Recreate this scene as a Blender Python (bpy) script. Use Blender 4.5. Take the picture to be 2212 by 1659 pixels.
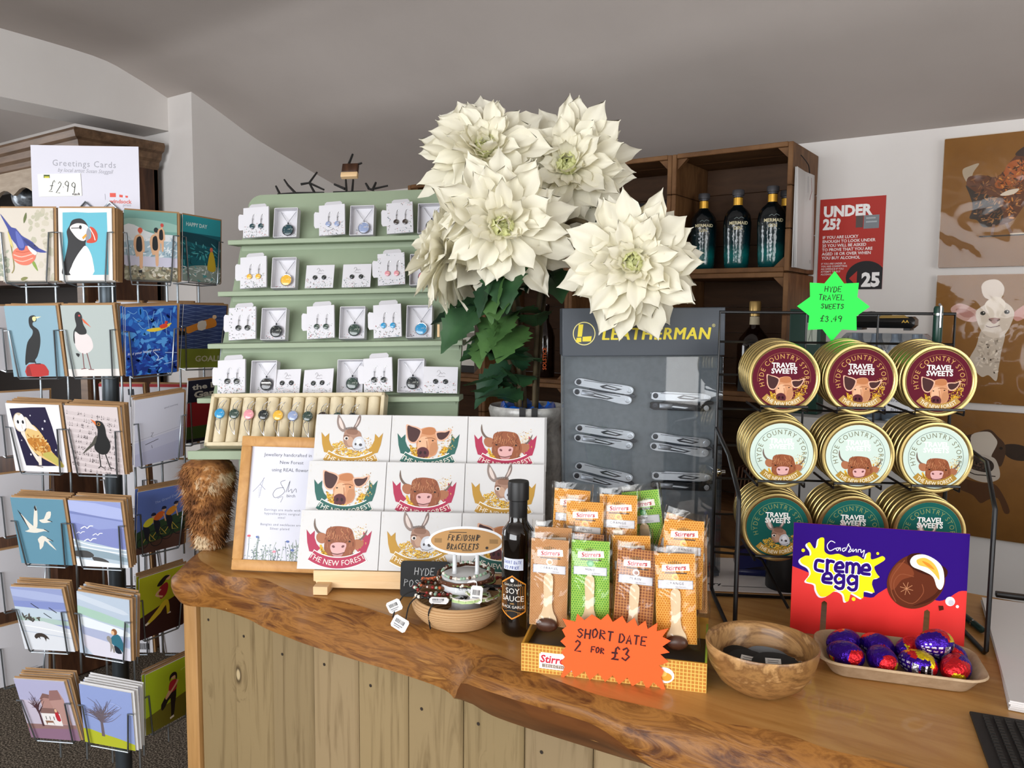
import bpy, bmesh, math, random
from math import sin, cos, pi, radians as rad
from mathutils import Vector as V, Matrix as MX, Euler
from mathutils.geometry import tessellate_polygon
from mathutils import noise as NZ

for o in list(bpy.data.objects): bpy.data.objects.remove(o)
SC = bpy.context.scene
COL = SC.collection
random.seed(7)

# ---------------------------------------------------------------- camera (X runs along the back wall, Y into the room, Z up; metres)
PW, PH, PF = 2212, 1659, 1726.0
CAM = V((0, 0, 1.5))
YAW, PIT, ROL = rad(35.5), rad(-5.05), rad(0.51)
_f = V((-sin(YAW)*cos(PIT), cos(YAW)*cos(PIT), sin(PIT)))
_r = V((cos(YAW), sin(YAW), 0)); _u = _r.cross(_f)
CR = _r*cos(ROL)+_u*sin(ROL); CU = -_r*sin(ROL)+_u*cos(ROL)
cam = bpy.data.cameras.new('camera'); cam_o = bpy.data.objects.new('camera', cam); COL.objects.link(cam_o)
cam_o.matrix_world = MX(((CR.x, CU.x, -_f.x, CAM.x), (CR.y, CU.y, -_f.y, CAM.y), (CR.z, CU.z, -_f.z, CAM.z), (0, 0, 0, 1)))
cam.sensor_width = 36; cam.lens = 36*PF/PW; cam.clip_start = .02; cam.clip_end = 60
SC.camera = cam_o
def on(x, y, ax, val):
    "the point of the plane ax = val that the photograph shows at x, y"
    d = (x-PW/2)/PF*CR-(y-PH/2)/PF*CU+_f
    return CAM+d*((val-CAM['XYZ'.index(ax)])/d['XYZ'.index(ax)])
def at(x, y, depth):
    return CAM+((x-PW/2)/PF*CR-(y-PH/2)/PF*CU+_f)*depth

# ---------------------------------------------------------------- light and exposure
SC.view_settings.view_transform = 'Standard'; SC.view_settings.look = 'None'
SC.view_settings.exposure = 0.25; SC.view_settings.gamma = 1
wd = bpy.data.worlds.new('world'); SC.world = wd; wd.use_nodes = True
wd.node_tree.nodes['Background'].inputs[0].default_value = (.86, .93, 1, 1)
wd.node_tree.nodes['Background'].inputs[1].default_value = 2.2
def area(name, loc, rot, sx, sy, power, col=(1, 1, 1)):
    l = bpy.data.lights.new(name, 'AREA'); l.shape = 'RECTANGLE'; l.size = sx; l.size_y = sy; l.energy = power; l.color = col
    o = bpy.data.objects.new(name, l); COL.objects.link(o); o.location = loc; o.rotation_euler = rot
    return o
# daylight through the shop windows behind and to the right of the camera
area('daylight_front_window', (-.75, -2.75, 1.62), (rad(90), 0, 0), 3.6, 1.5, 120, (.97, .98, 1))
area('daylight_side_window', (2.35, -.4, 1.55), (rad(90), 0, rad(90)), 2.2, 1.3, 32, (1, .98, .95))

area('added_alcove_light', (-5.0, .1, 1.6), (rad(90), 0, rad(-90)), 1.6, 1.2, 26, (.97, .98, 1))  # unseen area light at the left, added to brighten the alcove

# ---------------------------------------------------------------- helpers: colour, materials
def lin(h):
    if not isinstance(h, str): return tuple(h)+((1,) if len(h) == 3 else ())
    return tuple((lambda c: c/12.92 if c <= .04045 else ((c+.055)/1.055)**2.4)(int(h[i:i+2], 16)/255) for i in (0, 2, 4))+(1,)
MATS = {}
def mat(name, col, rough=.6, metal=0, spec=.5, trans=0, alpha=1, coat=0, bump=None, ior=1.45):
    if name in MATS: return MATS[name]
    m = bpy.data.materials.new(name); m.use_nodes = True
    nt = m.node_tree; b = nt.nodes['Principled BSDF']
    b.inputs['Base Color'].default_value = lin(col); b.inputs['Roughness'].default_value = rough; b.inputs['Metallic'].default_value = metal
    b.inputs['Specular IOR Level'].default_value = spec; b.inputs['Transmission Weight'].default_value = trans; b.inputs['Alpha'].default_value = alpha
    b.inputs['Coat Weight'].default_value = coat; b.inputs['IOR'].default_value = ior
    if bump: add_bump(m, *bump)
    MATS[name] = m
    return m
def N(m, typ, **kw):
    n = m.node_tree.nodes.new(typ)
    for k, v in kw.items():
        if k in n.inputs: n.inputs[k].default_value = v
        else: setattr(n, k, v)
    return n
def LK(m, a, ao, b, bi): m.node_tree.links.new(a.outputs[ao], b.inputs[bi])
def add_bump(m, scale, strength, stretch=(1, 1, 1), detail=4, dist=.002):
    tc = N(m, 'ShaderNodeTexCoord'); mp = N(m, 'ShaderNodeMapping'); mp.inputs['Scale'].default_value = stretch
    nz = N(m, 'ShaderNodeTexNoise', Scale=scale, Detail=detail); bp = N(m, 'ShaderNodeBump', Strength=strength, Distance=dist)
    LK(m, tc, 'Object', mp, 'Vector'); LK(m, mp, 'Vector', nz, 'Vector'); LK(m, nz, 'Fac', bp, 'Height')
    LK(m, bp, 'Normal', m.node_tree.nodes['Principled BSDF'], 'Normal')
def ramp(m, stops):
    r = N(m, 'ShaderNodeValToRGB'); e = r.color_ramp.elements
    while len(e) < len(stops): e.new(.5)
    for k, (p, c) in enumerate(stops): e[k].position = p; e[k].color = lin(c)
    return r
def noisy(name, stops, scale=6, stretch=(1, 1, 1), detail=6, rough=.6, dist=0.0, bump=0, spec=.4, coat=0, metal=0, coords='Object'):
    "a principled material whose colour runs through stops along a (stretched) noise"
    if name in MATS: return MATS[name]
    m = mat(name, stops[0][1], rough, metal, spec, coat=coat)
    b = m.node_tree.nodes['Principled BSDF']
    tc = N(m, 'ShaderNodeTexCoord'); mp = N(m, 'ShaderNodeMapping'); mp.inputs['Scale'].default_value = stretch
    nz = N(m, 'ShaderNodeTexNoise', Scale=scale, Detail=detail, Distortion=dist, Roughness=.6); r = ramp(m, stops)
    LK(m, tc, coords, mp, 'Vector'); LK(m, mp, 'Vector', nz, 'Vector'); LK(m, nz, 'Fac', r, 'Fac'); LK(m, r, 'Color', b, 'Base Color')
    if bump:
        bp = N(m, 'ShaderNodeBump', Strength=bump, Distance=.003); LK(m, nz, 'Fac', bp, 'Height'); LK(m, bp, 'Normal', b, 'Normal')
    return m
def ink_mat(name, rough=.55, spec=.4, coat=0, metal=0, bump=None):
    "printed colour: every face carries its own flat ink colour"
    m = mat(name, 'ffffff', rough, metal, spec, coat=coat, bump=bump)
    a = N(m, 'ShaderNodeAttribute', attribute_name='ink'); LK(m, a, 'Color', m.node_tree.nodes['Principled BSDF'], 'Base Color')
    return m
INK = ink_mat('printed_ink'); MATTEINK = ink_mat('matt_print', .7, .12); GLOSSINK = ink_mat('glossy_print', .4, .35)
def film(name, tint='ffffff', gloss=.16, rough=.06, wrinkle=(18, .6)):
    "clear crinkled film: mostly see-through, with window glints"
    if name in MATS: return MATS[name]
    m = bpy.data.materials.new(name); m.use_nodes = True; nt = m.node_tree; nt.nodes.remove(nt.nodes['Principled BSDF'])
    out = nt.nodes['Material Output']; tr = N(m, 'ShaderNodeBsdfTransparent'); gl = N(m, 'ShaderNodeBsdfGlossy', Roughness=rough)
    tr.inputs[0].default_value = lin(tint); mx = N(m, 'ShaderNodeMixShader'); fr = N(m, 'ShaderNodeFresnel', IOR=1.45)
    ad = N(m, 'ShaderNodeMath', operation='ADD', use_clamp=True); ad.inputs[1].default_value = gloss
    mu = N(m, 'ShaderNodeMath', operation='MULTIPLY'); mu.inputs[1].default_value = .55; LK(m, fr, 0, mu, 0); LK(m, mu, 0, ad, 0); LK(m, ad, 0, mx, 0); LK(m, tr, 0, mx, 1); LK(m, gl, 0, mx, 2); LK(m, mx, 0, out, 0)
    if wrinkle:
        tc = N(m, 'ShaderNodeTexCoord'); nz = N(m, 'ShaderNodeTexNoise', Scale=wrinkle[0], Detail=2, Distortion=.8); bp = N(m, 'ShaderNodeBump', Strength=wrinkle[1], Distance=.01)
        LK(m, tc, 'Object', nz, 'Vector'); LK(m, nz, 'Fac', bp, 'Height')
        for n in (gl, fr): LK(m, bp, 'Normal', n, 'Normal')
    MATS[name] = m
    return m

# ---------------------------------------------------------------- helpers: meshes
def spl(p, n=4, closed=True):
    "a smooth curve (Catmull-Rom) through 2D or 3D points"
    p = [V(q) for q in p]; k = len(p); out = []
    for i in range(k if closed else k-1):
        a, b, c, d = (p[(i-1) % k], p[i], p[(i+1) % k], p[(i+2) % k]) if closed else (p[max(i-1, 0)], p[i], p[i+1], p[min(i+2, k-1)])
        for j in range(n):
            t = j/n
            out.append(.5*((2*b)+(c-a)*t+(2*a-5*b+4*c-d)*t*t+(3*b-a-3*c+d)*t**3))
    if not closed: out.append(p[-1])
    return out
def pairs(f): return [(f[i], f[i+1]) for i in range(0, len(f), 2)]
class MB:
    "collects shapes and links them as ONE mesh object"
    def __init__(s): s.v = []; s.f = []; s.m = []; s.c = []; s.X = MX()
    def add(s, vs, fs, m=0, col=None):
        k = len(s.v); s.v += [s.X @ V(q) for q in vs]
        for f in fs: s.f.append([i+k for i in f]); s.m.append(m); s.c.append(col)
        return s
    def box(s, c, d, m=0, col=None, b=0):
        x, y, z = c; dx, dy, dz = d[0]/2, d[1]/2, d[2]/2
        if not b:
            return s.add([(x+i*dx, y+j*dy, z+k*dz) for i in (-1, 1) for j in (-1, 1) for k in (-1, 1)],
                         [(0, 1, 3, 2), (4, 6, 7, 5), (0, 4, 5, 1), (2, 3, 7, 6), (0, 2, 6, 4), (1, 5, 7, 3)], m, col)
        pr = [(-dx+b, -dz), (dx-b, -dz), (dx, -dz+b), (dx, dz-b), (dx-b, dz), (-dx+b, dz), (-dx, dz-b), (-dx, -dz+b)]
        vs = []
        for yy, k in ((-dy, b), (-dy+b, 0), (dy-b, 0), (dy, b)):
            for px, pz in pr: vs.append((x+px-(math.copysign(k, px)), y+yy, z+pz-math.copysign(k, pz)))
        fs = [tuple(range(8)), tuple(range(31, 23, -1))]+[(r*8+i, r*8+8+i, r*8+8+(i+1) % 8, r*8+(i+1) % 8) for r in range(3) for i in range(8)]
        return s.add(vs, fs, m, col)
    def lathe(s, prof, n=32, m=0, c=(0, 0, 0), cap=True, col=None, ax='Z'):
        vs = []
        for r, z in prof:
            for i in range(n):
                a = 2*pi*i/n; q = (r*cos(a), r*sin(a), z)
                if ax == 'Y': q = (q[0], z, q[1])
                if ax == 'X': q = (z, q[0], q[1])
                vs.append(V(c)+V(q))
        fs = [(j*n+i, j*n+(i+1) % n, (j+1)*n+(i+1) % n, (j+1)*n+i) for j in range(len(prof)-1) for i in range(n)]
        if cap:
            if prof[0][0] > 1e-6: fs.append(tuple(range(n-1, -1, -1)))
            if prof[-1][0] > 1e-6: fs.append(tuple(range((len(prof)-1)*n, len(prof)*n)))
        return s.add(vs, fs, m, col)
    def tube(s, pts, r, n=8, m=0, closed=False, col=None):
        pts = [V(p) for p in pts]; k = len(pts); rr = r if isinstance(r, (list, tuple)) else [r]*k; vs = []; nx = None
        for i, p in enumerate(pts):
            t = (pts[(i+1) % k]-pts[i-1]) if closed else (pts[min(i+1, k-1)]-pts[max(i-1, 0)])
            t = t.normalized() if t.length > 1e-9 else V((0, 0, 1))
            if nx is None: nx = t.orthogonal().normalized()
            nx = nx-t*nx.dot(t); nx = nx.normalized() if nx.length > 1e-6 else t.orthogonal().normalized()
            w = t.cross(nx)
            for j in range(n): a = 2*pi*j/n; vs.append(p+(nx*cos(a)+w*sin(a))*rr[i])
        fs = [(i*n+j, i*n+(j+1) % n, ((i+1) % k)*n+(j+1) % n, ((i+1) % k)*n+j) for i in range(k if closed else k-1) for j in range(n)]
        if not closed: fs += [tuple(range(n-1, -1, -1)), tuple(range((k-1)*n, k*n))]
        return s.add(vs, fs, m, col)
    def prism(s, poly, y0, y1, m=0, col=None, side=None):
        "an outline in the XZ plane given thickness from y0 (front) to y1 (back)"
        n = len(poly); tr = tessellate_polygon([[V((p[0], p[1], 0)) for p in poly]])
        vs = [(p[0], y0, p[1]) for p in poly]+[(p[0], y1, p[1]) for p in poly]
        s.add(vs, [tuple(t) for t in tr]+[tuple(i+n for i in t[::-1]) for t in tr], m, col)
        return s.add(vs, [(i, (i+1) % n, (i+1) % n+n, i+n) for i in range(n)], m if side is None else side, col)
    def slab(s, poly, z0, z1, m=0):
        n = len(poly); tr = tessellate_polygon([[V((p[0], p[1], 0)) for p in poly]])
        vs = [(p[0], p[1], z1) for p in poly]+[(p[0], p[1], z0) for p in poly]
        return s.add(vs, [tuple(t) for t in tr]+[tuple(i+n for i in t[::-1]) for t in tr]+[(i, (i+1) % n, (i+1) % n+n, i+n) for i in range(n)], m)
    def ball(s, c, r, m=0, col=None, n=12, k=8):
        r = r if isinstance(r, (list, tuple)) else (r, r, r)
        vs = [V(c)+V((0, 0, -r[2]))]+[V(c)+V((r[0]*cos(2*pi*i/n)*sin(pi*j/k), r[1]*sin(2*pi*i/n)*sin(pi*j/k), -r[2]*cos(pi*j/k))) for j in range(1, k) for i in range(n)]+[V(c)+V((0, 0, r[2]))]
        fs = [(0, 1+(i+1) % n, 1+i) for i in range(n)]+[(1+j*n+i, 1+j*n+(i+1) % n, 1+(j+1)*n+(i+1) % n, 1+(j+1)*n+i) for j in range(k-2) for i in range(n)]
        fs += [(len(vs)-1, 1+(k-2)*n+i, 1+(k-2)*n+(i+1) % n) for i in range(n)]
        return s.add(vs, fs, m, col)
    def build(s, name, mats, parent=None, smooth=40, bevel=0, loc=None):
        mats = mats if isinstance(mats, (list, tuple)) else [mats]
        me = bpy.data.meshes.new(name); me.from_pydata([tuple(v) for v in s.v], [], s.f)
        for m in mats: me.materials.append(m)
        me.polygons.foreach_set('material_index', s.m)
        if any(c is not None for c in s.c):
            ca = me.color_attributes.new('ink', 'FLOAT_COLOR', 'CORNER'); buf = []
            cc = {}
            for f, c in zip(s.f, s.c):
                if c not in cc: cc[c] = list(lin(c)) if c is not None else [1, 1, 1, 1]
                buf += cc[c]*len(f)
            ca.data.foreach_set('color', buf)
        bm = bmesh.new(); bm.from_mesh(me)
        if not any(c is not None for c in s.c): bmesh.ops.recalc_face_normals(bm, faces=bm.faces)
        bm.to_mesh(me); bm.free()
        if smooth:
            me.polygons.foreach_set('use_smooth', [True]*len(me.polygons)); me.set_sharp_from_angle(angle=rad(smooth))
        me.update()
        o = bpy.data.objects.new(name, me); COL.objects.link(o)
        if parent is not None: o.parent = parent
        if loc is not None:
            if isinstance(loc, MX): o.matrix_basis = loc
            else: o.location = loc
        if bevel:
            bv = o.modifiers.new('edge', 'BEVEL'); bv.width = bevel; bv.segments = 2; bv.limit_method = 'ANGLE'; bv.angle_limit = rad(50)
        return o
def frame(b, yaw=0, tilt=0, roll=0):
    "local frame: X along the face, Z up it, front towards -Y; tilt leans the top back"
    return MX.Translation(V(b)) @ MX.Rotation(rad(yaw), 4, 'Z') @ MX.Rotation(rad(-tilt), 4, 'X') @ MX.Rotation(rad(-roll), 4, 'Y')
def tag(o, label, cat, group=None, kind=None):
    if label: o['label'] = label
    if cat: o['category'] = cat
    if group: o['group'] = group
    if kind: o['kind'] = kind
    return o
def thing(name, label, cat, M=None, group=None):
    o = bpy.data.objects.new(name, None); COL.objects.link(o); o.empty_display_size = .05
    if M is not None: o.matrix_basis = M if isinstance(M, MX) else MX.Translation(V(M))
    return tag(o, label, cat, group)
KIDS = None
def dup(o, M=None, label=None, group=None):
    "a copy of a thing with copies of its parts and their parts"
    def cp(a, par):
        c = a.copy(); COL.objects.link(c)
        if par is not None: c.parent = par
        for ch in list(a.children): cp(ch, c)
        return c
    c = cp(o, None)
    if M is not None: c.matrix_basis = M if isinstance(M, MX) else MX.Translation(V(M))
    if label: c['label'] = label
    if group: c['group'] = group
    return c

# ---------------------------------------------------------------- helpers: print (flat pictures and lettering that lie on a sheet)
GL = {}
def glyph(ch, bold):
    if (ch, bold) not in GL:
        cu = bpy.data.curves.new('g', 'FONT'); cu.body = 'I'+ch+'I'; cu.offset = bold; cu.resolution_u = 2; cu.fill_mode = 'FRONT'
        def mesh(body):
            cu.body = body; o = bpy.data.objects.new('g', cu); me = o.to_mesh()
            r = [tuple(v.co[:2]) for v in me.vertices], [tuple(p.vertices) for p in me.polygons]; o.to_mesh_clear(); bpy.data.objects.remove(o)
            return r
        wide = lambda r: max(q[0] for q in r[0])-min(q[0] for q in r[0])
        base = wide(mesh('II')); adv = wide(mesh('I'+ch+'I'))-base
        vs, fs = mesh(ch) if ch != ' ' else ([], [])
        bpy.data.curves.remove(cu)
        GL[(ch, bold)] = vs, fs, adv
    return GL[(ch, bold)]
# one-stroke capitals and figures, on a 4 x 6 grid, for hand lettering
HAND = {'A': '00 26 40|12 32', 'B': '00 06 26 35 24 03|24 42 31 20 00', 'C': '45 36 15 03 11 20 41', 'D': '00 06 26 44 42 20 00', 'E': '40 00 06 46|03 33', 'F': '00 06 46|03 33', 'G': '45 36 15 03 11 20 41 43 23', 'H': '00 06|40 46|03 43', 'I': '20 26',
        'J': '01 20 31 36', 'K': '00 06|46 03 40', 'L': '06 00 40', 'M': '00 06 23 46 40', 'N': '00 06 40 46', 'O': '26 05 02 10 31 44 35 26', 'P': '00 06 35 44 03', 'Q': '26 05 02 10 31 44 35 26|22 40', 'R': '00 06 35 44 03 40', 'S': '45 26 05 14 33 42 20 01', 'T': '20 26|06 46',
        'U': '06 01 20 41 46', 'V': '06 20 46', 'W': '06 10 24 30 46', 'X': '00 46|06 40', 'Y': '06 23 46|23 20', 'Z': '06 46 00 40', '0': '26 05 02 10 31 44 35 26', '1': '15 26 20', '2': '05 16 35 34 00 40', '3': '05 26 35 23|23 42 20 01', '4': '30 36 02 42', '5': '46 06 03 33 42 20 01',
        '6': '36 03 01 20 41 32 02', '7': '06 46 10', '8': '23 05 26 35 23 01 20 41 23', '9': '44 33 04 05 26 45 44 30', '£': '45 36 25 21 00 40|03 33', '.': '20 21', '-': '13 33', 'e': '02 32 33 24 03 01 20 31', 'a': '33 14 02 00 20 33|34 30', 'c': '33 14 01 10 31', 'h': '06 00|02 24 33 30', '/': '00 46'}
class Art:
    "flat print on a sheet of w x h metres; source picture coordinates x0..x1, y0 (top)..y1 (bottom) are mapped to it"
    def __init__(s, w, h, x0=0, y0=0, x1=100, y1=100, clip=True):
        s.w, s.h = w, h; s.k = (w/(x1-x0), h/(y1-y0)); s.o = (x0, y1); s.sh = []; s.clip = clip; s.lay = 0
    def m(s, q): return ((q[0]-s.o[0])*s.k[0]-s.w/2, (s.o[1]-q[1])*s.k[1])
    def _clip(s, p):
        for ax, sg, lim in ((0, 1, s.w/2), (0, -1, s.w/2), (1, 1, s.h), (1, -1, 0)):
            out = []
            for i in range(len(p)):
                a, b = p[i-1], p[i]; da, db = lim-sg*a[ax], lim-sg*b[ax]
                if (da >= 0) != (db >= 0):
                    t = da/(da-db); out.append((a[0]+(b[0]-a[0])*t, a[1]+(b[1]-a[1])*t))
                if db >= 0: out.append(b)
            p = out
            if len(p) < 3: return []
        return p
    def raw(s, col, p, lay=None):
        p = [(q[0], q[1]) for q in p]
        if s.clip and any(abs(x) > s.w/2+1e-7 or z < -1e-7 or z > s.h+1e-7 for x, z in p): p = s._clip(p)
        if len(p) < 3: return
        if lay is None: s.lay += 1; lay = s.lay
        s.sh.append((col, p, lay))
    def p(s, col, f, smooth=0):
        q = pairs(f) if not isinstance(f[0], (tuple, V)) else f
        if smooth: q = [tuple(v) for v in spl(q, smooth)]
        s.raw(col, [s.m(t) for t in q]); return s
    def rect(s, col, a, b, c, d): return s.p(col, [a, b, c, b, c, d, a, d])
    def e(s, col, cx, cy, rx, ry=None, rot=0, n=18):
        ry = rx if ry is None else ry; c, d = cos(rad(rot)), sin(rad(rot))
        return s.p(col, [(cx+rx*cos(2*pi*i/n)*c-ry*sin(2*pi*i/n)*d, cy+rx*cos(2*pi*i/n)*d+ry*sin(2*pi*i/n)*c) for i in range(n)])
    def ring(s, col, cx, cy, r, w, n=40, a0=0, a1=360):
        P = lambda rr, i: (cx+rr*cos(rad(a0+(a1-a0)*i/n)), cy-rr*sin(rad(a0+(a1-a0)*i/n)))
        s.lay += 1
        for i in range(n): s.raw(col, [s.m(q) for q in (P(r-w/2, i), P(r+w/2, i), P(r+w/2, i+1), P(r-w/2, i+1))], s.lay)
        return s
    def line(s, col, f, w, smooth=0, taper=0):
        q = [V(t) for t in (pairs(f) if not isinstance(f[0], (tuple, V)) else f)]
        if smooth: q = spl(q, smooth, False)
        L, R = [], []; k = len(q)
        for i, p in enumerate(q):
            t = q[min(i+1, k-1)]-q[max(i-1, 0)]; t = t.normalized() if t.length > 1e-9 else V((1, 0))
            ww = w*(1-taper*i/(k-1))/2; nn = V((-t.y, t.x))*ww
            if i == 0: p = p-t*w*.3
            if i == k-1 and not taper: p = p+t*w*.3
            L.append(p+nn); R.append(p-nn)
        s.lay += 1
        for i in range(k-1): s.raw(col, [s.m(L[i]), s.m(L[i+1]), s.m(R[i+1]), s.m(R[i])], s.lay)
        return s
    def dots(s, cols, poly, n, r, seed=1, ry=None, rot=True):
        rd = random.Random(seed); P = pairs(poly); xs = [p[0] for p in P]; ys = [p[1] for p in P]; k = 0; t = 0
        s.lay += 1; base = s.lay
        while k < n and t < n*30:
            t += 1; x, y = rd.uniform(min(xs), max(xs)), rd.uniform(min(ys), max(ys)); c = False
            for i in range(len(P)):
                (xa, ya), (xb, yb) = P[i-1], P[i]
                if (ya > y) != (yb > y) and x < (xb-xa)*(y-ya)/(yb-ya)+xa: c = not c
            if not c: continue
            k += 1; a = rd.uniform(0, 6.28) if rot else 0; rr = r*rd.uniform(.6, 1.3); r2 = (ry or r)*rd.uniform(.6, 1.3)
            s.lay = base+k % 6
            s.raw(rd.choice(cols), [s.m((x+rr*cos(b)*cos(a)-r2*sin(b)*sin(a), y+rr*cos(b)*sin(a)+r2*sin(b)*cos(a))) for b in [i*pi/3 for i in range(6)]], s.lay)
        s.lay = base+6; return s
    def text(s, t, x, y, size, col, align='c', bold=0, shear=0, xs=1, rot=0, arc=None, track=0):
        """letters; size = height of a capital in source units. arc = (cx, cy, r, inward) sets them round a circle, centred at its top
        (or at its bottom when inward)"""
        g = [glyph(c, bold) for c in t]; k = size/.73; adv = [q[2]*k*xs+track for q in g]; W = sum(adv)
        px = -W/2 if align == 'c' else (-W if align == 'r' else 0); s.lay += 1; L = s.lay; c0, s0 = cos(rad(rot)), sin(rad(rot))
        for (vs, fs, _), a in zip(g, adv):
            pts = []
            for vx, vy in vs:
                X = px+vx*k*xs+vy*k*shear; Y = vy*k
                if arc:
                    cx, cy, r, inward = arc; xm = px+a/2; dx = X-xm
                    if inward: th = xm/r; bx, by = sin(th), cos(th); pts.append((cx+bx*(r-Y)+dx*by, cy+by*(r-Y)-dx*bx))
                    else: th = xm/r; bx, by = sin(th), cos(th); pts.append((cx+bx*(r+Y)+dx*by, cy-by*(r+Y)+dx*bx))
                else: pts.append((x+X*c0+Y*s0, y+X*s0-Y*c0))
            for f in fs: s.raw(col, [s.m(pts[i]) for i in f], L)
            px += a
        return s
    def hand(s, t, x, y, size, col, w, shear=.1, align='c', xs=.75, seed=1):
        "hand lettering with a pen stroke of width w"
        rd = random.Random(seed); u = size/6; step = 4*u*xs+u*1.7; W = step*len(t)-u*1.7
        px = x-(W/2 if align == 'c' else 0)
        for c in t:
            jy = rd.uniform(-.5, .5)*u
            for st in HAND.get(c, '').split('|'):
                q = [(int(a[0]), int(a[1])) for a in st.split()]
                if len(q) > 1: s.line(col, [(px+a*u*xs+b*u*shear, y+jy-b*u) for a, b in q], w)
            px += step*(.6 if c in '. I-1' else 1)
        return s
    def emit(s, mb, M=None, mi=0, eps=5e-5):
        eps = min(eps, .0008/max(1, max([q[2] for q in s.sh] or [1])))
        old = mb.X; mb.X = old @ (M or MX())
        for col, p, lay in s.sh:
            n = len(p); y = -eps*lay-1e-4
            fs = [tuple(range(n))] if n == 3 else [tuple(t) for t in tessellate_polygon([[V((q[0], q[1], 0)) for q in p]])]
            # face the front
            out = []
            for f in fs:
                a, b, c = (p[i] for i in f[:3])
                out.append(f if (b[0]-a[0])*(c[1]-a[1])-(b[1]-a[1])*(c[0]-a[0]) > 0 else tuple(reversed(f)))
            mb.add([(q[0], y, q[1]) for q in p], out, mi, col)
        mb.X = old; return mb
    def build(s, name, parent, m=None, M=None, eps=5e-5):
        return s.emit(MB(), M, 0, eps).build(name, m or INK, parent, smooth=0)
# ---------------------------------------------------------------- the room
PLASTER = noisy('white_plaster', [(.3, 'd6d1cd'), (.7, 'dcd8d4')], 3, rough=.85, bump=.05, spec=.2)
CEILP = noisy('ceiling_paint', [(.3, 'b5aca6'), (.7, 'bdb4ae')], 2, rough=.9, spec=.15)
CARPET = noisy('speckled_carpet', [(.38, '2b2620'), (.5, '4b433a'), (.62, '857a6c')], 170, rough=.95, bump=.6, spec=.1, detail=3)
YB, XL, XBEAM = 2.9, -3.085, -3.26
CEIL = [(-3.0, 2.52), (1.3, 2.515), (1.69, 2.503), (1.85, 2.465), (2.0, 2.41), (2.168, 2.34), (2.295, 2.284), (2.441, 2.235), (2.9, 2.098), (3.0, 2.072)]
CEILS = [(-3.0, 2.52)]+[tuple(v) for v in spl(CEIL[1:], 4, False)]
def struct(name, mb, m, **k): return tag(mb.build(name, m, **k), None, None, kind='structure')
mb = MB(); mb.box((-1.4, .05, -.05), (7.6, 6.2, .1)); struct('floor', mb, CARPET)
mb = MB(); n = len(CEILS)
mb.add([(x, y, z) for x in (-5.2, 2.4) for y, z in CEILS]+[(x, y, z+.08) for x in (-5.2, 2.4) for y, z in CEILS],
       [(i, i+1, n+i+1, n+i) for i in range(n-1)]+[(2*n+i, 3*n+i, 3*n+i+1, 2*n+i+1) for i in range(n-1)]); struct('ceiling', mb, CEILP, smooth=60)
mb = MB(); mb.box((-1.4, YB+.05, 1.1), (7.6, .1, 2.3)); struct('wall_back', mb, PLASTER)
mb = MB(); mb.box(((XL+XBEAM)/2, (2.004+YB)/2, 1.25), (XL-XBEAM, YB-2.004, 2.5)); struct('wall_left', mb, PLASTER)
mb = MB(); mb.box((XBEAM-.1, (2.004-3)/2, 2.41), (.2, 5.004, .28)); struct('beam_left', mb, PLASTER)
mb = MB(); mb.box((-4.23, 2.06, 1.28), (1.94, .1, 2.56)); struct('wall_alcove', mb, PLASTER)
mb = MB()
for c, d in (((-5.2, -1.85, 1.28), (.1, 2.3, 2.56)), ((-5.2, 1.55, 1.28), (.1, 1.3, 2.56)), ((-5.2, .1, .5), (.1, 1.6, 1.0)), ((-5.2, .1, 2.38), (.1, 1.6, .36))): mb.box(c, d)
struct('wall_far_left', mb, PLASTER)
mb = MB()
for c, d in (((-3.9, -2.95, 1.28), (2.7, .1, 2.56)), ((1.75, -2.95, 1.28), (1.4, .1, 2.56)), ((-.75, -2.95, .43), (3.6, .1, .86)), ((-.75, -2.95, 2.455), (3.6, .1, .21))): mb.box(c, d)
struct('wall_front', mb, PLASTER)
mb = MB()
for c, d in (((2.42, -2.1, 1.28), (.1, 1.7, 2.56)), ((2.42, 1.8, 1.28), (.1, 2.3, 2.56)), ((2.42, -.4, .43), (.1, 2.2, .86)), ((2.42, -.4, 2.385), (.1, 2.2, .35))): mb.box(c, d)
struct('wall_right', mb, PLASTER)
WINWHITE = mat('window_white', 'e8e8e6', .4)
mb = MB()
for x in (-2.52, -1.35, -.15, 1.02): mb.box((x, -2.95, 1.6), (.06, .07, 1.5))
for z in (.88, 2.33): mb.box((-.75, -2.95, z), (3.6, .07, .06))
struct('window_front', mb, WINWHITE)
mb = MB()
for y in (-1.47, -.4, .67): mb.box((2.42, y, 1.53), (.07, .06, 1.34))
for z in (.88, 2.19): mb.box((2.42, -.4, z), (.07, 2.2, .06))
struct('window_right', mb, WINWHITE)

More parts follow.
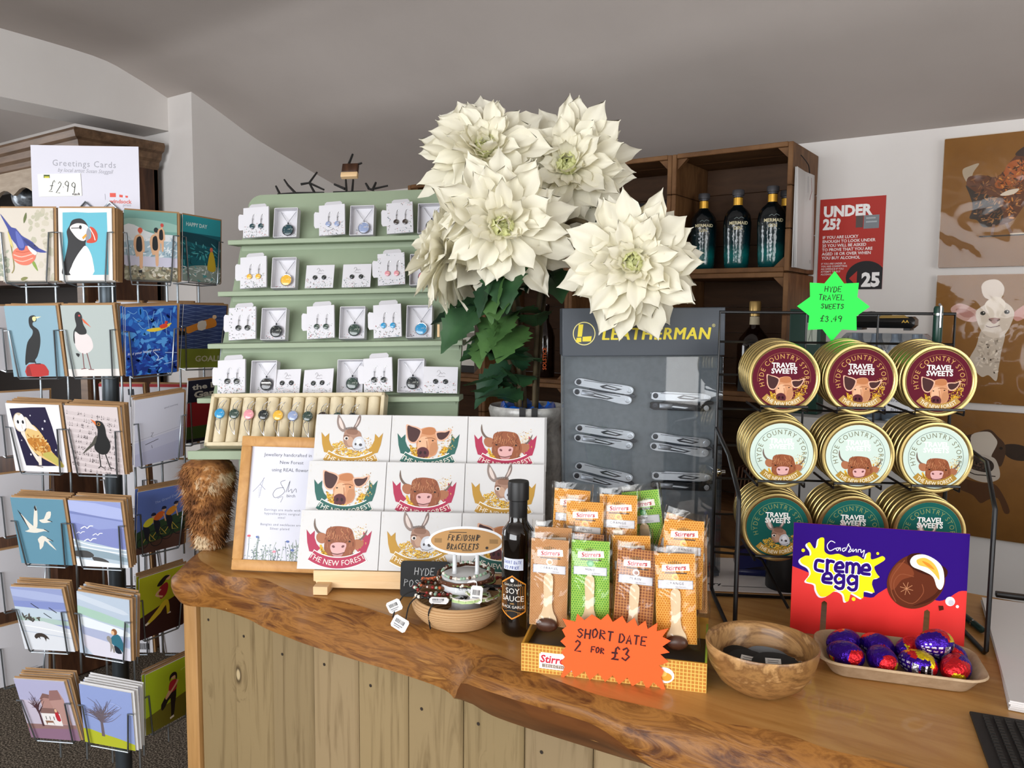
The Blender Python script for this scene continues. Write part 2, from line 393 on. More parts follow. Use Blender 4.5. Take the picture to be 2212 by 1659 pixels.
# ---------------------------------------------------------------- counter: boarded base and live-edge worktop
def pine(name, base, dark, knotc, scale=1.0):
    m = mat(name, base, .62, spec=.3); b = m.node_tree.nodes['Principled BSDF']
    tc = N(m, 'ShaderNodeTexCoord'); at_ = N(m, 'ShaderNodeAttribute', attribute_name='ink')
    mp = N(m, 'ShaderNodeMapping'); mp.inputs['Scale'].default_value = (16*scale, 16*scale, 1.1*scale)
    vo = N(m, 'ShaderNodeTexVoronoi', Scale=1.0); mv = N(m, 'ShaderNodeMapping'); mv.inputs['Scale'].default_value = (7.5, 2, 4.2); mv.inputs['Location'].default_value = (.3, 0, .15)
    LK(m, tc, 'Object', mv, 'Vector'); LK(m, mv, 'Vector', vo, 'Vector')
    kr = ramp(m, [(0, 'ffffff'), (.1, 'e0e0e0'), (.26, '303030'), (.45, '000000')]); LK(m, vo, 'Distance', kr, 'Fac')
    ad = N(m, 'ShaderNodeVectorMath', operation='MULTIPLY_ADD'); ad.inputs[1].default_value = (.9, .9, .9)
    LK(m, tc, 'Object', mp, 'Vector'); LK(m, kr, 'Color', ad, 0); LK(m, mp, 'Vector', ad, 2)
    nz = N(m, 'ShaderNodeTexNoise', Scale=1.5, Detail=5, Distortion=.6, Roughness=.65); LK(m, ad, 'Vector', nz, 'Vector')
    r = ramp(m, [(.3, dark), (.46, base), (.56, base), (.7, dark)]); LK(m, nz, 'Fac', r, 'Fac')
    mx = N(m, 'ShaderNodeMix', data_type='RGBA', blend_type='MULTIPLY'); mx.inputs[0].default_value = 1
    LK(m, r, 'Color', mx, 6); LK(m, at_, 'Color', mx, 7)
    k2 = ramp(m, [(0, 'ffffff'), (.085, 'f0f0f0'), (.12, '000000'), (1, '000000')]); LK(m, vo, 'Distance', k2, 'Fac'); k3 = ramp(m, [(0, knotc), (.045, knotc), (.062, '3f311d'), (.1, '7a6646')]); LK(m, vo, 'Distance', k3, 'Fac')
    m2 = N(m, 'ShaderNodeMix', data_type='RGBA'); LK(m, k3, 'Color', m2, 7); LK(m, k2, 'Color', m2, 0); LK(m, mx, 2, m2, 6); LK(m, m2, 2, b, 'Base Color')
    bp = N(m, 'ShaderNodeBump', Strength=.25, Distance=.002); LK(m, nz, 'Fac', bp, 'Height'); LK(m, bp, 'Normal', b, 'Normal')
    return m
PANEL = pine('treated_pine_boards', '8f7c5c', '6c5a3e', 'b5a17c')
PALEWOOD = noisy('pale_pine', [(.3, 'd3ae7f'), (.55, 'e0bf92'), (.75, 'c79f6e')], 2.5, (2, 18, 18), rough=.55, dist=.6)
TRIMW = noisy('orange_pine_trim', [(.3, '9a7140'), (.7, 'b58a55')], 3, (18, 18, 1.5), rough=.55)
base = thing('counter_base', 'counter front of greenish vertical pine boards below the live-edge worktop', 'counter', (0, .96, 0))
mb = MB(); rd = random.Random(4); x = -1.499
while x < 1.2:
    g = rd.uniform(.86, 1.06); mb.box((x+.06, .01, .453), (.1185, .02, .906), 0, (g*1.02, g, g*rd.uniform(.9, 1.02), 1), b=.0055); x += .12
mb.build('front_panel', PANEL, base, smooth=20)
mb = MB(); mb.box((-1.523, .006, .453), (.045, .028, .906), b=.003); mb.build('corner_trim', TRIMW, base)
mb = MB(); mb.box((-1.52, .345, .453), (.02, .64, .906)); mb.build('end_panel', TRIMW, base)
mb = MB(); NAIL = mat('rusty_nail_head', '2a2018', .6)
for k in range(20): mb.lathe([(.003, -.0006), (.002, .0004)], 8, 0, (-1.499+.12*k+.035, 0, .852-(k % 3)*.006), ax='Y')
for o_ in [mb.build('nail_heads', NAIL, base)]: o_.location.y = -.0005; tag(o_, 'dark nail holes', None)
mb = MB(); mb.box((-.15, .0205, .45), (2.7, .003, .9)); mb.build('backing', mat('dark_backing', '1c150e', .9), base)

WTOP = noisy('honey_wood_top', [(.25, '8a5f2e'), (.42, 'b07e42'), (.6, 'bf9053'), (.8, 'a8773c')], 1.6, (1.6, 13, 13), rough=.36, dist=1.4, spec=.45, coat=.15)
BARK = noisy('live_edge_wood', [(.24, '2a160a'), (.36, '5c3516'), (.5, '8f5f2b'), (.6, '6a4119'), (.76, 'a8773b')], 3.2, (2.2, 9, 11), rough=.42, dist=1.8, bump=.5, spec=.3)
TOPL = [(-1.488, 1.05), (-1.474, .955), (-1.425, .918), (-1.36, .903), (-1.295, .888), (-1.228, .918), (-1.158, .911), (-1.099, .906), (-1.051, .92), (-.978, .931), (-.86, .927), (-.752, .925), (-.664, .913), (-.578, .898), (-.498, .893), (-.435, .902), (-.341, .919), (-.27, .942), (-.21, .937), (-.132, .95), (0, .945), (.2, .93), (.5, .94), (.75, .93)]
BOTL = [(-1.495, 1.05), (-1.487, .945), (-1.438, .878), (-1.385, .862), (-1.33, .885), (-1.24, .89), (-1.168, .881), (-1.1, .879), (-1.052, .879), (-.949, .885), (-.848, .893), (-.758, .893), (-.7, .868), (-.608, .868), (-.496, .876), (-.424, .878), (-.34, .89), (-.27, .905), (-.21, .91), (-.132, .92), (0, .91), (.2, .9), (.5, .91), (.75, .9)]
top = [tuple(v) for v in spl(TOPL, 6, False)]; bot = [tuple(v) for v in spl(BOTL, 6, False)]
wt = thing('worktop', 'thick honey coloured live-edge wooden worktop on the boarded counter', 'worktop', (0, 0, 0))
mb = MB(); mb.slab(top+[(.75, 1.64), (-1.488, 1.64)], .935, 1.0); mb.build('top_board', WTOP, wt, smooth=0)
mb = MB(); NR = 9; K = len(top); vs = []; SCS = []
for i, (a, b) in enumerate(zip(top, bot)):
    a, b = V(a), V(b); t0 = (top[min(i+1, K-1)][0]-top[max(i-1, 0)][0], top[min(i+1, K-1)][1]-top[max(i-1, 0)][1]); out = V((t0[1], -t0[0])).normalized()
    sc = max(0, min(1, (a.x+.705)/.05))*max(0, min(1, (-.385-a.x)/.12)); sc = sc*sc*(3-2*sc); SCS.append(sc)      # the scooped hollow
    kn = math.exp(-((a.x+1.41)/.05)**2)*.026
    for j in range(NR):
        t = j/(NR-1)
        if t <= .75:
            s_ = t/.75; q = a.lerp(b, s_**1.1)+out*(sin(pi*s_)*.008+kn*sin(pi*min(1, s_))); z = 1.0-.07*(s_**1.35)*(1-.6*sc); q = q+out*.006*sc*s_
            nz_ = NZ.noise(V((a.x*9, s_*2.5, 3)))*.006*sin(pi*s_)+NZ.noise(V((a.x*30, s_*6, 7)))*.0025*sin(pi*s_)
            q = q+out*nz_
        else:
            s_ = (t-.75)/.25; q = b-out*(.018*s_+sc*.014*s_)+out*.006*sc*(1-s_); z = .93-.006*s_+.042*sc*(1-s_)-.016*sc*s_
            if s_ == 1: q = q-out*.01
        vs.append((q.x, q.y, z))
mb.add(vs, [(i*NR+j, i*NR+j+1, (i+1)*NR+j+1, (i+1)*NR+j) for i in range(K-1) for j in range(NR-1)])
mb.m = [1 if SCS[k//(NR-1)] > .12 and k % (NR-1) >= 6 else 0 for k in range(len(mb.f))]
mb.add([vs[i*NR+NR-1] for i in range(K)]+[(vs[i*NR+NR-1][0], .99, .924) for i in range(K)], [(i, i+1, K+i+1, K+i) for i in range(K-1)])
mb.build('live_edge', [BARK, noisy('carved_hollow', [(.3, '4d2a14'), (.6, '6d4222'), (.8, '5a3419')], 2, (1.5, 6, 8), rough=.4, dist=1)], wt, smooth=50)

# ---------------------------------------------------------------- dark dresser in the alcove
OAKD = noisy('dark_oak', [(.3, '2a190f'), (.5, '43291a'), (.72, '5a3b26')], 2.5, (12, 12, 2), rough=.45, dist=.8, spec=.4)
OAKM = noisy('worn_oak_moulding', [(.3, '4a3626'), (.6, '6b523c'), (.8, '7d6248')], 2.5, (2, 14, 14), rough=.5)
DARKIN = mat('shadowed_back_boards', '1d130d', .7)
dr = thing('dresser', 'tall dark wooden dresser with moulded cornice standing in the left alcove', 'dresser', (0, 0, 0))
X1, X0, YF, YR = -3.31, -4.95, 1.66, 1.98
mb = MB(); prof = [(0, 2.105), (.01, 2.115), (.014, 2.135), (.03, 2.145), (.036, 2.17), (.052, 2.178), (.062, 2.2), (.055, 2.213)]
vs = []
for d, z in prof: vs += [(X0, YF-d, z), (X1+d, YF-d, z), (X1+d, YR, z)]
mb.add(vs+[(X0, YR, 2.213)], [(i*3+j, i*3+j+1, i*3+j+4, i*3+j+3) for i in range(len(prof)-1) for j in (0, 1)]+[(len(prof)*3-3, len(prof)*3-2, len(prof)*3-1, len(prof)*3)])
mb.build('cornice', OAKM, dr, smooth=25)
mb = MB(); mb.box((X1-.012, (YF+YR)/2, 1.53), (.024, YR-YF, 1.16)); mb.build('side_panel', OAKD, dr)
mb = MB(); mb.box((X1-.03, YF-.004, 1.53), (.055, .02, 1.16)); mb.build('front_stile', OAKM, dr)
mb = MB(); wv = [(X0, 2.106), (X1, 2.106), (X1, 2.0)]; k = 0
for i in range(54): xx = X1-.03-i*.03; wv.append((xx, 2.0+.03*abs(sin(i*.5))))
mb.prism(wv+[(X0, 2.01)], YF-.012, YF+.004); o_ = mb.build('carved_frieze', noisy('limed_oak', [(.3, '8d7d6b'), (.7, 'a79784')], 5, (2, 12, 12)), dr); tag(o_, 'pale wavy carved frieze under the cornice', None)
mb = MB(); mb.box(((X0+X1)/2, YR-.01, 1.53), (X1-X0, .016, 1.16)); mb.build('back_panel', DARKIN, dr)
for z in (1.62, 1.3, .97):
    mb = MB(); mb.box(((X0+X1)/2-.014, (YF+YR)/2, z), (X1-X0-.04, YR-YF-.03, .022)); mb.build('shelf', OAKD, dr)
mb = MB(); mb.box(((X0+X1)/2+.02, 1.72, .475), (X1-X0+.04, .5, .95), b=.01); mb.build('lower_cupboard', OAKD, dr)
# things on the dresser
GREYSIL = noisy('pitted_grey_glass', [(.35, '3a3e42'), (.5, '8b9299'), (.65, '4b4f54')], 22, rough=.25, metal=.4, spec=.6)
g = thing('glass_globe', 'round pitted grey glass globe on the dresser behind the price sign', 'ornament', on(62, 432, 'Y', 1.76)+V((0, 0, -.058)))
mb = MB(); mb.ball((0, 0, .07), .07, n=24, k=14); mb.build('globe', GREYSIL, g)
mb = MB(); mb.lathe([(.03, -.13), (.035, -.125), (.02, -.1), (.02, -.01), (.03, 0), (.03, .006)], 16); mb.build('foot', OAKD, g)
def twigs(c, n, sx, sz, seed, name, label, m, r=.0045):
    rd = random.Random(seed); mb = MB()
    for i in range(n):
        a = V((rd.uniform(-sx, sx), rd.uniform(-.06, .06), rd.uniform(.006, sz*.55))); d = V((rd.uniform(-1, 1), rd.uniform(-.3, .3), rd.uniform(-.75, .75))).normalized()*rd.uniform(.08, .16)
        b = a+d; b.z = max(.005, min(sz, b.z)); mb.tube([a, (a+b)/2+V((0, 0, rd.uniform(-.006, .006))), b], [r, r*.8, r*.4], 5)
    o = mb.build(name, m, loc=c); return tag(o, label, 'decoration')
TWIGW = noisy('white_painted_twig', [(.3, 'b7ada2'), (.7, 'd6cec4')], 30)
twigs((-3.97, 1.8, 1.632), 62, .44, .19, 3, 'twig_bundle', 'heap of white painted twigs on the upper dresser shelf', TWIGW)
twigs((-3.97, 1.8, 1.312), 60, .44, .17, 5, 'twig_bundle', 'heap of white twigs on the lower dresser shelf', TWIGW)
pk = thing('pink_flower', 'bright pink artificial flower lying among the white twigs', 'flower', (on(130, 622, 'Y', 1.69).x, 1.69, 1.643))
mb = MB(); PINK = mat('pink_petal', 'd3245f', .6)
for i in range(9): mb.ball((.024*cos(i*.7), .012*sin(i*.7), .024+.016*sin(i*1.9)), (.019, .011, .013), n=8, k=5)
mb.build('petals', PINK, pk)
mb = MB(); mb.ball((-.035, -.004, .02), (.014, .012, .014), n=8, k=5); tag(mb.build('flower_heart', mat('orange_heart', 'd98a3a', .6), pk), 'orange heart', None)

# ---------------------------------------------------------------- wooden crates as shelves on the back wall
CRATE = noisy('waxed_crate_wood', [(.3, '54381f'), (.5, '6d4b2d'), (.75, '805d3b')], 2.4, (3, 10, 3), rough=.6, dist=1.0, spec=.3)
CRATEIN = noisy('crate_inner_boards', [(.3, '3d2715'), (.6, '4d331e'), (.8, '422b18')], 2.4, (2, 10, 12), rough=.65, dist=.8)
CW, CHH, CD = .411, .41, .29
cr = thing('wooden_crate', 'x', 'crate')
T = .016
for s in (-1, 1):
    mb = MB()
    for k in range(3): mb.box((s*(CW/2-T/2-.0005), CD/2, .002+.068+k*.1355), (T, CD, .1335), b=.002)
    mb.build('side_panel', CRATE, cr, smooth=20)
for z, nm in ((T/2+.0005, 'bottom_board'), (CHH-T/2-.0005, 'top_board')):
    mb = MB()
    for k in range(2): mb.box((0, CD*(.25+.5*k), z), (CW-2*T-.002, CD/2-.003, T), b=.002)
    mb.build(nm, CRATE, cr, smooth=20)
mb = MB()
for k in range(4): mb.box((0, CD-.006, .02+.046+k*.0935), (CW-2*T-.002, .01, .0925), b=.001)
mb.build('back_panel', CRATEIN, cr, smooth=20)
for sx in (-1, 1):
    for zz, sz in ((T, 1), (CHH-T, -1)):
        mb = MB(); c_ = sx*(CW/2-T-.001); mb.prism([(c_, zz+.001*sz), (c_-sx*.035, zz+.001*sz), (c_, zz+sz*.036)], .012, .03); mb.build('corner_brace', CRATE, cr)
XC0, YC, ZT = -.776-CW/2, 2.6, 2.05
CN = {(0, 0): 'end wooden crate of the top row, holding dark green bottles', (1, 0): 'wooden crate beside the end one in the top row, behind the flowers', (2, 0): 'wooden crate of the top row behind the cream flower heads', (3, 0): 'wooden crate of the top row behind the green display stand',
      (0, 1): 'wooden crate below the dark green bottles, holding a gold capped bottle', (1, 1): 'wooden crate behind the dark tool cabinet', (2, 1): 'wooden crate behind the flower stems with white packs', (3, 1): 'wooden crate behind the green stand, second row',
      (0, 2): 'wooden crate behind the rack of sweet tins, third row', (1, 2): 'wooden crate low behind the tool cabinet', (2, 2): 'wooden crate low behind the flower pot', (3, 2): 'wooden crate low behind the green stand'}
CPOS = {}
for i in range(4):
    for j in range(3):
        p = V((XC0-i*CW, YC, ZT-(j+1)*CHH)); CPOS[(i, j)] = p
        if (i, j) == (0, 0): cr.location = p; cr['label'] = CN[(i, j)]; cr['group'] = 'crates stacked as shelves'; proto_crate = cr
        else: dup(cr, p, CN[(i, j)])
mb = MB(); mb.box((XC0-1.5*CW, YC+.15, .41), (4*CW, .28, .82), b=.004); tag(mb.build('low_cupboard', CRATE), 'plain brown wooden cupboard under the stacked crates', 'cupboard')

def wrap(mb, k0, r):
    "bend everything added since vertex k0 round a vertical cylinder of radius r"
    for i in range(k0, len(mb.v)):
        q = mb.v[i]; a = q.x/r; mb.v[i] = V((sin(a)*(r-q.y), -cos(a)*(r-q.y), q.z))
# gin bottles
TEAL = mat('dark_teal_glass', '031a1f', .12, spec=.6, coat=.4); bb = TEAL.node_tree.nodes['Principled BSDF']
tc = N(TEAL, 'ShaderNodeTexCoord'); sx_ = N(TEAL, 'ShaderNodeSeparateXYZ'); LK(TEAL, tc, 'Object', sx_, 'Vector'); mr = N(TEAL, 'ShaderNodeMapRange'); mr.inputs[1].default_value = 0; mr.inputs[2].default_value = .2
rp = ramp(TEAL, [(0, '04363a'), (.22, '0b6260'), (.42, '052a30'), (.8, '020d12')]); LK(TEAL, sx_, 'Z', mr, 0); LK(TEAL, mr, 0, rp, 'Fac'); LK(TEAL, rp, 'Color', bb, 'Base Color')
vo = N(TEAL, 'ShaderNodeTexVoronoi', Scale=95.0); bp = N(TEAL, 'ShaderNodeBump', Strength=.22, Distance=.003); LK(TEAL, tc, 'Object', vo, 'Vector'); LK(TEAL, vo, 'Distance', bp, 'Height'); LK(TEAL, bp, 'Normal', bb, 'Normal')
CAPG = mat('grey_stopper', '4a4a4e', .4, .3); GOLDP = mat('gold_paper', 'd9a63c', .35, .5)
AMBER = mat('dark_red_glass', '2a0608', .12, spec=.6, coat=.3); BROWNG = mat('dark_brown_glass', '120705', .1, spec=.6, coat=.3)
def gin(label, p, glass, txt=True, group=None):
    t = thing('bottle', label, 'bottle', frame(p, 25), group)
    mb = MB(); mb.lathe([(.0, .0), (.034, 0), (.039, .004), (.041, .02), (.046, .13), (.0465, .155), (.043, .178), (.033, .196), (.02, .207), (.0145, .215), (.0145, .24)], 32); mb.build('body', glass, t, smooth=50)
    mb = MB(); mb.lathe([(.0155, .205), (.0152, .2385)], 20, cap=False); mb.build('neck_label', GOLDP, t)
    mb = MB(); mb.lathe([(.0165, .2405), (.0165, .246), (.02, .247), (.02, .262), (.018, .265)], 20); mb.build('stopper', CAPG, t)
    if txt:
        a = Art(.09, .2, 0, 0, 90, 200, clip=False); a.text('MERMAID', 45, 54, 11, 'd9cfa8', bold=.02).text('GIN', 42, 71, 11.5, 'd9cfa8', bold=.02); a.line('c8b98a', [25, 76, 64, 76], .8); a.line('9fb0ae', spl([(30, 36), (38, 31), (45, 35), (52, 30), (62, 34)], 3, False), .9)
        mb = MB(); a.emit(mb); wrap(mb, 0, .0465); mb.build('lettering', INK, t, smooth=0)
    return t
zc = CPOS[(0, 0)].z+T+.001
g0 = 'dark green bottles in the top crate'
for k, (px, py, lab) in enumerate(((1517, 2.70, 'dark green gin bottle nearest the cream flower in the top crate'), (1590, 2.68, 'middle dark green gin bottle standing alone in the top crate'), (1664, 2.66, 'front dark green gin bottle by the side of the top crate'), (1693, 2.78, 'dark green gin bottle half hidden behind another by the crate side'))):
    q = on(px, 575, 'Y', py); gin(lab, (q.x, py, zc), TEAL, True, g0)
zc1 = CPOS[(1, 0)].z+T+.001
for px, py, gl, lab in ((1352, 2.70, AMBER, 'dark bottle with a gold neck just above the lower right flower'), (1386, 2.82, AMBER, 'dark bottle second from the flower heads in the middle crate'), (1415, 2.68, AMBER, 'dark red bottle with tall stopper in the middle crate'), (1441, 2.785, AMBER, 'dark bottle against the upright between two crates')):
    q = on(px, 480, 'Y', py); gin(lab, (q.x, py, zc1), gl, False)
q = on(1628, 760, 'Y', 2.72); t = thing('bottle', 'squat dark brown bottle with a pale gold cap in the lower crate', 'bottle', (q.x, 2.72, CPOS[(0, 1)].z+T+.001))
mb = MB(); mb.lathe([(0, 0), (.05, 0), (.056, .01), (.056, .15), (.05, .175), (.03, .2), (.017, .215), (.015, .25)], 28); mb.build('body', BROWNG, t, smooth=50)
mb = MB(); mb.lathe([(.0165, .251), (.0165, .262), (.0195, .263), (.0195, .298), (.017, .302)], 20); mb.build('cap', mat('pale_gold_cap', 'c9a868', .35, .5), t)
mb = MB(); mb.lathe([(.0172, .222), (.0162, .249)], 20, cap=False); mb.build('neck_label', mat('cream_label', 'cfc4a6', .6), t)
def card_box(name, label, cat, p, d, col, yaw=0, art=None, b=.002):
    t = thing(name, label, cat, frame(p, yaw)); mb = MB(); mb.box((0, d[1]/2, d[2]/2), d, b=b); mb.build('body', mat('card_'+col, col, .55), t)
    if art: art.build('printed_front', t)
    return t
a = Art(.07, .3, 0, 0, 70, 300); a.rect('d6d2c8', 0, 0, 70, 300).text('CRACKERS', 35, 70, 8, '3a3a3a').text('THINS', 42, 85, 9, '3a3a3a').rect('8a8378', 0, 130, 70, 150).text('OATCAKES', 35, 120, 7, '555555').rect('262320', 0, 270, 70, 300)
q = on(1011, 640, 'Y', 2.66); card_box('cracker_box', 'tall pale carton beside the flower stems in the second row of crates', 'carton', (q.x, 2.66, CPOS[(2, 1)].z+T+.001), (.07, .12, .33), 'd6d2c8', 0, a)
a = Art(.06, .12, 0, 0, 60, 120); a.rect('c9c4ba', 0, 0, 60, 120).text('DOUBLE', 30, 40, 8, '333333').text('RICH', 30, 56, 9, '333333').rect('1c1a18', 0, 90, 60, 120)
q = on(1005, 780, 'Y', 2.64)
for k, (dx, lab) in enumerate(((.02, 'small pale carton at the front of the crate left of the flower stems'),)): pass
q = on(1172, 780, 'Y', 2.66); t = thing('bottle', 'dark bottle with orange and white upright lettering behind the flower leaves', 'bottle', frame((q.x, 2.68, CPOS[(2, 1)].z+T+.001), 30))
mb = MB(); mb.lathe([(0, 0), (.034, 0), (.037, .005), (.037, .16), (.03, .19), (.014, .22), (.013, .27), (.015, .272), (.015, .29)], 24); mb.build('body', BROWNG, t, smooth=50)
a = Art(.06, .15, 0, 0, 60, 150, clip=False); a.text('SOLSTICE', 36, 75, 15, 'd9622b', bold=.02, rot=-90).text('PALE ALE', 16, 75, 7, 'd8d2c8', rot=-90)
mb = MB(); a.emit(mb); wrap(mb, 0, .0375); mb.build('lettering', INK, t, smooth=0)
# papers hanging on the crate side, with their loop
q = V((-.776, YC, 0)); PAPER = mat('white_paper', 'dcdad8', .7)
t = thing('hanging_pad', 'pad of white papers hanging on the end of the top crate', 'papers', MX.Translation((-.7745, YC+.012, 1.655)) @ MX.Rotation(rad(90), 4, 'Z'))
for k, nm in enumerate(('sheet', 'sheet', 'sheet')):
    mb = MB(); w_ = .2; vs = []
    for i in range(9):
        xx = i/8*w_; yy = -.004-.0035*k-.006*sin(i*.7+k)*(.3+.3*k)
        vs += [(xx, yy, 0), (xx, yy*.5-.001, .315)]
    mb.add(vs, [(2*i, 2*i+2, 2*i+3, 2*i+1) for i in range(8)]); o_ = mb.build(nm, PAPER, t, smooth=80); o_.modifiers.new('thick', 'SOLIDIFY').thickness = .0006
a = Art(.2, .315, 0, 0, 200, 315); a.line('8a3b3b', [130, 20, 140, 60, 120, 90], 5).line('6b6b78', [90, 20, 95, 70], 3).line('3a3a3a', [150, 285, 155, 295], 3); a.build('marks', t, M=MX.Translation((.1, -.018, 0)))
mb = MB(); mb.tube(spl([(.06, -.002, .36), (.1, -.008, .345), (.13, -.008, .335), (.15, -.006, .315)], 4, False), .0016, 6); mb.build('string_loop', mat('black_cord', '151515', .7), t)

# ---------------------------------------------------------------- wall: poster and three wrapped pictures
P0, P1 = on(1773, 432, 'Y', YB), on(1915, 424, 'Y', YB); PWD = P1.x-P0.x; PHT = PWD*1.47
t = thing('poster', 'red laminated age check poster on the white back wall', 'poster', frame(((P0.x+P1.x)/2, YB-.003, P0.z-PHT), 0))
mb = MB(); mb.box((0, .0012, PHT/2), (PWD, .0018, PHT)); mb.build('sheet', mat('laminated_card', 'b9271f', .3), t)
a = Art(PWD, PHT, 1505, 465, 1965, 1090); a.rect('b02a1f', 1505, 465, 1965, 1090)
a.text('UNDER', 1532, 585, 72, 'f2efee', 'l', .05, xs=1.02).text('25?', 1532, 672, 72, 'f2efee', 'l', .05, xs=.95)
a.rect('7d8388', 1820, 590, 1925, 680).rect('a9b0b4', 1835, 605, 1900, 615).rect('a9b0b4', 1835, 630, 1910, 640).rect('5a4a46', 1765, 590, 1815, 670)
for i, l in enumerate(('IF YOU ARE LUCKY', 'ENOUGH TO LOOK UNDER', '25 YOU WILL BE ASKED', 'TO PROVE THAT YOU ARE', 'AGED 18 OR OVER WHEN', 'YOU BUY ALCOHOL')): a.text(l, 1532, 738+i*28.5, 20.5, 'f0e9e7', 'l', .022, xs=1.05)
for i, l in enumerate(('IF YOU ARE UNDER 18', 'YOU ARE COMMITTING', 'AN OFFENCE IF YOU', 'ATTEMPT TO BUY', 'ALCOHOL')): a.text(l, 1530, 916+i*18.5, 12.5, 'e8dcda', 'l', .015, xs=1.02)
a.e('141012', 1850, 1010, 138, 112, n=40).rect('141012', 1850, 1010, 1965, 1090).p('b02a1f', [1735, 1015, 1790, 965, 1790, 1065]).text('25', 1950, 1068, 92, 'f4f2f0', 'r', .05)
a.build('printed_sheet', t, INK)
KRAFT = noisy('brown_kraft_board', [(.3, '855e30'), (.6, '916836'), (.8, '9c7340')], 8, rough=.6)
CELLO = film('cellophane', 'f9f4ec', .0, .05, (6, .4))
def picture(label, z, art):
    t = thing('wrapped_picture', label, 'picture', frame((-.39+.2, YB-.03, z), 0), 'cellophane wrapped animal pictures')
    mb = MB(); mb.box((0, .015, .2), (.4, .024, .4), b=.002); mb.build('board', KRAFT, t); art.build('painted_animal', t, M=MX.Translation((0, .003, 0)))
    mb = MB(); n = 26; vs = []; rd = random.Random(int(z*100))
    for i in range(n+1):
        for j in range(n+1):
            x_, z_ = (i/n-.5)*.402, j/n*.402; e_ = min(i, j, n-i, n-j)/n
            y_ = -.003-.0024*abs(NZ.noise(V((x_*14+z*9, z_*14+z_*x_*30, z*3))))-.0015*abs(NZ.noise(V((x_*40, z_*9, z))))
            vs.append((x_, y_, z_-.001))
    mb.add(vs, [(i*(n+1)+j, (i+1)*(n+1)+j, (i+1)*(n+1)+j+1, i*(n+1)+j+1) for i in range(n) for j in range(n)]); mb.build('cellophane_wrap', CELLO, t, smooth=180)
    return t
zA = on(2037, 578, 'Y', YB-.03).z
a = Art(.4, .4, 365, 150, 1690, 1475); a.p('b0a596', [545, 480, 600, 450, 690, 430, 640, 520, 620, 640, 560, 560], 4)
a.p('5f3418', [600, 560, 700, 550, 760, 560, 830, 580, 900, 540, 950, 450, 1000, 390, 1060, 310, 1150, 290, 1210, 420, 1170, 560, 1160, 760, 1090, 900, 1030, 1000, 960, 1050, 850, 1065, 780, 1030, 700, 970, 640, 960, 650, 880, 640, 760, 590, 660], 4)
a.p('2c211d', [580, 640, 640, 690, 700, 730, 800, 760, 850, 820, 900, 880, 930, 1000, 870, 1060, 760, 1075, 700, 1000, 630, 975, 660, 880, 620, 740], 4)
a.dots(['5a3a24', '3a251a', 'a87a4a'], [660, 760, 900, 780, 930, 990, 800, 1050, 680, 960], 50, 26, 3, 8)
a.p('a8581f', [950, 450, 1060, 430, 1110, 540, 1060, 650, 960, 700, 860, 690, 840, 640, 900, 560], 4).dots(['cf8a3e', '6a3a1a', 'c0702a', '4a2410'], [860, 600, 1000, 430, 1150, 420, 1140, 800, 1000, 1000, 900, 820], 90, 24, 5, 8)
a.dots(['8a5a30', '9a6a3c', '3f2412', '7a4a26'], [610, 570, 760, 570, 900, 560, 1000, 420, 1130, 500, 1140, 760, 1000, 980, 840, 1030, 700, 900], 110, 26, 15, 7).p('3a2a26', [1000, 380, 1060, 310, 1150, 290, 1210, 400, 1160, 560, 1130, 420], 4).p('8a2f2a', [1090, 300, 1120, 240, 1160, 250, 1200, 230, 1230, 330, 1160, 350], 3).e('8a2f2a', 1190, 380, 30, 60).p('caa25a', [1230, 310, 1290, 335, 1225, 350]).e('141010', 1175, 310, 9)
a.p('ded6cc', [890, 760, 960, 720, 1050, 712, 1010, 760, 930, 772], 3).line('8a6f66', [850, 1060, 840, 1150], 26).line('8a6f66', [960, 1050, 1010, 1150], 26).line('2a201c', [730, 1170, 1300, 1165], 14).line('d9d0c4', [1000, 1155, 1400, 1150], 12)
picture('brown hen painting on kraft board in cellophane, highest on the wall', zA, a)
a = Art(.4, .4, 1567, 120, 2515, 1060); a.p('e3dbd8', [1860, 210, 1890, 165, 1960, 160, 2005, 220, 1980, 300, 1890, 290], 4)
a.p('cfa9a6', [1670, 365, 1720, 330, 1790, 350, 1855, 400, 1840, 460, 1760, 455, 1690, 410], 4).p('b98784', [1700, 370, 1780, 375, 1830, 420, 1760, 430], 3).p('cf9c99', [2065, 410, 2120, 350, 2200, 310, 2240, 330, 2180, 400, 2100, 455], 4)
a.p('c9c1ba', [1885, 520, 2020, 530, 2010, 680, 2000, 800, 1990, 890, 1940, 850, 1900, 865, 1860, 830, 1805, 760, 1850, 640], 4).dots(['e6e0da', 'a89e96', 'd8d0c8', 'bdb3aa'], [1880, 560, 2010, 560, 1990, 840, 1850, 780], 80, 16, 5, 7)
a.p('ddd5cf', [1835, 390, 1880, 345, 1950, 300, 2030, 330, 2075, 390, 2062, 470, 2030, 545, 1990, 575, 1940, 575, 1890, 545, 1850, 470], 4).p('efe9e4', [1890, 330, 1960, 280, 2020, 330, 1990, 420, 1960, 450, 1920, 420], 4)
a.e('1c1614', 1880, 400, 17, 15).e('1c1614', 2030, 390, 17, 15).e('e8e8e8', 1885, 396, 4).e('e8e8e8', 2034, 386, 4).p('a98480', [1918, 440, 1955, 432, 1992, 440, 1970, 468, 1955, 476, 1938, 466], 3).line('4a3430', [1922, 446, 1938, 452], 7).line('4a3430', [1972, 452, 1988, 446], 7).line('6a4a46', [1905, 492, 1930, 502, 1955, 498, 1990, 488], 5, 3)
picture('white lamb painting on kraft board in cellophane, middle of the wall', zA-.424, a)
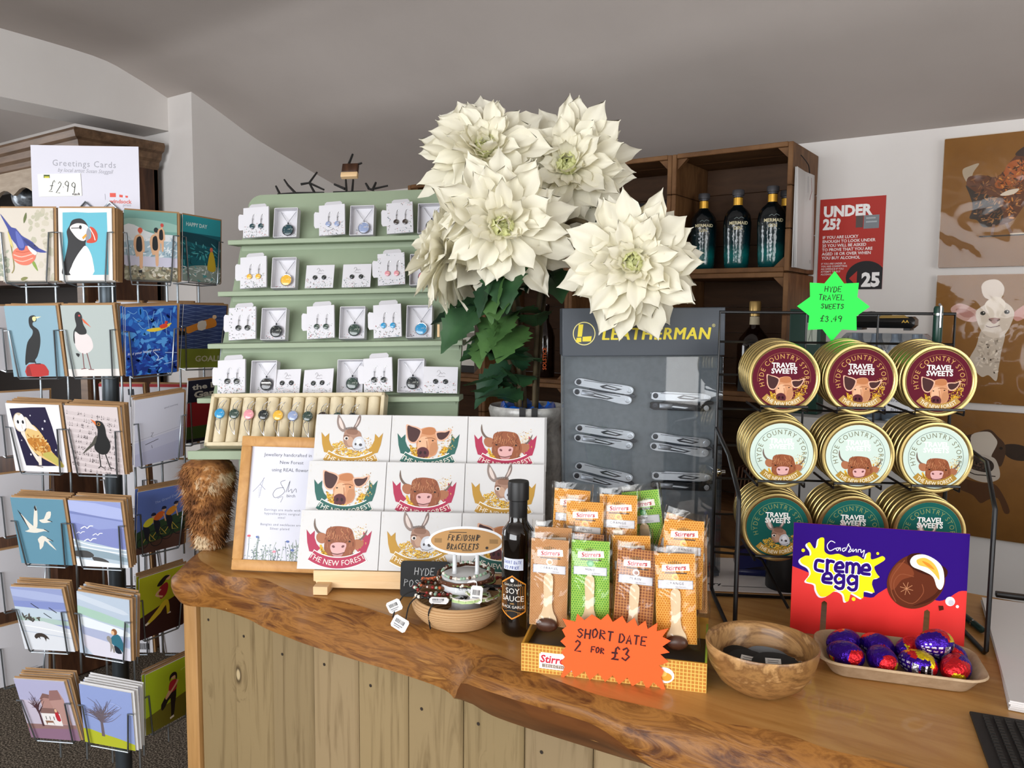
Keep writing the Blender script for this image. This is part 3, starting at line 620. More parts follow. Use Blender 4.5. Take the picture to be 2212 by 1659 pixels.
a = Art(.4, .4, 256, 130, 1390, 1245); a.p('5b3b22', [560, 740, 700, 760, 800, 760, 870, 850, 925, 980, 885, 1000, 830, 880, 760, 900, 700, 940, 640, 880, 560, 850, 460, 820, 370, 860, 450, 740], 4)
a.p('33231b', [480, 310, 560, 350, 545, 440, 470, 420], 3).p('2f211a', [850, 410, 960, 395, 1060, 440, 1040, 520, 930, 530, 855, 480], 4).p('4a3323', [550, 370, 620, 330, 730, 285, 800, 340, 855, 400, 865, 490, 835, 600, 780, 560, 620, 540, 560, 490], 4)
a.p('d9d5d2', [600, 345, 720, 305, 775, 345, 800, 400, 765, 500, 745, 560, 640, 560, 610, 480], 4).p('cfcac7', [525, 580, 600, 505, 760, 520, 812, 575, 835, 690, 780, 740, 700, 752, 600, 720, 518, 645], 4).p('3b302c', [585, 565, 660, 520, 765, 560, 785, 620, 740, 662, 640, 652, 578, 620], 4).e('151010', 612, 575, 16, 10, 20).e('151010', 745, 580, 16, 10, -20)
a.e('17110e', 580, 395, 16, 13).e('17110e', 830, 440, 14, 12).line('3a2f2b', [560, 655, 640, 690, 720, 690, 800, 690], 9, 3).dots(['6a5348', '2c2420', '55433a'], [600, 570, 760, 570, 760, 640, 620, 640], 50, 9, 8)
picture('black and white cow painting on kraft board, lowest on the wall', zA-.848, a)
def hit(M, px, py, y=0.0):
    "local x, z where the photograph's ray meets the plane at local y of frame M"
    I = M.inverted(); a = I @ CAM; d = (I @ (CAM+((px-PW/2)/PF*CR-(py-PH/2)/PF*CU+_f)))-a
    k = (y-a.y)/d.y; q = a+d*k
    return q.x, q.z
# ---------------------------------------------------------------- the farm animal emblems printed on postcards and tins
# drawn round a banner whose middle is at (0, 0) and whose tails stand 220 to either side
STRAW = ['d9a931', 'b8841f', 'e9c862', 'a1731d', 'd9a931']
class Em:
    def __init__(s, a, cx, cy, k): s.a, s.cx, s.cy, s.k = a, cx, cy, k
    def q(s, f): return [(s.cx+f[i]*s.k, s.cy+f[i+1]*s.k) for i in range(0, len(f), 2)]
    def p(s, c, f, sm=0): s.a.p(c, s.q(f), sm); return s
    def e(s, c, x, y, rx, ry=None, rot=0): s.a.e(c, s.cx+x*s.k, s.cy+y*s.k, rx*s.k, (ry or rx)*s.k, rot); return s
    def l(s, c, f, w, sm=3, taper=0): s.a.line(c, s.q(f), w*s.k, sm, taper); return s
    def d(s, cols, f, n, r, seed, ry=None): s.a.dots(cols, [v for t in s.q(f) for v in t], n, r*s.k, seed, ry*s.k if ry else None); return s
def tails(E, col):
    for m in (1, -1):
        E.p(col, [m*v if i % 2 == 0 else v for i, v in enumerate([-222, -135, -193, -100, -165, -128, -163, -80, -146, -40, -118, -10, -150, 20, -192, 10, -210, -48])])
def band(E, col, txt, r=330, edge='f3efe6'):
    cx, cy = 0, -248
    def arc(r0, r1, a): return [v for t in [(cx+r0*sin(rad(x)), cy+r0*cos(rad(x))) for x in range(-a, a+1, 4)] for v in t]+[v for t in [(cx+r1*sin(rad(x)), cy+r1*cos(rad(x))) for x in range(a, -a-1, -4)] for v in t]
    E.p(edge, arc(r-38, r+45, 33)); E.p(col, arc(r-32, r+39, 32))
    a = E.a; a.text('THE NEW FOREST', 0, 0, 37*E.k, txt, bold=.0, xs=.93, arc=(E.cx+cx*E.k, E.cy+cy*E.k, (r+21)*E.k, True), track=1.5*E.k)
def pig(E):
    E.d(STRAW+['d9c58a'], [60, -150, 180, -190, 190, -40, 120, 10, 60, 0], 120, 5, 2, 2)
    E.p('c99069', [-65, -160, -15, -182, 35, -180, 55, -152, 67, -117, 63, -77, 72, -30, 58, 15, 25, 35, -20, 48, -65, 52, -92, 42, -92, 0, -82, -37, -84, -67, -72, -107], 4)
    E.p('b5764d', [-50, -160, 0, -182, 40, -172, 52, -140, 10, -125, -45, -135], 3).p('d9ab88', [-60, -100, -10, -110, 0, -40, -40, -10, -75, -20], 3).p('b9825c', [20, -60, 60, -70, 66, -20, 45, 15, 15, 20], 3)
    E.p('d8aa90', [-162, -200, -125, -192, -82, -182, -50, -162, -52, -130, -68, -92, -92, -64, -130, -68, -155, -108, -160, -150], 3).p('462c2b', [-153, -190, -120, -184, -82, -172, -60, -155, -62, -130, -75, -98, -95, -74, -126, -78, -146, -110], 3)
    E.p('d8aa90', [50, -148, 85, -155, 120, -155, 164, -172, 152, -130, 127, -97, 95, -82, 70, -88, 54, -118], 3).p('462c2b', [60, -140, 88, -146, 120, -146, 150, -158, 142, -130, 120, -104, 95, -92, 74, -98, 62, -118], 3)
    E.l('8c5538', [-20, -100, 20, -105, 50, -95], 5).l('a86e4a', [-10, -80, -5, -30, -20, 0], 6).e('2b1a18', -58, -78, 7, 5).e('2b1a18', 33, -85, 7, 5)
    E.e('7a4440', -35, 8, 47, 46).e('55292f', -35, 6, 42, 41).e('2c1218', -50, 4, 9, 13, 15).e('2c1218', -18, 4, 9, 13, -15)
    E.d(STRAW, [-130, -50, -80, -30, -70, 40, 70, 40, 110, -40, 150, -30, 110, 30, 60, 62, -60, 62, -110, 20], 240, 7, 3, 5)
def cow(E):
    E.d(STRAW+['d9c58a'], [90, -150, 180, -180, 190, -40, 110, 20], 90, 5, 5, 2)
    E.p('6d5c52', [-170, -212, -160, -160, -132, -122, -95, -108, -98, -84, -130, -100, -162, -132, -176, -172], 3).p('6d5c52', [192, -142, 178, -98, 140, -58, 110, -52, 112, -66, 150, -84, 172, -112], 3)
    E.p('a3694a', [-138, -112, -88, -106, -80, -64, -108, -42, -140, -56, -152, -86], 3).p('a3694a', [112, -72, 158, -68, 172, -42, 142, -12, 106, -14], 3)
    E.p('8f5337', [-80, -142, -30, -160, 32, -158, 82, -142, 104, -92, 118, -32, 94, 28, 72, 66, 12, 80, -48, 72, -84, 28, -94, -32, -90, -92], 4)
    rd = random.Random(3)
    for i in range(46):
        x = rd.uniform(-84, 84); y = rd.uniform(-158, -70); E.l(rd.choice(['a9714f', '6f3d27', 'b97f58', '7d4a30']), [x, y, x+rd.uniform(-14, 14), y+14, x+rd.uniform(-22, 22), y+rd.uniform(24, 40)], 4, 2)
    for i in range(16):
        m = rd.choice((-1, 1)); y = rd.uniform(-70, 50); x = m*rd.uniform(74, 100)+8; E.l(rd.choice(['a9714f', '6f3d27']), [x, y, x+rd.uniform(-6, 6), y+26], 4, 2)
    E.e('2a1713', -62, -62, 8, 6).e('2a1713', 76, -60, 8, 6)
    E.p('d4a5a2', [-46, -40, -10, -52, 52, -46, 52, -10, 34, 22, -28, 22, -50, -10], 4).e('6e4042', -30, -24, 11, 8, 30).e('6e4042', 34, -26, 11, 8, -30).p('b98482', [-34, 22, 0, 30, 36, 20, 28, 40, 0, 46, -24, 40], 3).l('5a2f2c', [-44, 18, 0, 26, 46, 14], 5)
    E.d(STRAW+['a87f28'], [-120, -30, -96, 0, -60, 40, 0, 50, 70, 44, 50, 78, -60, 80, -112, 30], 170, 9, 7, 7)
def donkey(E):
    E.d(STRAW, [60, -90, 130, -120, 150, -20, 80, 20], 60, 5, 12, 2)
    E.p('8d7d76', [-106, -268, -82, -232, -58, -192, -46, -150, -68, -138, -100, -164, -116, -210, -114, -254], 3).p('d5c6be', [-98, -245, -80, -215, -66, -180, -64, -158, -86, -172, -102, -212], 3)
    E.p('7d6d67', [50, -268, 56, -232, 42, -190, 14, -158, 6, -174, 24, -212, 34, -248], 3).p('cdbdb5', [46, -244, 46, -226, 34, -194, 18, -176, 30, -212], 3)
    E.p('a07c69', [-50, -150, -10, -166, 30, -156, 60, -136, 72, -100, 92, -70, 96, -30, 70, -4, 30, -4, 4, -30, -22, -26, -52, -52, -62, -92, -58, -126], 4).p('8a6654', [-40, -150, 0, -162, 40, -148, 30, -120, -30, -125], 3).p('b9967f', [-40, -100, 0, -100, 20, -50, -20, -40], 3)
    E.p('c6c9cf', [30, -100, 68, -105, 94, -68, 98, -24, 66, -2, 30, -8, 8, -40, 12, -76], 4).p('e4e6ea', [36, -84, 62, -88, 74, -60, 40, -50], 3).e('4a4648', 66, -46, 12, 10, 20).e('4a4648', 30, -50, 7, 9).l('6b6769', [20, -18, 55, -12, 88, -24], 4)
    E.e('e8e0da', -40, -92, 16, 13).e('1d1512', -38, -91, 9, 9).l('5f4436', [-60, -108, -40, -114, -20, -106], 5)
    for i in range(14): E.l('5d473d', [-45+i*6, -156, -50+i*6, -176+abs(i-7)], 3, 2)
    E.d(STRAW, [-140, -45, -70, -70, -30, -20, 10, -6, 90, 4, 130, -30, 110, 35, 0, 60, -100, 38], 300, 8, 9, 3.2)
ANIM = {'pig': pig, 'cow': cow, 'donkey': donkey}; BANCOL = {'pig': '2c6058', 'cow': 'a8304f', 'donkey': 'b58a35'}
def sheet(name, m, w, h, t, parent, b=0, y=0):
    mb = MB(); mb.box((0, y+t/2, h/2), (w, t, h), b=b); return mb.build(name, m, parent)
CARDW = mat('white_card', 'd0cfce', .6); KRAFTE = noisy('kraft_envelope', [(.3, '9a7751'), (.7, 'ab875f')], 9, rough=.8)
SAGE = noisy('sage_green_paint', [(.3, '8f9d84'), (.7, '98a68d')], 5, rough=.55, spec=.35)
# ---------------------------------------------------------------- sage green jewellery stand
S = frame((-1.291, 1.138, 1.216), 29.1, 27.6, 1.7); SW, SHH, TILT = .55, .65, 27.6
st = thing('jewellery_stand', 'sage green stepped display stand full of small white jewellery boxes', 'display stand', S)
r_ = .03; outl = [(-SW/2, 0), (SW/2, 0)]+[(SW/2-r_+r_*cos(rad(a)), SHH-r_+r_*sin(rad(a))) for a in range(0, 91, 15)]+[(-SW/2+r_-r_*sin(rad(a)), SHH-r_+r_*cos(rad(a))) for a in range(0, 91, 15)]
mb = MB(); mb.prism(outl, 0, .012); mb.build('back_board', SAGE, st, bevel=.0015)
LV = MX.Rotation(rad(TILT), 4, 'X')      # level again, within the leaning frame
SZ = [hit(S, 735, y, -.045)[1]+.021 for y in (510, 622, 736, 855)]
for z in SZ:
    mb = MB(); mb.X = MX.Translation((0, 0, z)) @ LV; mb.box((0, -.027, -.006), (SW+.02, .055, .011)); mb.build('shelf', SAGE, st, bevel=.0015)
    mb = MB(); mb.X = MX.Translation((0, 0, z)) @ LV; mb.box((0, -.006, -.024), (SW-.01, .012, .026)); mb.build('shelf_rail', SAGE, st)
mb = MB(); mb.X = LV; mb.box((0, -.0, -.006), (SW-.02, .17, .012)); mb.box((0, -.086, -.004), (SW-.02, .006, .018)); mb.build('base_shelf', SAGE, st, bevel=.0015)
PLM = S.inverted() @ frame((-1.291, 1.138, 1.0), 29.1); mb = MB(); mb.X = PLM; mb.box((.028, .035, .1), (SW-.135, .15, .198)); mb.build('plinth', SAGE, st, bevel=.002)
mb = MB(); mb.X = LV; mb.box((0, .225, .085), (.1, .012, .59)); mb.build('prop', SAGE, st)
WBOX = mat('white_box_card', 'd2d1d6', .55); CHROME = mat('silver_wire', 'b9bcc2', .2, 1); DKSIL = mat('dark_silver', '3d4043', .3, .8)
FLOR = ['2f4038', '5a6a50', '8b9a7a', 'a04a4a', '46505a', 'c98a7a', '6d8f9a', '3a3a40']
def floral(a, x0, y0, x1, y1, n, seed):
    rd = random.Random(seed)
    for i in range(n):
        x, y = rd.uniform(x0, x1), y1-(y1-y0)*(rd.random()**1.6); c = rd.choice(FLOR)
        a.e(c, x, y, rd.uniform(.7, 1.7), rd.uniform(.35, .9), rd.uniform(0, 180), n=6)
def panel_art(w, h, seed, border=False, logo=False):
    a = Art(w, h, 0, 0, 62, 76)
    if border:
        rd = random.Random(seed)
        for i in range(120):
            x, y = rd.uniform(1, 61), rd.uniform(1, 75)
            if 9 < x < 53 and 9 < y < 62: continue
            a.e(rd.choice(FLOR), x, y, rd.uniform(.8, 1.8), rd.uniform(.4, .9), rd.uniform(0, 180), n=6)
    else: floral(a, 3, 42, 59, 75, 85, seed)
    a.line('b8b4b8', [20, 64, 42, 64], .4)
    if logo: a.line('8f8c90', [24, 16, 27, 10, 30, 16, 27, 24, 24, 27], .5, 3).line('8f8c90', [28, 22, 31, 17, 33, 22, 36, 17, 39, 21], .5, 3).text('BIRCH', 33, 30, 3, 'a8a5a8')
    return a
JCOL = {'dark': '24292b', 'teal': '25424a', 'lilac': '8e9dc0', 'brown': '3a302c', 'yellow': 'dfae3d', 'pink': 'd9919b', 'green': '34463f', 'blue': '2f8fc0', 'band': '2e2c2e'}
JMAT = {k: noisy('resin_'+k, [(.35, v), (.55, v), (.68, 'b9bdb4' if k not in ('yellow', 'pink', 'lilac') else 'f0e0c0')], 260, rough=.15, coat=.5) for k, v in JCOL.items()}
def earring(M, col, label, long=True):
    t = thing('drop_earring' if long else 'stud_earring', label, 'earring', M)
    if long:
        mb = MB(); mb.lathe([(.006, .0006), (.006, -.002), (.005, -.0026)], 16, ax='Y'); mb.build('resin_disc', JMAT[col], t)
        mb = MB(); mb.tube([(0, -.001, .006), (0, -.001, .016)], .0007, 6); mb.ball((0, -.001, .0175), .0017, n=8, k=5); mb.tube(spl([(0, -.001, .019), (.001, -.001, .026), (.004, .0, .03), (.006, .001, .027)], 4, False), .0005, 5); mb.build('hook', CHROME, t)
    else:
        mb = MB(); mb.lathe([(.0042, .0006), (.0042, -.0022), (.003, -.003)], 14, ax='Y'); mb.build('resin_disc', JMAT[col], t)
        mb = MB(); mb.lathe([(.0052, .0008), (.0052, -.0012)], 14, ax='Y'); mb.build('setting', DKSIL, t)
    return t
def pendant(M, col, label):
    t = thing('pendant_necklace', label, 'necklace', M)
    mb = MB(); mb.lathe([(.0125, .0005), (.0125, -.002), (.0112, -.0026)], 24, ax='Y'); mb.build('resin_disc', JMAT[col], t)
    if col == 'band': tag_ = MB(); tag_.box((0, -.0029, .003), (.021, .0006, .0035)); tag(tag_.build('white_stripe', CARDW, t), 'white stripe', None)
    mb = MB(); mb.tube([(.0132*cos(a*pi/14), -.001, .0132*sin(a*pi/14)) for a in range(28)], .0009, 6, closed=True); mb.ball((0, -.001, .0165), .0022, n=8, k=6); mb.build('setting', DKSIL if col not in ('lilac', 'yellow', 'blue') else CHROME, t)
    mb = MB(); mb.tube([(-.02, .001, .046), (-.008, -.001, .028), (0, -.0015, .018), (.008, -.001, .03), (.018, .001, .046)], .0006, 5); mb.build('chain', CHROME, t)
    return t
def shelf_M(px, row, y=-.0245, lean=14, yaw=0):
    "frame of something that stands on shelf row below the pixel column px"
    yy = (506, 617, 731, 846)[row]; x, _ = hit(S, px, yy, -.03)
    return S @ MX.Translation((x, 0, SZ[row])) @ LV @ MX.Translation((0, y, .0062 if y > -.026 else .0042)) @ MX.Rotation(rad(-lean), 4, 'X') @ MX.Rotation(rad(yaw), 4, 'Z')
def box_set(px0, px1, row, ce, cp, where, border=False, seed=1, tray=True, panel=True, h=.074, pw=.062):
    xm = (px0+px1)/2; M = shelf_M(xm, row); nm = {'x': 0}
    t = thing('jewellery_gift_box', 'open white jewellery box, '+where, 'jewellery box', M)
    if panel:
        P = MX.Translation((-.034, -.006, 0)) @ MX.Rotation(rad(-3), 4, 'Y')
        mb = MB(); mb.X = P; mb.box((0, .003, h/2), (pw, .006, h)); pn = mb.build('lid', WBOX, t)
        panel_art(pw, h, seed, border).build('floral_print', pn, M=P)
        mb = MB(); mb.X = P; mb.prism([(-pw/2, .02), (-pw/2, .058), (-pw/2-.01, .06), (-pw/2-.013, .055), (-pw/2-.013, .026), (-pw/2-.01, .02)], .002, .0028); mb.build('side_flap', WBOX, t)
        mb = MB(); mb.X = P @ MX.Translation((0, .006, h)) @ MX.Rotation(rad(-25), 4, 'X'); mb.prism([(-.02, 0), (.022, 0), (.022, .008), (.017, .014), (-.016, .014), (-.02, .009)], 0, .0008); mb.build('top_flap', WBOX, t)
    if tray:
        tw, th, td = .056, h-.002, .02; cx = .034
        mb = MB(); mb.box((cx, .0195, th/2), (tw, .001, th)); tr = mb.build('tray_back', WBOX, t)
        mb = MB()
        for c, d in (((cx-tw/2, .01, th/2), (.0012, td, th)), ((cx+tw/2, .01, th/2), (.0012, td, th)), ((cx, .01, th), (tw, td, .0012)), ((cx, .01, .0006), (tw, td, .0012))): mb.box(c, d)
        mb.build('tray_rim', WBOX, t)
        a = Art(tw-.004, th-.004, 0, 0, 52, 70); floral(a, 2, 52, 50, 69, 26, seed+50); a.build('tray_print', tr, M=MX.Translation((cx, .0185, .002)))
    if ce:
        for s in (-1, 1): earring(M @ MX.Translation((-.034+s*.0105+.001, -.0075, .026)), ce, ('left' if s < 0 else 'right')+' '+ce.replace('dark', 'dark grey')+' drop earring, '+where)
    if cp: pendant(M @ MX.Translation((.036, .0135, .022)), cp, {'dark': 'dark grey', 'band': 'black and white'}.get(cp, cp)+' round pendant, '+where)
def stud_card(px, row, where, seed, yaw=0, w=.066, h=.056):
    M = shelf_M(px, row, -.036 if seed == 14 else -.028, 20, yaw); t = thing('earring_card', 'white stud earring card, '+where, 'earring card', M)
    mb = MB(); mb.box((0, .001, h/2), (w, .002, h)); pn = mb.build('card', WBOX, t); panel_art(w, h, seed, False, True).build('floral_print', t)
    for s in (-1, 1): earring(M @ MX.Translation((s*.0105, -.001, .025)), 'dark', ('left' if s < 0 else 'right')+' black stud earring, '+where, False)
box_set(521, 646, 0, 'teal', 'teal', 'top shelf of green stand, leftmost', seed=1)
box_set(684, 812, 0, 'lilac', 'lilac', 'top shelf of green stand, with lilac discs', seed=2)
box_set(835, 955, 0, 'brown', 'brown', 'top shelf of green stand, beside the flowers', True, seed=3)
box_set(512, 645, 1, 'yellow', 'yellow', 'second shelf of green stand, with yellow discs', seed=4)
stud_card(688, 1, 'second shelf of green stand, beside the yellow set', 5)
stud_card(768, 1, 'second shelf of green stand, beside the pink earrings', 6)
box_set(810, 945, 1, 'pink', 'pink', 'second shelf of green stand, with pink discs', True, seed=7)
box_set(490, 620, 2, 'dark', 'dark', 'third shelf of green stand, leftmost', True, seed=8)
box_set(660, 790, 2, 'green', 'green', 'third shelf of green stand, in the middle', seed=9)
box_set(805, 935, 2, 'blue', 'blue', 'third shelf of green stand, with bright blue discs', seed=10)
box_set(467, 598, 3, 'dark', 'band', 'lowest shelf of green stand, leftmost', seed=11)
stud_card(617, 3, 'lowest shelf of green stand, right of the striped pendant', 12, -4, .06)
box_set(660, 779, 3, None, 'green', 'lowest shelf of green stand, behind the wide stud card', seed=13, panel=False)
stud_card(687, 3, 'lowest shelf of green stand, in front of an open box', 14, -10, .07)
box_set(784, 918, 3, 'dark', 'dark', 'lowest shelf of green stand, nearest its right end', seed=15)
stud_card(950, 3, 'lowest shelf of green stand, last at its right end', 16, 6, .072, .058)
q = shelf_M(945, 2, -.02, 10); mb = MB(); mb.box((0, 0, .014), (.005, .004, .028)); tag(mb.build('wooden_peg', PALEWOOD, loc=q), 'small wooden peg standing on the third green shelf', 'peg')

# cream velvet ring tray on the base shelf
x0, z0 = hit(S, 450, 905, -.075); x1, z1 = hit(S, 828, 905, -.075); RW = x1-x0; ztop = hit(S, 640, 850, -.085)[1]; RH = .113
RM = S @ MX.Translation(((x0+x1)/2, -.0, 0)) @ LV @ MX.Translation((0, -.066, .0095)) @ MX.Rotation(rad(-TILT+4), 4, 'X') 
CREAM = noisy('cream_velvet', [(.3, 'cdbf9f'), (.7, 'd8cbae')], 60, rough=.9, spec=.1)
t = thing('ring_tray', 'cream velvet ridged tray of rings leaning on the green stand', 'ring tray', RM); ring_tray = t
mb = MB(); mb.box((0, .012, RH/2), (RW, .012, RH)); mb.build('backing', CREAM, t)
mb = MB()
for c, d in (((0, .0, .004), (RW, .022, .008)), ((0, .0, RH-.004), (RW, .022, .008)), ((-RW/2+.004, .0, RH/2), (.008, .022, RH)), ((RW/2-.004, .0, RH/2), (.008, .022, RH))): mb.box(c, d)
mb.build('rim', CREAM, t, bevel=.0015)
NRD = 13; pitch = (RW-.022)/NRD
for k in range(NRD):
    mb = MB(); mb.tube([(-RW/2+.011+pitch*(k+.5), .003, .0085), (-RW/2+.011+pitch*(k+.5), .003, RH-.0085)], pitch*.46, 10); mb.build('padded_ridge', CREAM, t)
RC = ['blue', 'green', 'pink', 'dark', 'yellow', 'lilac', 'green', 'brown', 'green', 'dark']; RN = ['bright blue', 'grey and white', 'pink', 'black with a pale swirl', 'yellow', 'pale lilac', 'grey green', 'dark veined', 'green grey', 'black']
for k in range(10):
    xx = -RW/2+.011+pitch*(k*1.17+.55); yy = -.0135
    t = thing('adjustable_bangle', f'silver wire bangle with {RN[k]} disc, number {k+1} on the cream tray', 'bangle', RM @ MX.Translation((xx, yy, .068-.0012*k)))
    mb = MB(); mb.lathe([(.0105, .002), (.0105, -.002), (.009, -.003)], 20, ax='Y'); mb.build('resin_disc', JMAT[RC[k]], t)
    mb = MB()
    for s in (-1, 1):
        mb.tube(spl([(s*.004, -.001, -.011), (s*.0055, -.004, -.02), (.004+s*.003, -.005, -.035), (.008, -.003, -.045)], 4, False), .0007, 5); mb.ball((s*.004, -.001, -.0125), .0016, n=8, k=5); mb.ball((s*.004, -.001, .0125), .0016, n=8, k=5)
        mb.tube(spl([(s*.004, -.001, .0125), (s*.005+.004, -.004, .02), (.01+s*.003, -.003, .028)], 4, False), .0007, 5)
    mb.build('wire_band', CHROME, t)

# ---------------------------------------------------------------- ginger faux fur toy at the counter end
q = on(462, 1186, 'Z', 1.0); FUR = noisy('ginger_mottled_fur', [(.34, '3f2716'), (.45, '7d4f2b'), (.54, 'a8733f'), (.62, 'd9c3a0')], 17, rough=.9, detail=4)
t = thing('fur_toy', 'mottled ginger faux fur toy behind the oak frame at the counter end', 'toy', (q.x-.02, q.y+.004, 1.0))
mb = MB(); prof = [(.001, .0), (.028, .001), (.034, .03), (.042, .08), (.052, .13), (.056, .16), (.048, .18), (.03, .19), (.001, .192)]; mb.lathe(prof, 24); mb.build('body', FUR, t)
mb = MB(); rd = random.Random(2)
for i in range(2600):
    z = rd.uniform(.004, .188); r0 = next(prof[j][0]+(prof[j+1][0]-prof[j][0])*(z-prof[j][1])/(prof[j+1][1]-prof[j][1]) for j in range(1, 8) if prof[j][1] <= z <= prof[j+1][1] or j == 7)
    a = rd.uniform(0, 2*pi); p = V((r0*cos(a), r0*sin(a), z)); n_ = V((cos(a), sin(a), .35)); d = n_*rd.uniform(.005, .012)+V((rd.uniform(-.008, .008), rd.uniform(-.008, .008), -rd.uniform(.006, .02)))
    w_ = V((-sin(a), cos(a), 0))*.0022; e = p+d; e.z = max(e.z, .003); mb.add([p-w_, p+w_, e], [(0, 1, 2)])
tag(mb.build('fur', FUR, t), None, None, kind='stuff')
# ---------------------------------------------------------------- oak frame with the notice
FM = frame((-1.217, .957, 1.005), 29.5, 14); FW, FH = .205, .258
OAK = noisy('light_oak', [(.3, 'b07f48'), (.6, 'c4945a'), (.8, 'a87540')], 3, (9, 9, 9), rough=.5, dist=1.2)
t = thing('picture_frame', 'light oak frame holding a printed jewellery notice, leaning on the green stand', 'picture frame', FM)
for c, d in (((0, .008, .01), (FW, .016, .02)), ((0, .008, FH-.01), (FW, .016, .02)), ((-FW/2+.01, .008, FH/2), (.02, .016, FH-.0402)), ((FW/2-.01, .008, FH/2), (.02, .016, FH-.0402))):
    mb = MB(); mb.box(c, d, b=.0015); mb.build('rail', OAK, t)
mb = MB(); mb.box((0, .009, FH/2), (FW-.036, .004, FH-.036)); pn = mb.build('notice_sheet', mat('notice_paper', 'cbccd8', .45), t)
a = Art(FW-.04, FH-.04, 480, 815, 1095, 1690); G_ = '44464f'
a.text('Jewellery handcrafted in the', 785, 888, 27, G_).text('New Forest', 785, 946, 27, G_).text('using REAL flowers', 785, 1005, 27, G_)
a.line('77798a', [512, 1168, 560, 1110, 590, 1058], 3, 3).line('77798a', [562, 1110, 602, 1150], 3).line('77798a', [585, 1060, 560, 1215], 2, 0)
for k in range(6): a.line('9a9caa', [552, 1140+k*12, 572, 1134+k*12], 2)
a.line(G_, [748, 1072, 715, 1090, 735, 1130, 750, 1160, 720, 1195, 680, 1210, 664, 1180, 690, 1140, 740, 1130], 3.2, 5).line(G_, [760, 1165, 785, 1075, 775, 1160, 800, 1140, 805, 1170, 830, 1135, 838, 1165], 3.2, 4).text('birch', 800, 1203, 24, G_).line(G_, [700, 1215, 740, 1200, 725, 1245], 2.5, 3)
for i, (l, x) in enumerate((('Earrings are made with', 745), ('hypoallergenic surgical', 745), ('steel', 742))): a.text(l, x, 1312+i*29, 18, '666874', track=2)
a.text('Bangles and necklaces are', 740, 1425, 18, '666874', track=2).text('Silver plated', 735, 1456, 18, '666874', track=2)
rd = random.Random(12)
for k in range(46):
    x = rd.uniform(495, 1140); hgt = rd.uniform(60, 190); a.line(rd.choice(['6f8577', '8aa08c', '5d6f73', '9aa99a']), [x, 1688, x+rd.uniform(-10, 10), 1688-hgt*.5, x+rd.uniform(-18, 18), 1688-hgt], 3, 3)
    for j in range(7): a.e(rd.choice(['6f8577', '4f5f66', '8aa08c', 'a9b4a4']), x+rd.uniform(-18, 18), 1688-hgt*rd.random(), 7, 3, rd.uniform(0, 180), 6)
    if k % 4 == 0: a.e(rd.choice(['c85a64', 'd98c9a', 'c99a55', 'a06a8a', '5b6fa8']), x, 1688-hgt, 14, 9, rd.uniform(-30, 30), 9)
a.build('printed_notice', pn, M=MX.Translation((0, .007, .02)))
mb = MB(); mb.prism([(-.03, .01), (.03, .01), (.02, .16), (-.02, .16)], .0165, .0185); o_ = mb.build('strut', mat('black_strut', '151515', .7), t)

# ---------------------------------------------------------------- postcard easel
E_ = frame((-.958, 1.062, 1.001), 33, 0); TB = 19
t = thing('postcard_easel', 'pale pine easel stand carrying three rows of animal postcards', 'display easel', E_)
mb = MB(); mb.box((.012, -.012, .025), (.405, .03, .02), b=.001); mb.build('front_ledge', PALEWOOD, t)
mb = MB(); mb.X = MX.Translation((0, .0045, .0)) @ MX.Rotation(rad(-3), 4, 'X'); mb.box((0, -.001, .0085), (.44, .016, .012)); mb.box((0, -.012, .004), (.44, .012, .022)); 
mb = MB(); mb.X = MX.Rotation(rad(-8), 4, 'X'); mb.prism([(-.18, .001), (.2, .001), (.206, .0145), (-.188, .0145)], -.03, -.012); mb.build('lower_board', PALEWOOD, t)
for x in (-.17, .17):
    mb = MB(); mb.box((x, -.03, .0075), (.026, .05, .015)); mb.build('foot', PALEWOOD, t, bevel=.001)
for k in (1, 2):
    mb = MB(); mb.box((.03, -.012+.052*k, .03+.082*k-.008), (.34, .03, .008)); mb.build('ledge', PALEWOOD, t)
for x in (-.06, .1):
    mb = MB(); mb.X = MX.Rotation(rad(-27), 4, 'X'); mb.box((x, .026, .13), (.02, .012, .18)); mb.build('upright', PALEWOOD, t)
PC = {}
def postcard(kind, M, label):
    if kind in PC: return dup(PC[kind], M, label)
    t = thing('postcard', label, 'postcard', M); PC[kind] = t
    b_ = sheet('card', CARDW, .147, .105, .0012, t)
    a = Art(.147, .105, -271, -265, 271, 128); rd = random.Random(9)
    for i in range(40): a.e('d2cec6', rd.uniform(-265, 265), rd.uniform(-260, 110), rd.uniform(5, 12), 2, rd.uniform(0, 180), 6)
    e = Em(a, -5, 0, 1.0); tails(e, BANCOL[kind]); ANIM[kind](e); band(e, BANCOL[kind], 'efe6d8'); a.build('printed_emblem', t)
    return t
pos = {'donkey': 'brown donkey on a gold ribbon', 'pig': 'tan pig on a green ribbon', 'cow': 'shaggy cow on a red ribbon'}
rows = [('bottom', ('cow', 'donkey', 'pig')), ('middle', ('pig', 'cow', 'donkey')), ('top', ('donkey', 'pig', 'cow'))]
for k, (rn, ks) in enumerate(rows):
    for i, kd in enumerate(ks):
        for j in range(3):
            M = E_ @ MX.Translation(((i-1)*.1485+(.0015*j if k < 2 else .002*j), -.022+.052*k+.0028*j, .036+.082*k)) @ MX.Rotation(rad(-TB), 4, 'X')
            lab = f'white postcard of a {pos[kd]}, {rn} row of the easel' if j == 0 else f'postcard tucked {("", "directly", "second")[j]} behind the {rn} row {kd} card'
            postcard(kd, M, lab)
BLACKB = noisy('chalkboard_black', [(.3, '1c1d1e'), (.7, '262829')], 14, rough=.7)
x0, z0 = hit(E_, 868, 1292, -.055); x1, z1 = hit(E_, 966, 1225, -.055)
q = E_ @ V(((x0+x1)/2, -.052, 0)); bw, bh = .088, .062; M = frame((q.x, q.y, 1.001), 33, 10)
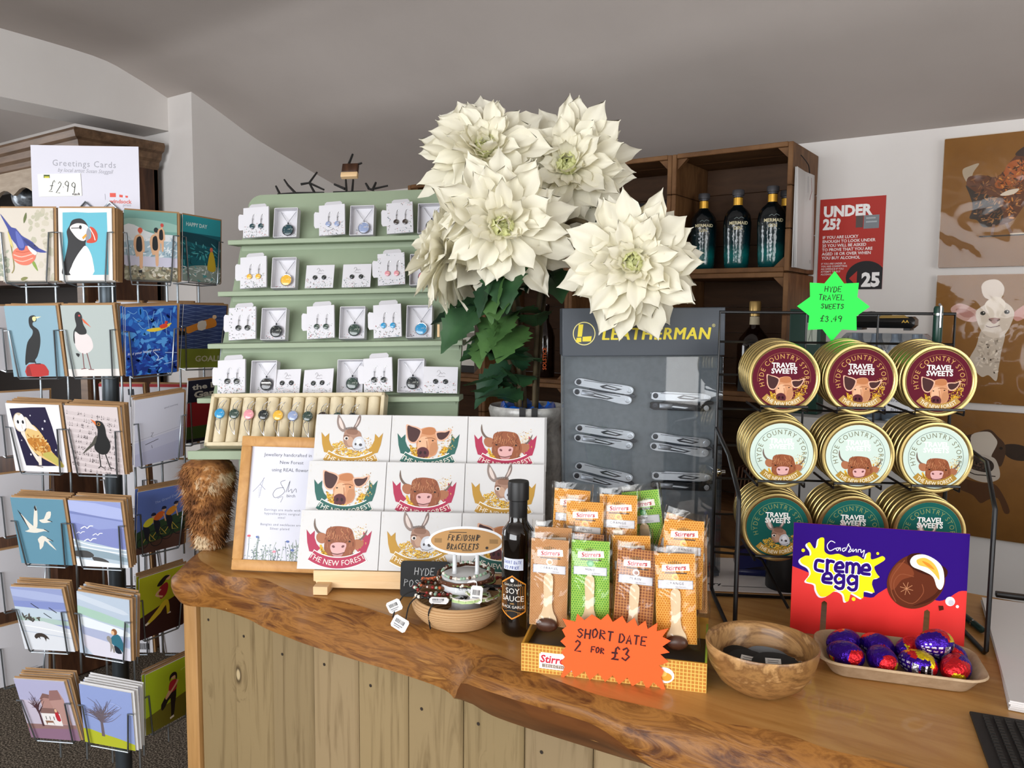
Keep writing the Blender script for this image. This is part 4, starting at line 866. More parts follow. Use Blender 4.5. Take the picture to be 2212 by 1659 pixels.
t = thing('chalkboard_sign', 'small black chalkboard sign leaning on the postcard easel behind the bracelets', 'sign', M)
rr = .006; mb = MB(); mb.prism([p for cx, cz, a0 in ((bw/2-rr, rr, -90), (bw/2-rr, bh-rr, 0), (-bw/2+rr, bh-rr, 90), (-bw/2+rr, rr, 180)) for p in [(cx+rr*cos(rad(a0+a)), cz+rr*sin(rad(a0+a))) for a in (0, 30, 60, 90)]], 0, .004); mb.build('board', BLACKB, t)
a = Art(bw, bh, 0, 0, 88, 62); a.hand('HYDE', 42, 24, 12, 'b9bbbc', 1.1).hand('POST', 24, 44, 12, 'a9abac', 1.1).hand('CARDS', 62, 46, 10, 'a9abac', 1.0); a.build('chalk_lettering', t)

# ---------------------------------------------------------------- bracelet bowl and stand
BC = on(992, 1340, 'Z', 1.0); BC = V((BC.x, BC.y, 1.0)); BR = .074
CANE = noisy('coiled_cane', [(.3, 'a58058'), (.6, 'c09a6e'), (.8, '8e6a45')], 4, (1, 1, 40), rough=.55, dist=.4)
t = thing('cane_bowl', 'shallow coiled cane bowl filled with friendship bracelets', 'bowl', BC)
mb = MB(); NRG = 11
mb.lathe([(.0, .002), (.05, .002)], 40, cap=False)
for k in range(NRG):
    z = .004+.0037*k; r = .052+(BR-.052)*sin(min(1, k/(NRG-3))*pi/2)-.002*max(0, k-NRG+3)
    mb.lathe([(r+.0028*cos(a), z+.0028*sin(a)) for a in [i*pi/4 for i in range(9)]], 40, cap=False)
mb.build('coils', CANE, t, smooth=60)
WPLA = mat('white_plastic', 'd9dbdd', .35)
t = thing('bracelet_stand', 'white plastic stand with an oval kraft bracelets sign, standing in the cane bowl', 'display stand', frame(BC+V((.004, .012, .006)), 33))
mb = MB(); mb.lathe([(.0, 0), (.034, 0), (.034, .004), (.024, .012), (.022, .044), (.024, .046)], 32); mb.build('base', WPLA, t, smooth=50)
mb = MB(); mb.lathe([(.0, .0465), (.038, .0465), (.04, .049), (.04, .0685), (.036, .07), (.0, .07)], 36); o_ = mb.build('drum', WPLA, t, smooth=50)
k0 = None; a = Art(.05, .02, 0, 0, 50, 20, clip=False); a.rect('e8e8ea', 12, 3, 40, 18).text('£1-99', 26, 13, 5.5, '6a6a70'); mb = MB(); a.emit(mb); wrap(mb, 0, .0402); [v.__setitem__(2, v.z+.049) for v in mb.v]; mb.build('price_label', INK, t, smooth=0)
for s in (-1, 1):
    mb = MB(); mb.lathe([(.0045, .0702), (.0035, .074), (.0035, .101), (.0045, .103)], 14, c=(s*.0185, 0, 0)); mb.build('post', WPLA, t)
SO = MX.Translation((0, -.004, .101)) @ MX.Rotation(rad(-18), 4, 'X')
mb = MB(); mb.X = SO; mb.prism([(.0625*cos(i*pi/24), .0235+.0235*sin(i*pi/24)) for i in range(48)], 0, .004); sg = mb.build('oval_sign', WPLA, t)
a = Art(.124, .047, -62, -47, 62, 0, clip=False); a.p('b08550', [(58*cos(i*pi/24), -23.5+19.5*sin(i*pi/24)) for i in range(48)])
a.rect('8d6a3c', -52, -27, -40, -20).rect('8d6a3c', 38, -27, 52, -20).hand('FRIENDSHIP', -2, -24, 9, '241c14', 1.5, shear=.18, xs=.55).hand('BRACELETS', -6, -10, 9, '241c14', 1.5, shear=.18, xs=.55).line('241c14', [-28, -37, 0, -37], 1).line('241c14', [-6, -8, 10, -8], 1).e('241c14', 34, -13, 2.2)
a.build('sign_label', sg, M=SO)
# bracelets: cords and beads, each its own
BEADC = {'red': '8a1f1c', 'white': 'ded8cc', 'green': '8fae94', 'brown': '5a3420', 'black': '191614', 'orange': 'b3542a', 'olive': '8a9a5a', 'lime': 'b9cf95'}
BEADM = {k: mat('bead_'+k, v, .35) for k, v in BEADC.items()}; CORD = {k: mat('cord_'+k, v, .8) for k, v in BEADC.items()}
def bracelet(label, c, rx, ry, tilt, az, cords, beads, n, rb, seed, group=None, tail=False):
    rd = random.Random(seed); t = thing('bracelet', label, 'bracelet', MX.Translation(BC+V(c)) @ MX.Rotation(rad(az), 4, 'Z') @ MX.Rotation(rad(tilt), 4, 'X'), group)
    P = [V((rx*cos(a)+rd.uniform(-.002, .002), ry*sin(a)+rd.uniform(-.002, .002), rd.uniform(-.0012, .0012))) for a in [i*2*pi/14 for i in range(14)]]; P = spl(P, 4)
    for j, cm in enumerate(cords):
        mb = MB(); mb.tube([p+V((0, 0, .0022*(j-(len(cords)-1)/2)))*1+V((.0009*sin(i*1.3+j*2), .0009*cos(i*1.3+j*2), 0)) for i, p in enumerate(P)], .0013, 6, closed=True); mb.build('cord', CORD[cm], t)
    for j, bc in enumerate(sorted(set(beads))):
        mb = MB(); idx = [i for i in range(n) if beads[i % len(beads)] == bc]
        for i in idx:
            p = P[int(i*len(P)/n) % len(P)]; mb.ball(p+V((0, 0, .0002)), rb*rd.uniform(.85, 1.1), n=8, k=6)
        tag(mb.build('bead_string', BEADM[bc], t), bc+' beads', None)
    return t
TAGM = MATS['white_paper']
def price_tag(par, p, yaw, tilt, w=.024, h=.017, cord=True, roll=0):
    M = MX.Translation(V(p)) @ MX.Rotation(rad(yaw), 4, 'Z') @ MX.Rotation(rad(tilt), 4, 'X') @ MX.Rotation(rad(roll), 4, 'Y')
    mb = MB(); mb.X = M; c_ = .003; mb.prism([(-w/2+c_, 0), (w/2-c_, 0), (w/2, c_), (w/2, h-c_), (w/2-c_, h), (-w/2+c_, h), (-w/2, h-c_), (-w/2, c_)], 0, .0005); o = mb.build('price_tag', TAGM, par)
    a = Art(w, h, 0, 0, 24, 17); rd = random.Random(5); x = 4
    while x < 19: ww = rd.choice((.4, .7, 1)); a.rect('3a3a3e', x, 4, x+ww, 9); x += ww+rd.choice((.5, .8, 1))
    a.rect('77777c', 4, 11, 18, 12).rect('77777c', 5, 13.5, 15, 14.3); a.build('tag_print', o, M=M)
DRT = 'on the white drum of the bracelet stand'
bracelet('pale green and brown beaded bracelet round the drum under the kraft sign', (.004, .012, .0815), .038, .036, 3, 0, ['white'], ['green', 'green', 'brown', 'white'], 34, .0028, 1)
bracelet('brown braided bracelet with white beads hanging low on the drum', (.004, .012, .0745), .0455, .0455, 4, 10, ['brown', 'brown', 'brown'], ['brown', 'white', 'brown', 'brown', 'brown'], 26, .003, 2)
bracelet('dark red beaded bracelet sloping off the right of the drum', (.054, .05, .06), .021, .018, 8, 20, ['brown'], ['red'], 36, .0029, 3)
bracelet('olive and black corded bracelet behind the white posts', (.004, .012, .0685), .0465, .0465, 3, 120, ['black', 'olive'], ['white', 'olive'], 12, .0024, 4)
bracelet('red and turquoise beaded brown bracelet at the left of the bowl', (-.036, -.012, .054), .031, .026, -12, 10, ['brown', 'brown'], ['red', 'green', 'orange', 'brown', 'white'], 26, .0028, 5)
bracelet('orange beaded bracelet heaped at the left of the bowl', (-.04, .0, .061), .03, .024, -22, 40, ['brown', 'orange'], ['orange', 'orange', 'brown'], 28, .0026, 6)
bracelet('brown leather corded bracelet low on the left rim of the bowl', (-.043, -.012, .048), .032, .026, 6, -20, ['brown', 'brown', 'brown'], ['white', 'red', 'brown'], 12, .0026, 7)
bracelet('black cord bracelet with white square beads at the front of the bowl', (-.006, -.036, .05), .04, .024, -8, 30, ['black'], ['white', 'white', 'black', 'black', 'black', 'black'], 22, .0029, 8)
bracelet('lime green plaited bracelet at the front right of the bowl', (.034, -.014, .051), .032, .028, -6, 50, ['lime', 'lime', 'white'], ['lime', 'black', 'olive', 'lime'], 16, .0022, 9)
bracelet('white knotted cord bracelet at the right rim of the bowl', (.043, .006, .056), .03, .026, 8, 90, ['white', 'olive'], ['white', 'orange', 'olive'], 14, .0024, 10)
bracelet('dark grey corded bracelet behind the stand on the right', (.045, .024, .058), .03, .026, -25, 30, ['black', 'black'], ['white', 'black', 'black'], 14, .0024, 11)
b_ = bracelet('red and white beaded bracelet across the left front of the bowl', (-.03, -.03, .0525), .034, .022, -10, 5, ['brown'], ['red', 'white', 'green', 'red', 'brown'], 26, .0028, 12)
I = b_.matrix_basis.inverted()
for (px, py, z, yaw) in ((790, 1378, 0, 0),): pass
hang = thing('corded_price_tags', 'two white price tags on black cords hanging over the left of the bowl', 'price tags', BC)
mb = MB(); mb.tube(spl([(-.045, -.045, .055), (-.062, -.062, .048), (-.07, -.072, .03), (-.074, -.078, .012)], 4, False), .0012, 6); mb.tube(spl([(-.03, -.055, .055), (-.042, -.072, .04), (-.045, -.08, .012), (-.05, -.084, .004)], 4, False), .0012, 6); mb.tube(spl([(.005, -.07, .05), (.002, -.0768, .038), (-.002, -.071, .018), (-.004, -.066, .006)], 4, False), .0012, 6); mb.build('cord', CORD['black'], hang)
price_tag(hang, (-.068, -.0745, .022), 20, 0, .026, .019, roll=-28); price_tag(hang, (-.052, -.092, .002), 20, -25, .028, .02, roll=22)
t2 = thing('price_tag', 'white oval price tag lying at the front rim of the cane bowl', 'price tag', BC+V((.012, -.066, .05))); price_tag(t2, (0, 0, 0), 30, -45, .03, .011)
t2 = thing('price_tag', 'pair of white price tags at the right rim beside the dark bottle', 'price tag', BC+V((.057, -.03, .05))); price_tag(t2, (0, 0, 0), 30, -12, .019, .027, roll=4); price_tag(t2, (-.012, .012, .004), 30, -12, .016, .026, roll=-12)

# ---------------------------------------------------------------- soy sauce bottle
q = on(1117, 1366, 'Z', 1.0); SBM = frame((q.x, q.y, 1.0), 40)
SOY = mat('black_sauce_glass', '0a0503', .08, spec=.6, coat=.4)
t = thing('sauce_bottle', 'tall black soy sauce bottle with an orange edged label between bracelets and packets', 'bottle', SBM)
mb = MB(); mb.lathe([(.0, .0), (.02, 0), (.0245, .004), (.0252, .02), (.0252, .13), (.0255, .152), (.0245, .166), (.018, .174), (.0145, .18), (.0135, .2)], 36); mb.build('body', SOY, t, smooth=50)
mb = MB(); mb.lathe([(.0142, .1805), (.0142, .212), (.0165, .2135), (.0165, .239), (.0155, .242)], 28); mb.build('cap', mat('black_shrink_cap', '141415', .45), t, smooth=50)
a = Art(.06, .17, 0, 0, 60, 170, clip=False)
hx = lambda k: [30-22*k, 120-0, 30-22*k, 84, 30, 68-(k-1)*14, 30+22*k, 84, 30+22*k, 120, 30, 140+(k-1)*14]
def fine(poly, n=8):
    P = pairs(poly); return [v for i in range(len(P)) for k in range(n) for v in (P[i][0]+(P[(i+1) % len(P)][0]-P[i][0])*k/n, P[i][1]+(P[(i+1) % len(P)][1]-P[i][1])*k/n)]
def strips(a, col, x0, y0, x1, y1, n=10):
    a.lay += 1
    for i in range(n): xa, xb = x0+(x1-x0)*i/n, x0+(x1-x0)*(i+1)/n; a.raw(col, [a.m(v) for v in ((xa, y0), (xb, y0), (xb, y1), (xa, y1))], a.lay)
strips(a, 'd98a2b', 8, 84, 52, 128, 14); strips(a, '16120f', 9.5, 86, 50.5, 126.5, 14)
for yy0, yy1, s_ in ((84, 70, 1), (128, 140, 1)):
    a.lay += 1
    for i in range(14):
        xa, xb = 8+44*i/14, 8+44*(i+1)/14; f_2 = lambda x: yy0+(yy1-yy0)*(1-abs(x-30)/22); a.raw('d98a2b', [a.m(v) for v in ((xa, yy0), (xb, yy0), (xb, f_2(xb)), (xa, f_2(xa)))], a.lay)
    for i in range(14):
        xa, xb = 9.5+41*i/14, 9.5+41*(i+1)/14; f_3 = lambda x: yy0+(1 if yy0 < 100 else -1)*1.6+(yy1-yy0)*(1-abs(x-30)/20.5)*.93; a.raw('16120f', [a.m(v) for v in ((xa, yy0+(3 if yy0 < 100 else -3)), (xb, yy0+(3 if yy0 < 100 else -3)), (xb, f_3(xb)), (xa, f_3(xa)))], a.lay+1)
    a.lay += 1
a.text('GARLIC FARM', 30, 87, 3.4, 'e8e0d0').text('SOY', 30, 99, 9, 'f0ece4').text('SAUCE', 30, 111, 9, 'f0ece4').text('with', 30, 116, 3, 'd9a860').text('BLACK GARLIC', 30, 122, 4.4, 'f0ece4').line('a87a3a', [18, 128, 30, 126, 42, 129], .8, 3).e('e8e8e8', 30, 78, 3, 3)
strips(a, 'd6dcea', 14, 44, 47, 62, 10); a.hand('SHORT DATE', 30, 52, 4.6, '3a4a9a', .6, xs=.6).hand('1/2 PRICE', 30, 60, 4.6, '3a4a9a', .6, xs=.65)
mb = MB(); mb.X = MX.Rotation(rad(-28), 4, 'Z'); k0 = 0; a.emit(mb); mbx = MB(); mbx.v = [MX.Rotation(rad(28), 4, 'Z') @ v for v in mb.v]; mbx.f, mbx.m, mbx.c = mb.f, mb.m, mb.c; wrap(mbx, 0, .0256); R_ = MX.Rotation(rad(-24), 4, 'Z'); mbx.v = [R_ @ v for v in mbx.v]; mbx.build('label', INK, t, smooth=0)

# ---------------------------------------------------------------- tool cabinet
LMX = frame((-.654, 1.346, 1.0035), 35.3, 0, .9); LW_, LH_, LD_ = .3, .509, .085
x0, zh = hit(LMX, 1390, 769); CAB = mat('slate_grey_cabinet', '3d434b', .45); CABB = noisy('grey_felt_panel', [(.4, '74797b'), (.6, '7b8082')], 90, rough=.8)
t = thing('tool_cabinet', 'slate grey display cabinet of folding pocket tools behind a clear cover', 'display cabinet', LMX)
mb = MB(); mb.box((0, LD_/2, (zh+LH_)/2), (LW_, LD_, LH_-zh)); hd = mb.build('header', CAB, t, bevel=.0015)
mb = MB(); mb.box((0, .06, zh/2), (LW_-.004, .05, zh-.001)); mb.build('back_panel', CABB, t)
mb = MB(); mb.box((0, .03, .006), (LW_-.006, .05, .01)); mb.build('floor_board', CAB, t)
CLEAR = film('clear_acrylic', 'f4f6f8', .02, .02, None)
mb = MB()
for c, d in (((0, .0025, zh/2+.003), (LW_-.004, .003, zh-.01)), ((-LW_/2+.0035, .018, zh/2+.003), (.003, .03, zh-.01)), ((LW_/2-.0035, .018, zh/2+.003), (.003, .03, zh-.01))): mb.box(c, d)
mb.build('clear_cover', CLEAR, t)
s_ = LW_/355.0; a = Art(LW_, LH_-zh, 85, 95, 1375, 462)
a.ring('d9cf86', 258, 288, 86, 7, 40).p('d8c63c', [215, 218, 252, 218, 240, 312, 205, 312]).p('d8c63c', [246, 312, 318, 308, 312, 348, 244, 348]).p('d8c63c', [198, 320, 236, 318, 236, 352, 192, 356])
[a.text('LEATHERMAN', 824+k*3, 335+(k % 2)*2, 94, 'd8c63c', shear=.16, xs=.97, track=8) for k in range(4)]; a.text('®', 1283, 245, 26, 'd9cf86')
a.build('logo', hd, M=MX.Translation((0, 0, zh)))
STEEL = noisy('brushed_steel', [(.3, 'c9ccd0'), (.7, 'e2e4e6')], 30, (1, 1, 14), rough=.34, metal=.75); STEELD = mat('dark_tool_steel', '4a4c50', .35, .9); BLK = mat('black_tool', '17181a', .4)
def tool(px, py, ang, label, kind):
    x, z = hit(LMX, px, py, .03); t = thing('folding_multi_tool', label, 'multi-tool', LMX @ MX.Translation((x, .0275, z)) @ MX.Rotation(rad(ang), 4, 'Y'))
    L2 = .056; DK2 = MATS['dark_tool_steel']; tl = 1 if kind == 'b' else -1
    for s, off in ((1, .0095), (-1, -.0095)):
        h2 = .0082 if s > 0 else .0078
        if kind == 'b': sh = [(-L2, off-h2*.7), (-L2+.006, off-h2), (L2-.012, off-h2*.9), (L2-.002, off-h2*.45), (L2, off), (L2-.002, off+h2*.5), (L2-.014, off+h2*.95), (-L2*.55, off+h2), (-L2*.62, off+h2*.75), (-L2+.004, off+h2*.8), (-L2, off+h2*.5)]
        else: sh = [(p.x, p.y) for p in spl([(-L2, off-s*.0015), (-L2+.006, off-.0066), (-L2*.5, off-.0074), (0, off-.0068-.0012*s), (L2*.5, off-.0082), (L2-.007, off-.0076), (L2, off), (L2-.006, off+.0074), (L2*.4, off+.0076), (-L2*.1, off+.006), (-L2*.55, off+.0072), (-L2+.006, off+.0066)], 3)]
        mb = MB(); mb.prism(sh, -.006, .006); mb.build('handle', BLK if kind == 'b' and s < 0 else STEEL, t, bevel=.0022)
        x0_, x1_ = (-L2*.15, L2*.62) if s > 0 else (-L2*.5, L2*.4)
        mb = MB(); mb.prism([(x0_, off-.0012), (x0_+.006, off-.0042), (x1_-.012, off-.0048), (x1_, off-.0005), (x1_-.02, off+.0022), (x0_+.012, off+.0036)], -.0066, -.006); mb.build('cutout', DK2, t)
        mb = MB(); mb.prism([(x0_+.008, off-.001), (x1_-.014, off-.0028), (x1_-.008, off-.0008), (x0_+.014, off+.0012)], -.0074, -.0066); mb.build('blade', STEEL, t, bevel=.0003)
        mb = MB(); mb.tube([(-L2*.7, -.0062, off+.0048), (L2*.6, -.0062, off+.0052)], .0005, 5); mb.build('groove', DK2, t)
        for sx in (-1, 1):
            mb = MB(); mb.lathe([(.0052, -.0058), (.005, -.0074), (.0034, -.0076), (.003, -.0068), (.0012, -.0068), (.001, -.0078)], 16, c=(sx*(L2-.0075), 0, off), ax='Y'); mb.build('pivot', DK2 if sx < 0 else CHR if 'CHR' in globals() else STEEL, t)
    mb = MB(); mb.prism([(L2*.7, -.004), (L2+.004, -.003), (L2+.007, 0), (L2+.004, .003), (L2*.7, .004)], -.004, .004); mb.build('jaw', DK2, t, bevel=.0008)
    mb = MB(); mb.box((-L2*.5, -.0068, -.0092), (.024, .0012, .009), b=.0005); mb.build('clip_plate', mat('satin_plate', '9a9ca0', .4, .6), t)
    mb = MB(); mb.lathe([(.003, -.006), (.003, .0009)], 8, c=(0, .0, 0), ax='Y'); mb2 = MB(); mb2.box((0, .0066, 0), (.05, .0012, .012)); mb2.build('hanger', CAB, t)
    return t
tool(1302, 844, 10, 'bright steel folding tool at the upper left of the tool cabinet', 's')
tool(1469, 867, 3, 'folding tool with a black lower handle at the upper right of the cabinet', 'b')
tool(1304, 942, 9, 'steel folding tool in the middle left of the tool cabinet', 's')
tool(1467, 959, 8, 'steel folding tool in the middle right of the tool cabinet', 's')
tool(1301, 1028, 14, 'steel folding tool at the lower left above the orange packets', 's')
tool(1470, 1038, 3, 'folding tool with black lower handle beside the cabinet lock', 'b')
x, z = hit(LMX, 1552, 1016, -.002); CHR = mat('chrome', 'c9ccd0', .12, 1)
mb = MB(); mb.lathe([(.006, .002), (.006, -.014), (.0075, -.015), (.0075, -.022), (.006, -.023)], 18, c=(x-.006, 0, z), ax='Y'); mb.lathe([(.004, -.012), (.004, .012)], 12, c=(z*0+x-.004, -.018, z), ax='X'); o_ = mb.build('lock', CHR, t); tag(o_, 'chrome cylinder lock', None)
x, z = hit(LMX, 1541, 975, .002); mb = MB(); mb.box((x, .0005, z), (.004, .001, .026)); mb.build('slot', BLK, t)
mb = MB(); mb.lathe([(.004, .0001), (.004, -.0008)], 12, c=(hit(LMX, 1535, 1218)[0], 0, hit(LMX, 1535, 1218)[1]), ax='Y'); mb.build('screw', BLK, t)

# ---------------------------------------------------------------- carton of chocolate stirrers
BXM = frame((-.498, .9375, 1.0), 21.1); BW, BD, BH = .253, .115, .04
def waffle(a, x0, y0, x1, y1, c0, c1, n, m=None, w=.12):
    a.rect(c0, x0, y0, x1, y1); sx = (x1-x0)/n; m = m or max(1, round((y1-y0)/sx)); sy = (y1-y0)/m; a.lay += 1; L = a.lay
    for i in range(n):
        for j in range(m): a.raw(c1, [a.m(v) for v in ((x0+sx*(i+w), y0+sy*(j+w)), (x0+sx*(i+1-w), y0+sy*(j+w)), (x0+sx*(i+1-w), y0+sy*(j+1-w)), (x0+sx*(i+w), y0+sy*(j+1-w)))], L)
t = thing('stirrer_carton', 'shallow waffle patterned yellow carton holding chocolate stirrer packets', 'carton', BXM)
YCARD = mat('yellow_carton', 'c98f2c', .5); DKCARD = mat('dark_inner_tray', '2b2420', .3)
mb = MB(); mb.box((0, .0015, BH/2), (BW, .003, BH)); fp = mb.build('front_panel', YCARD, t)
a = Art(BW, BH, 0, 0, 253, 40); waffle(a, 0, 0, 253, 40, 'e2b45a', 'b5762a', 50, 8)
a.rect('f2efec', 28, 10, 72, 32).p('f2efec', [26, 12, 74, 8, 74, 33, 26, 33]).text('Stirrers', 50, 24, 11, 'c01f35', bold=.03, shear=.15).rect('8d7f72', 30, 26, 72, 31).text('SELECTION', 51, 30.2, 3.6, 'efe6dc', track=1)
a.e('f4f2ee', 198, 22, 13, 11).e('d9922b', 200, 24, 8, 6).e('e9b45a', 196, 20, 5, 4); a.build('waffle_print', fp)
for s, nm in ((-1, 'left_panel'), (1, 'right_panel')):
    mb = MB(); mb.prism([(0, 0), (BD-.004, 0), (BD-.004, .052), (0, BH)], -.0014, .0014); o_ = mb.build(nm, YCARD if s < 0 else mat('lime_card', '9db83c', .5), t); o_.matrix_basis = MX.Translation((s*(BW/2-.0015), .0035, 0)) @ MX.Rotation(rad(90), 4, 'Z')
mb = MB(); mb.box((0, BD-.002, .03), (BW, .003, .06)); mb.build('back_panel', YCARD, t)
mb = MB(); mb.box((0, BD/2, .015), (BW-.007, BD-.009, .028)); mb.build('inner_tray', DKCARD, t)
CHOC = mat('milk_chocolate', '4a2a1c', .35); SPOON = noisy('birch_spoon', [(.3, 'd8bd97'), (.7, 'e2cbaa')], 4, (20, 20, 2)); BAG = film('packet_film', 'fbfaf8', .02, .08, (26, .5))
FL = {'caramel': ('dfb684', 'a8692f', 'ee'), 'mint': ('b4d858', '63a335', ''), 'plain': ('c98c4e', '8a4f2c', ''), 'orange': ('efbc5c', 'cf7f1c', '')}
PK = {}
def packet(kind, M, label, w=.054, h=.135):
    if kind in PK: return dup(PK[kind], M, label)
    t = thing('chocolate_stirrer_packet', label, 'packet', M); PK[kind] = t; c0, c1, _ = FL[kind]
    mb = MB(); mb.box((0, .006, h/2+.002), (w, .001, h-.012)); cd = mb.build('backing_card', mat('card_'+kind, c0, .5), t)
    a = Art(w-.001, h-.0125, 0, 0, 54, 123)
    if kind in ('plain',): waffle(a, 0, 0, 54, 123, c0, c1, 13)
    else:
        a.rect(c0, 0, 0, 54, 123); a.lay += 1; L = a.lay; ss = 2.4 if kind == 'caramel' else 3.6
        for i in range(int(56/ss)+1):
            for j in range(int(126/(ss*.87))+1):
                cx, cy = i*ss+(ss/2 if j % 2 else 0), j*ss*.87; a.raw(c1, [a.m((cx+ss*.46*cos(b), cy+ss*.46*sin(b))) for b in [k*pi/3+pi/6 for k in range(6)]], L)
    for i in range(7): a.line('6a5a3a', [19+i*2.6, 16, 18.6+i*2.7, 10+abs(i-3)*.8], 1.1)
    a.p('f6efe8', [9, 16, 46, 13.5, 47, 23, 9, 25]).text('Stirrers', 28, 22.5, 6.6, 'b9203a', bold=.03, shear=.15, rot=-4).rect('4a3a30', 13, 26, 43, 27.6)
    a.e({'mint': '2f9a4a', 'orange': 'efc04a', 'plain': 'efe8e0', 'caramel': 'efe0c0'}[kind], 27, 32, 5, 4.6).e({'mint': '7fce8a', 'orange': 'e08f2a', 'plain': '8a4a2c', 'caramel': 'c98a3a'}[kind], 27.5, 32.5, 3, 2.6)
    a.rect('8f96a4', 3, 36.5, 51, 48.5).rect('dfe1ea', 3.7, 37.1, 50.3, 47.9).text(kind.upper(), 27, 42.6, 3.6, '4a4a5a', track=.7).text('Milk Chocolate Stirrers', 27, 46.5, 2.2, '7a7a88')
    a.build('printed_card', cd, M=MX.Translation((0, .0055, .0085)))
    mb = MB(); sp = spl([(-.0062, .08), (-.006, .045), (-.008, .03), (-.013, .02), (-.013, .006), (0, .003), (.013, .006), (.013, .02), (.008, .03), (.006, .045), (.0062, .08)], 3); mb.prism([(p.x, p.y) for p in sp], .001, .0024); mb.build('wooden_spoon', SPOON, t)
    mb = MB(); mb.ball((0, -.002, .0115), (.0155, .0062, .0098), n=16, k=10); mb.build('chocolate', CHOC, t)
    mb = MB(); n, m_ = 10, 16; vs = []
    for i in range(m_+1):
        z = i/m_*(h+.006); bulge = .011*max(0, 1-z/(h*.85))**.6*min(1, z/.006+.25) if z < h*.85 else 0
        for j in range(n+1):
            x = (j/n-.5)*(w+.008); e_ = 1-(2*j/n-1)**2; vs.append((x, .0045-.004*e_-bulge*e_+NZ.noise(V((x*90, z*60, 2)))*.0016*e_, z))
        for j in range(n, -1, -1): x = (j/n-.5)*(w+.008); vs.append((x, .0075, z))
    k = 2*n+2; mb.add(vs, [(i*k+j, i*k+(j+1) % k, (i+1)*k+(j+1) % k, (i+1)*k+j) for i in range(m_) for j in range(k)]); mb.build('clear_bag', BAG, t, smooth=180)
    return t
def pk_at(kind, px, pytop, y, roll, tilt, label):
    x, z = hit(BXM, px, pytop, y); packet(kind, BXM @ MX.Translation((x, y, max(.031, z-.141))) @ MX.Rotation(rad(-tilt), 4, 'X') @ MX.Rotation(rad(-roll), 4, 'Y'), label)
pk_at('caramel', 1184, 1155, .016, 0, 4, 'pale honeycomb patterned stirrer packet, first of the front four')
pk_at('mint', 1276, 1158, .018, 1, 4, 'green mint stirrer packet in front row of the carton')
pk_at('plain', 1368, 1176, .018, -2, 4, 'brown waffle patterned plain stirrer packet in front row of the carton')
pk_at('orange', 1468, 1186, .016, 3, 4, 'orange stirrer packet at the right end of the front row')
for k, (kd, px, py, y, ro, lab) in enumerate((('caramel', 1196, 1128, .042, 1, 'caramel packet right behind the front left stirrer packet'), ('plain', 1255, 1140, .0475, -2, 'waffle patterned packet half hidden behind the mint one'), ('orange', 1372, 1146, .042, 3, 'orange packet in second row behind the plain one'), ('orange', 1478, 1112, .044, 0, 'orange packet right behind the front right stirrer packet'),
        ('orange', 1262, 1072, .066, 0, 'orange packet with a white glint, tall in the back group'), ('orange', 1338, 1057, .072, 1, 'orange packet upright in the middle of the back group'), ('orange', 1228, 1045, .092, -2, 'orange packet at the far left of the back group'), ('mint', 1412, 1048, .1, 9, 'green mint packet tilted at the back of the carton'), ('orange', 1432, 1098, .069, -14, 'orange packet tilted in front of the back mint packet'), ('caramel', 1492, 1128, .083, 2, 'pale packet at the back right corner of the carton'))):
    pk_at(kd, px, py, y, ro, 2, lab)
SP = [415, 1050, 508, 1072, 520, 1015, 572, 1062, 625, 1020, 690, 1060, 740, 1015, 775, 1075, 843, 1030, 875, 1085, 930, 1045, 955, 1105, 1010, 1065, 1025, 1125, 1095, 1080, 1090, 1140, 1175, 1120, 1130, 1180, 1190, 1210, 1130, 1250, 1182, 1292, 1115, 1305, 1175, 1360, 1105, 1385, 1140, 1425, 1120, 1470, 1165, 1590, 1065, 1505, 1022, 1560, 985, 1490, 915, 1535, 880, 1470, 820, 1522, 775, 1455, 720, 1502, 670, 1440, 610, 1490, 575, 1425, 500, 1472, 480, 1420, 390, 1500, 430, 1395, 400, 1362, 432, 1325, 405, 1290, 440, 1250, 400, 1212, 437, 1178, 412, 1130, 445, 1105]
pts = [hit(BXM, 1090+x/3.3176, 1020+y/3.3176, -.004) for x, y in pairs(SP)]
xa, xb = min(p[0] for p in pts), max(p[0] for p in pts); za, zb = min(p[1] for p in pts), max(p[1] for p in pts)
t = thing('price_burst', 'orange spiky card burst with handwritten short date price on the stirrer carton', 'price sign', BXM @ MX.Translation(((xa+xb)/2, -.004, za)))
mb = MB(); mb.prism([(p[0]-(xa+xb)/2, p[1]-za) for p in pts], 0, .0008); mb.build('card', mat('fluorescent_orange_card', 'ff5a1c', .6), t)
a = Art(xb-xa, zb-za, 390, 1015, 1190, 1590, clip=False); a.hand('SHORT', 648, 1218, 70, '3a0f0e', 13, seed=2).hand('DATE', 920, 1228, 66, '3a0f0e', 12, seed=3).hand('2', 525, 1335, 84, '3a0f0e', 13).hand('FOR', 670, 1325, 44, '3a0f0e', 10, seed=5).hand('£3', 835, 1355, 98, '3a0f0e', 14, seed=6); a.build('handwriting', t)
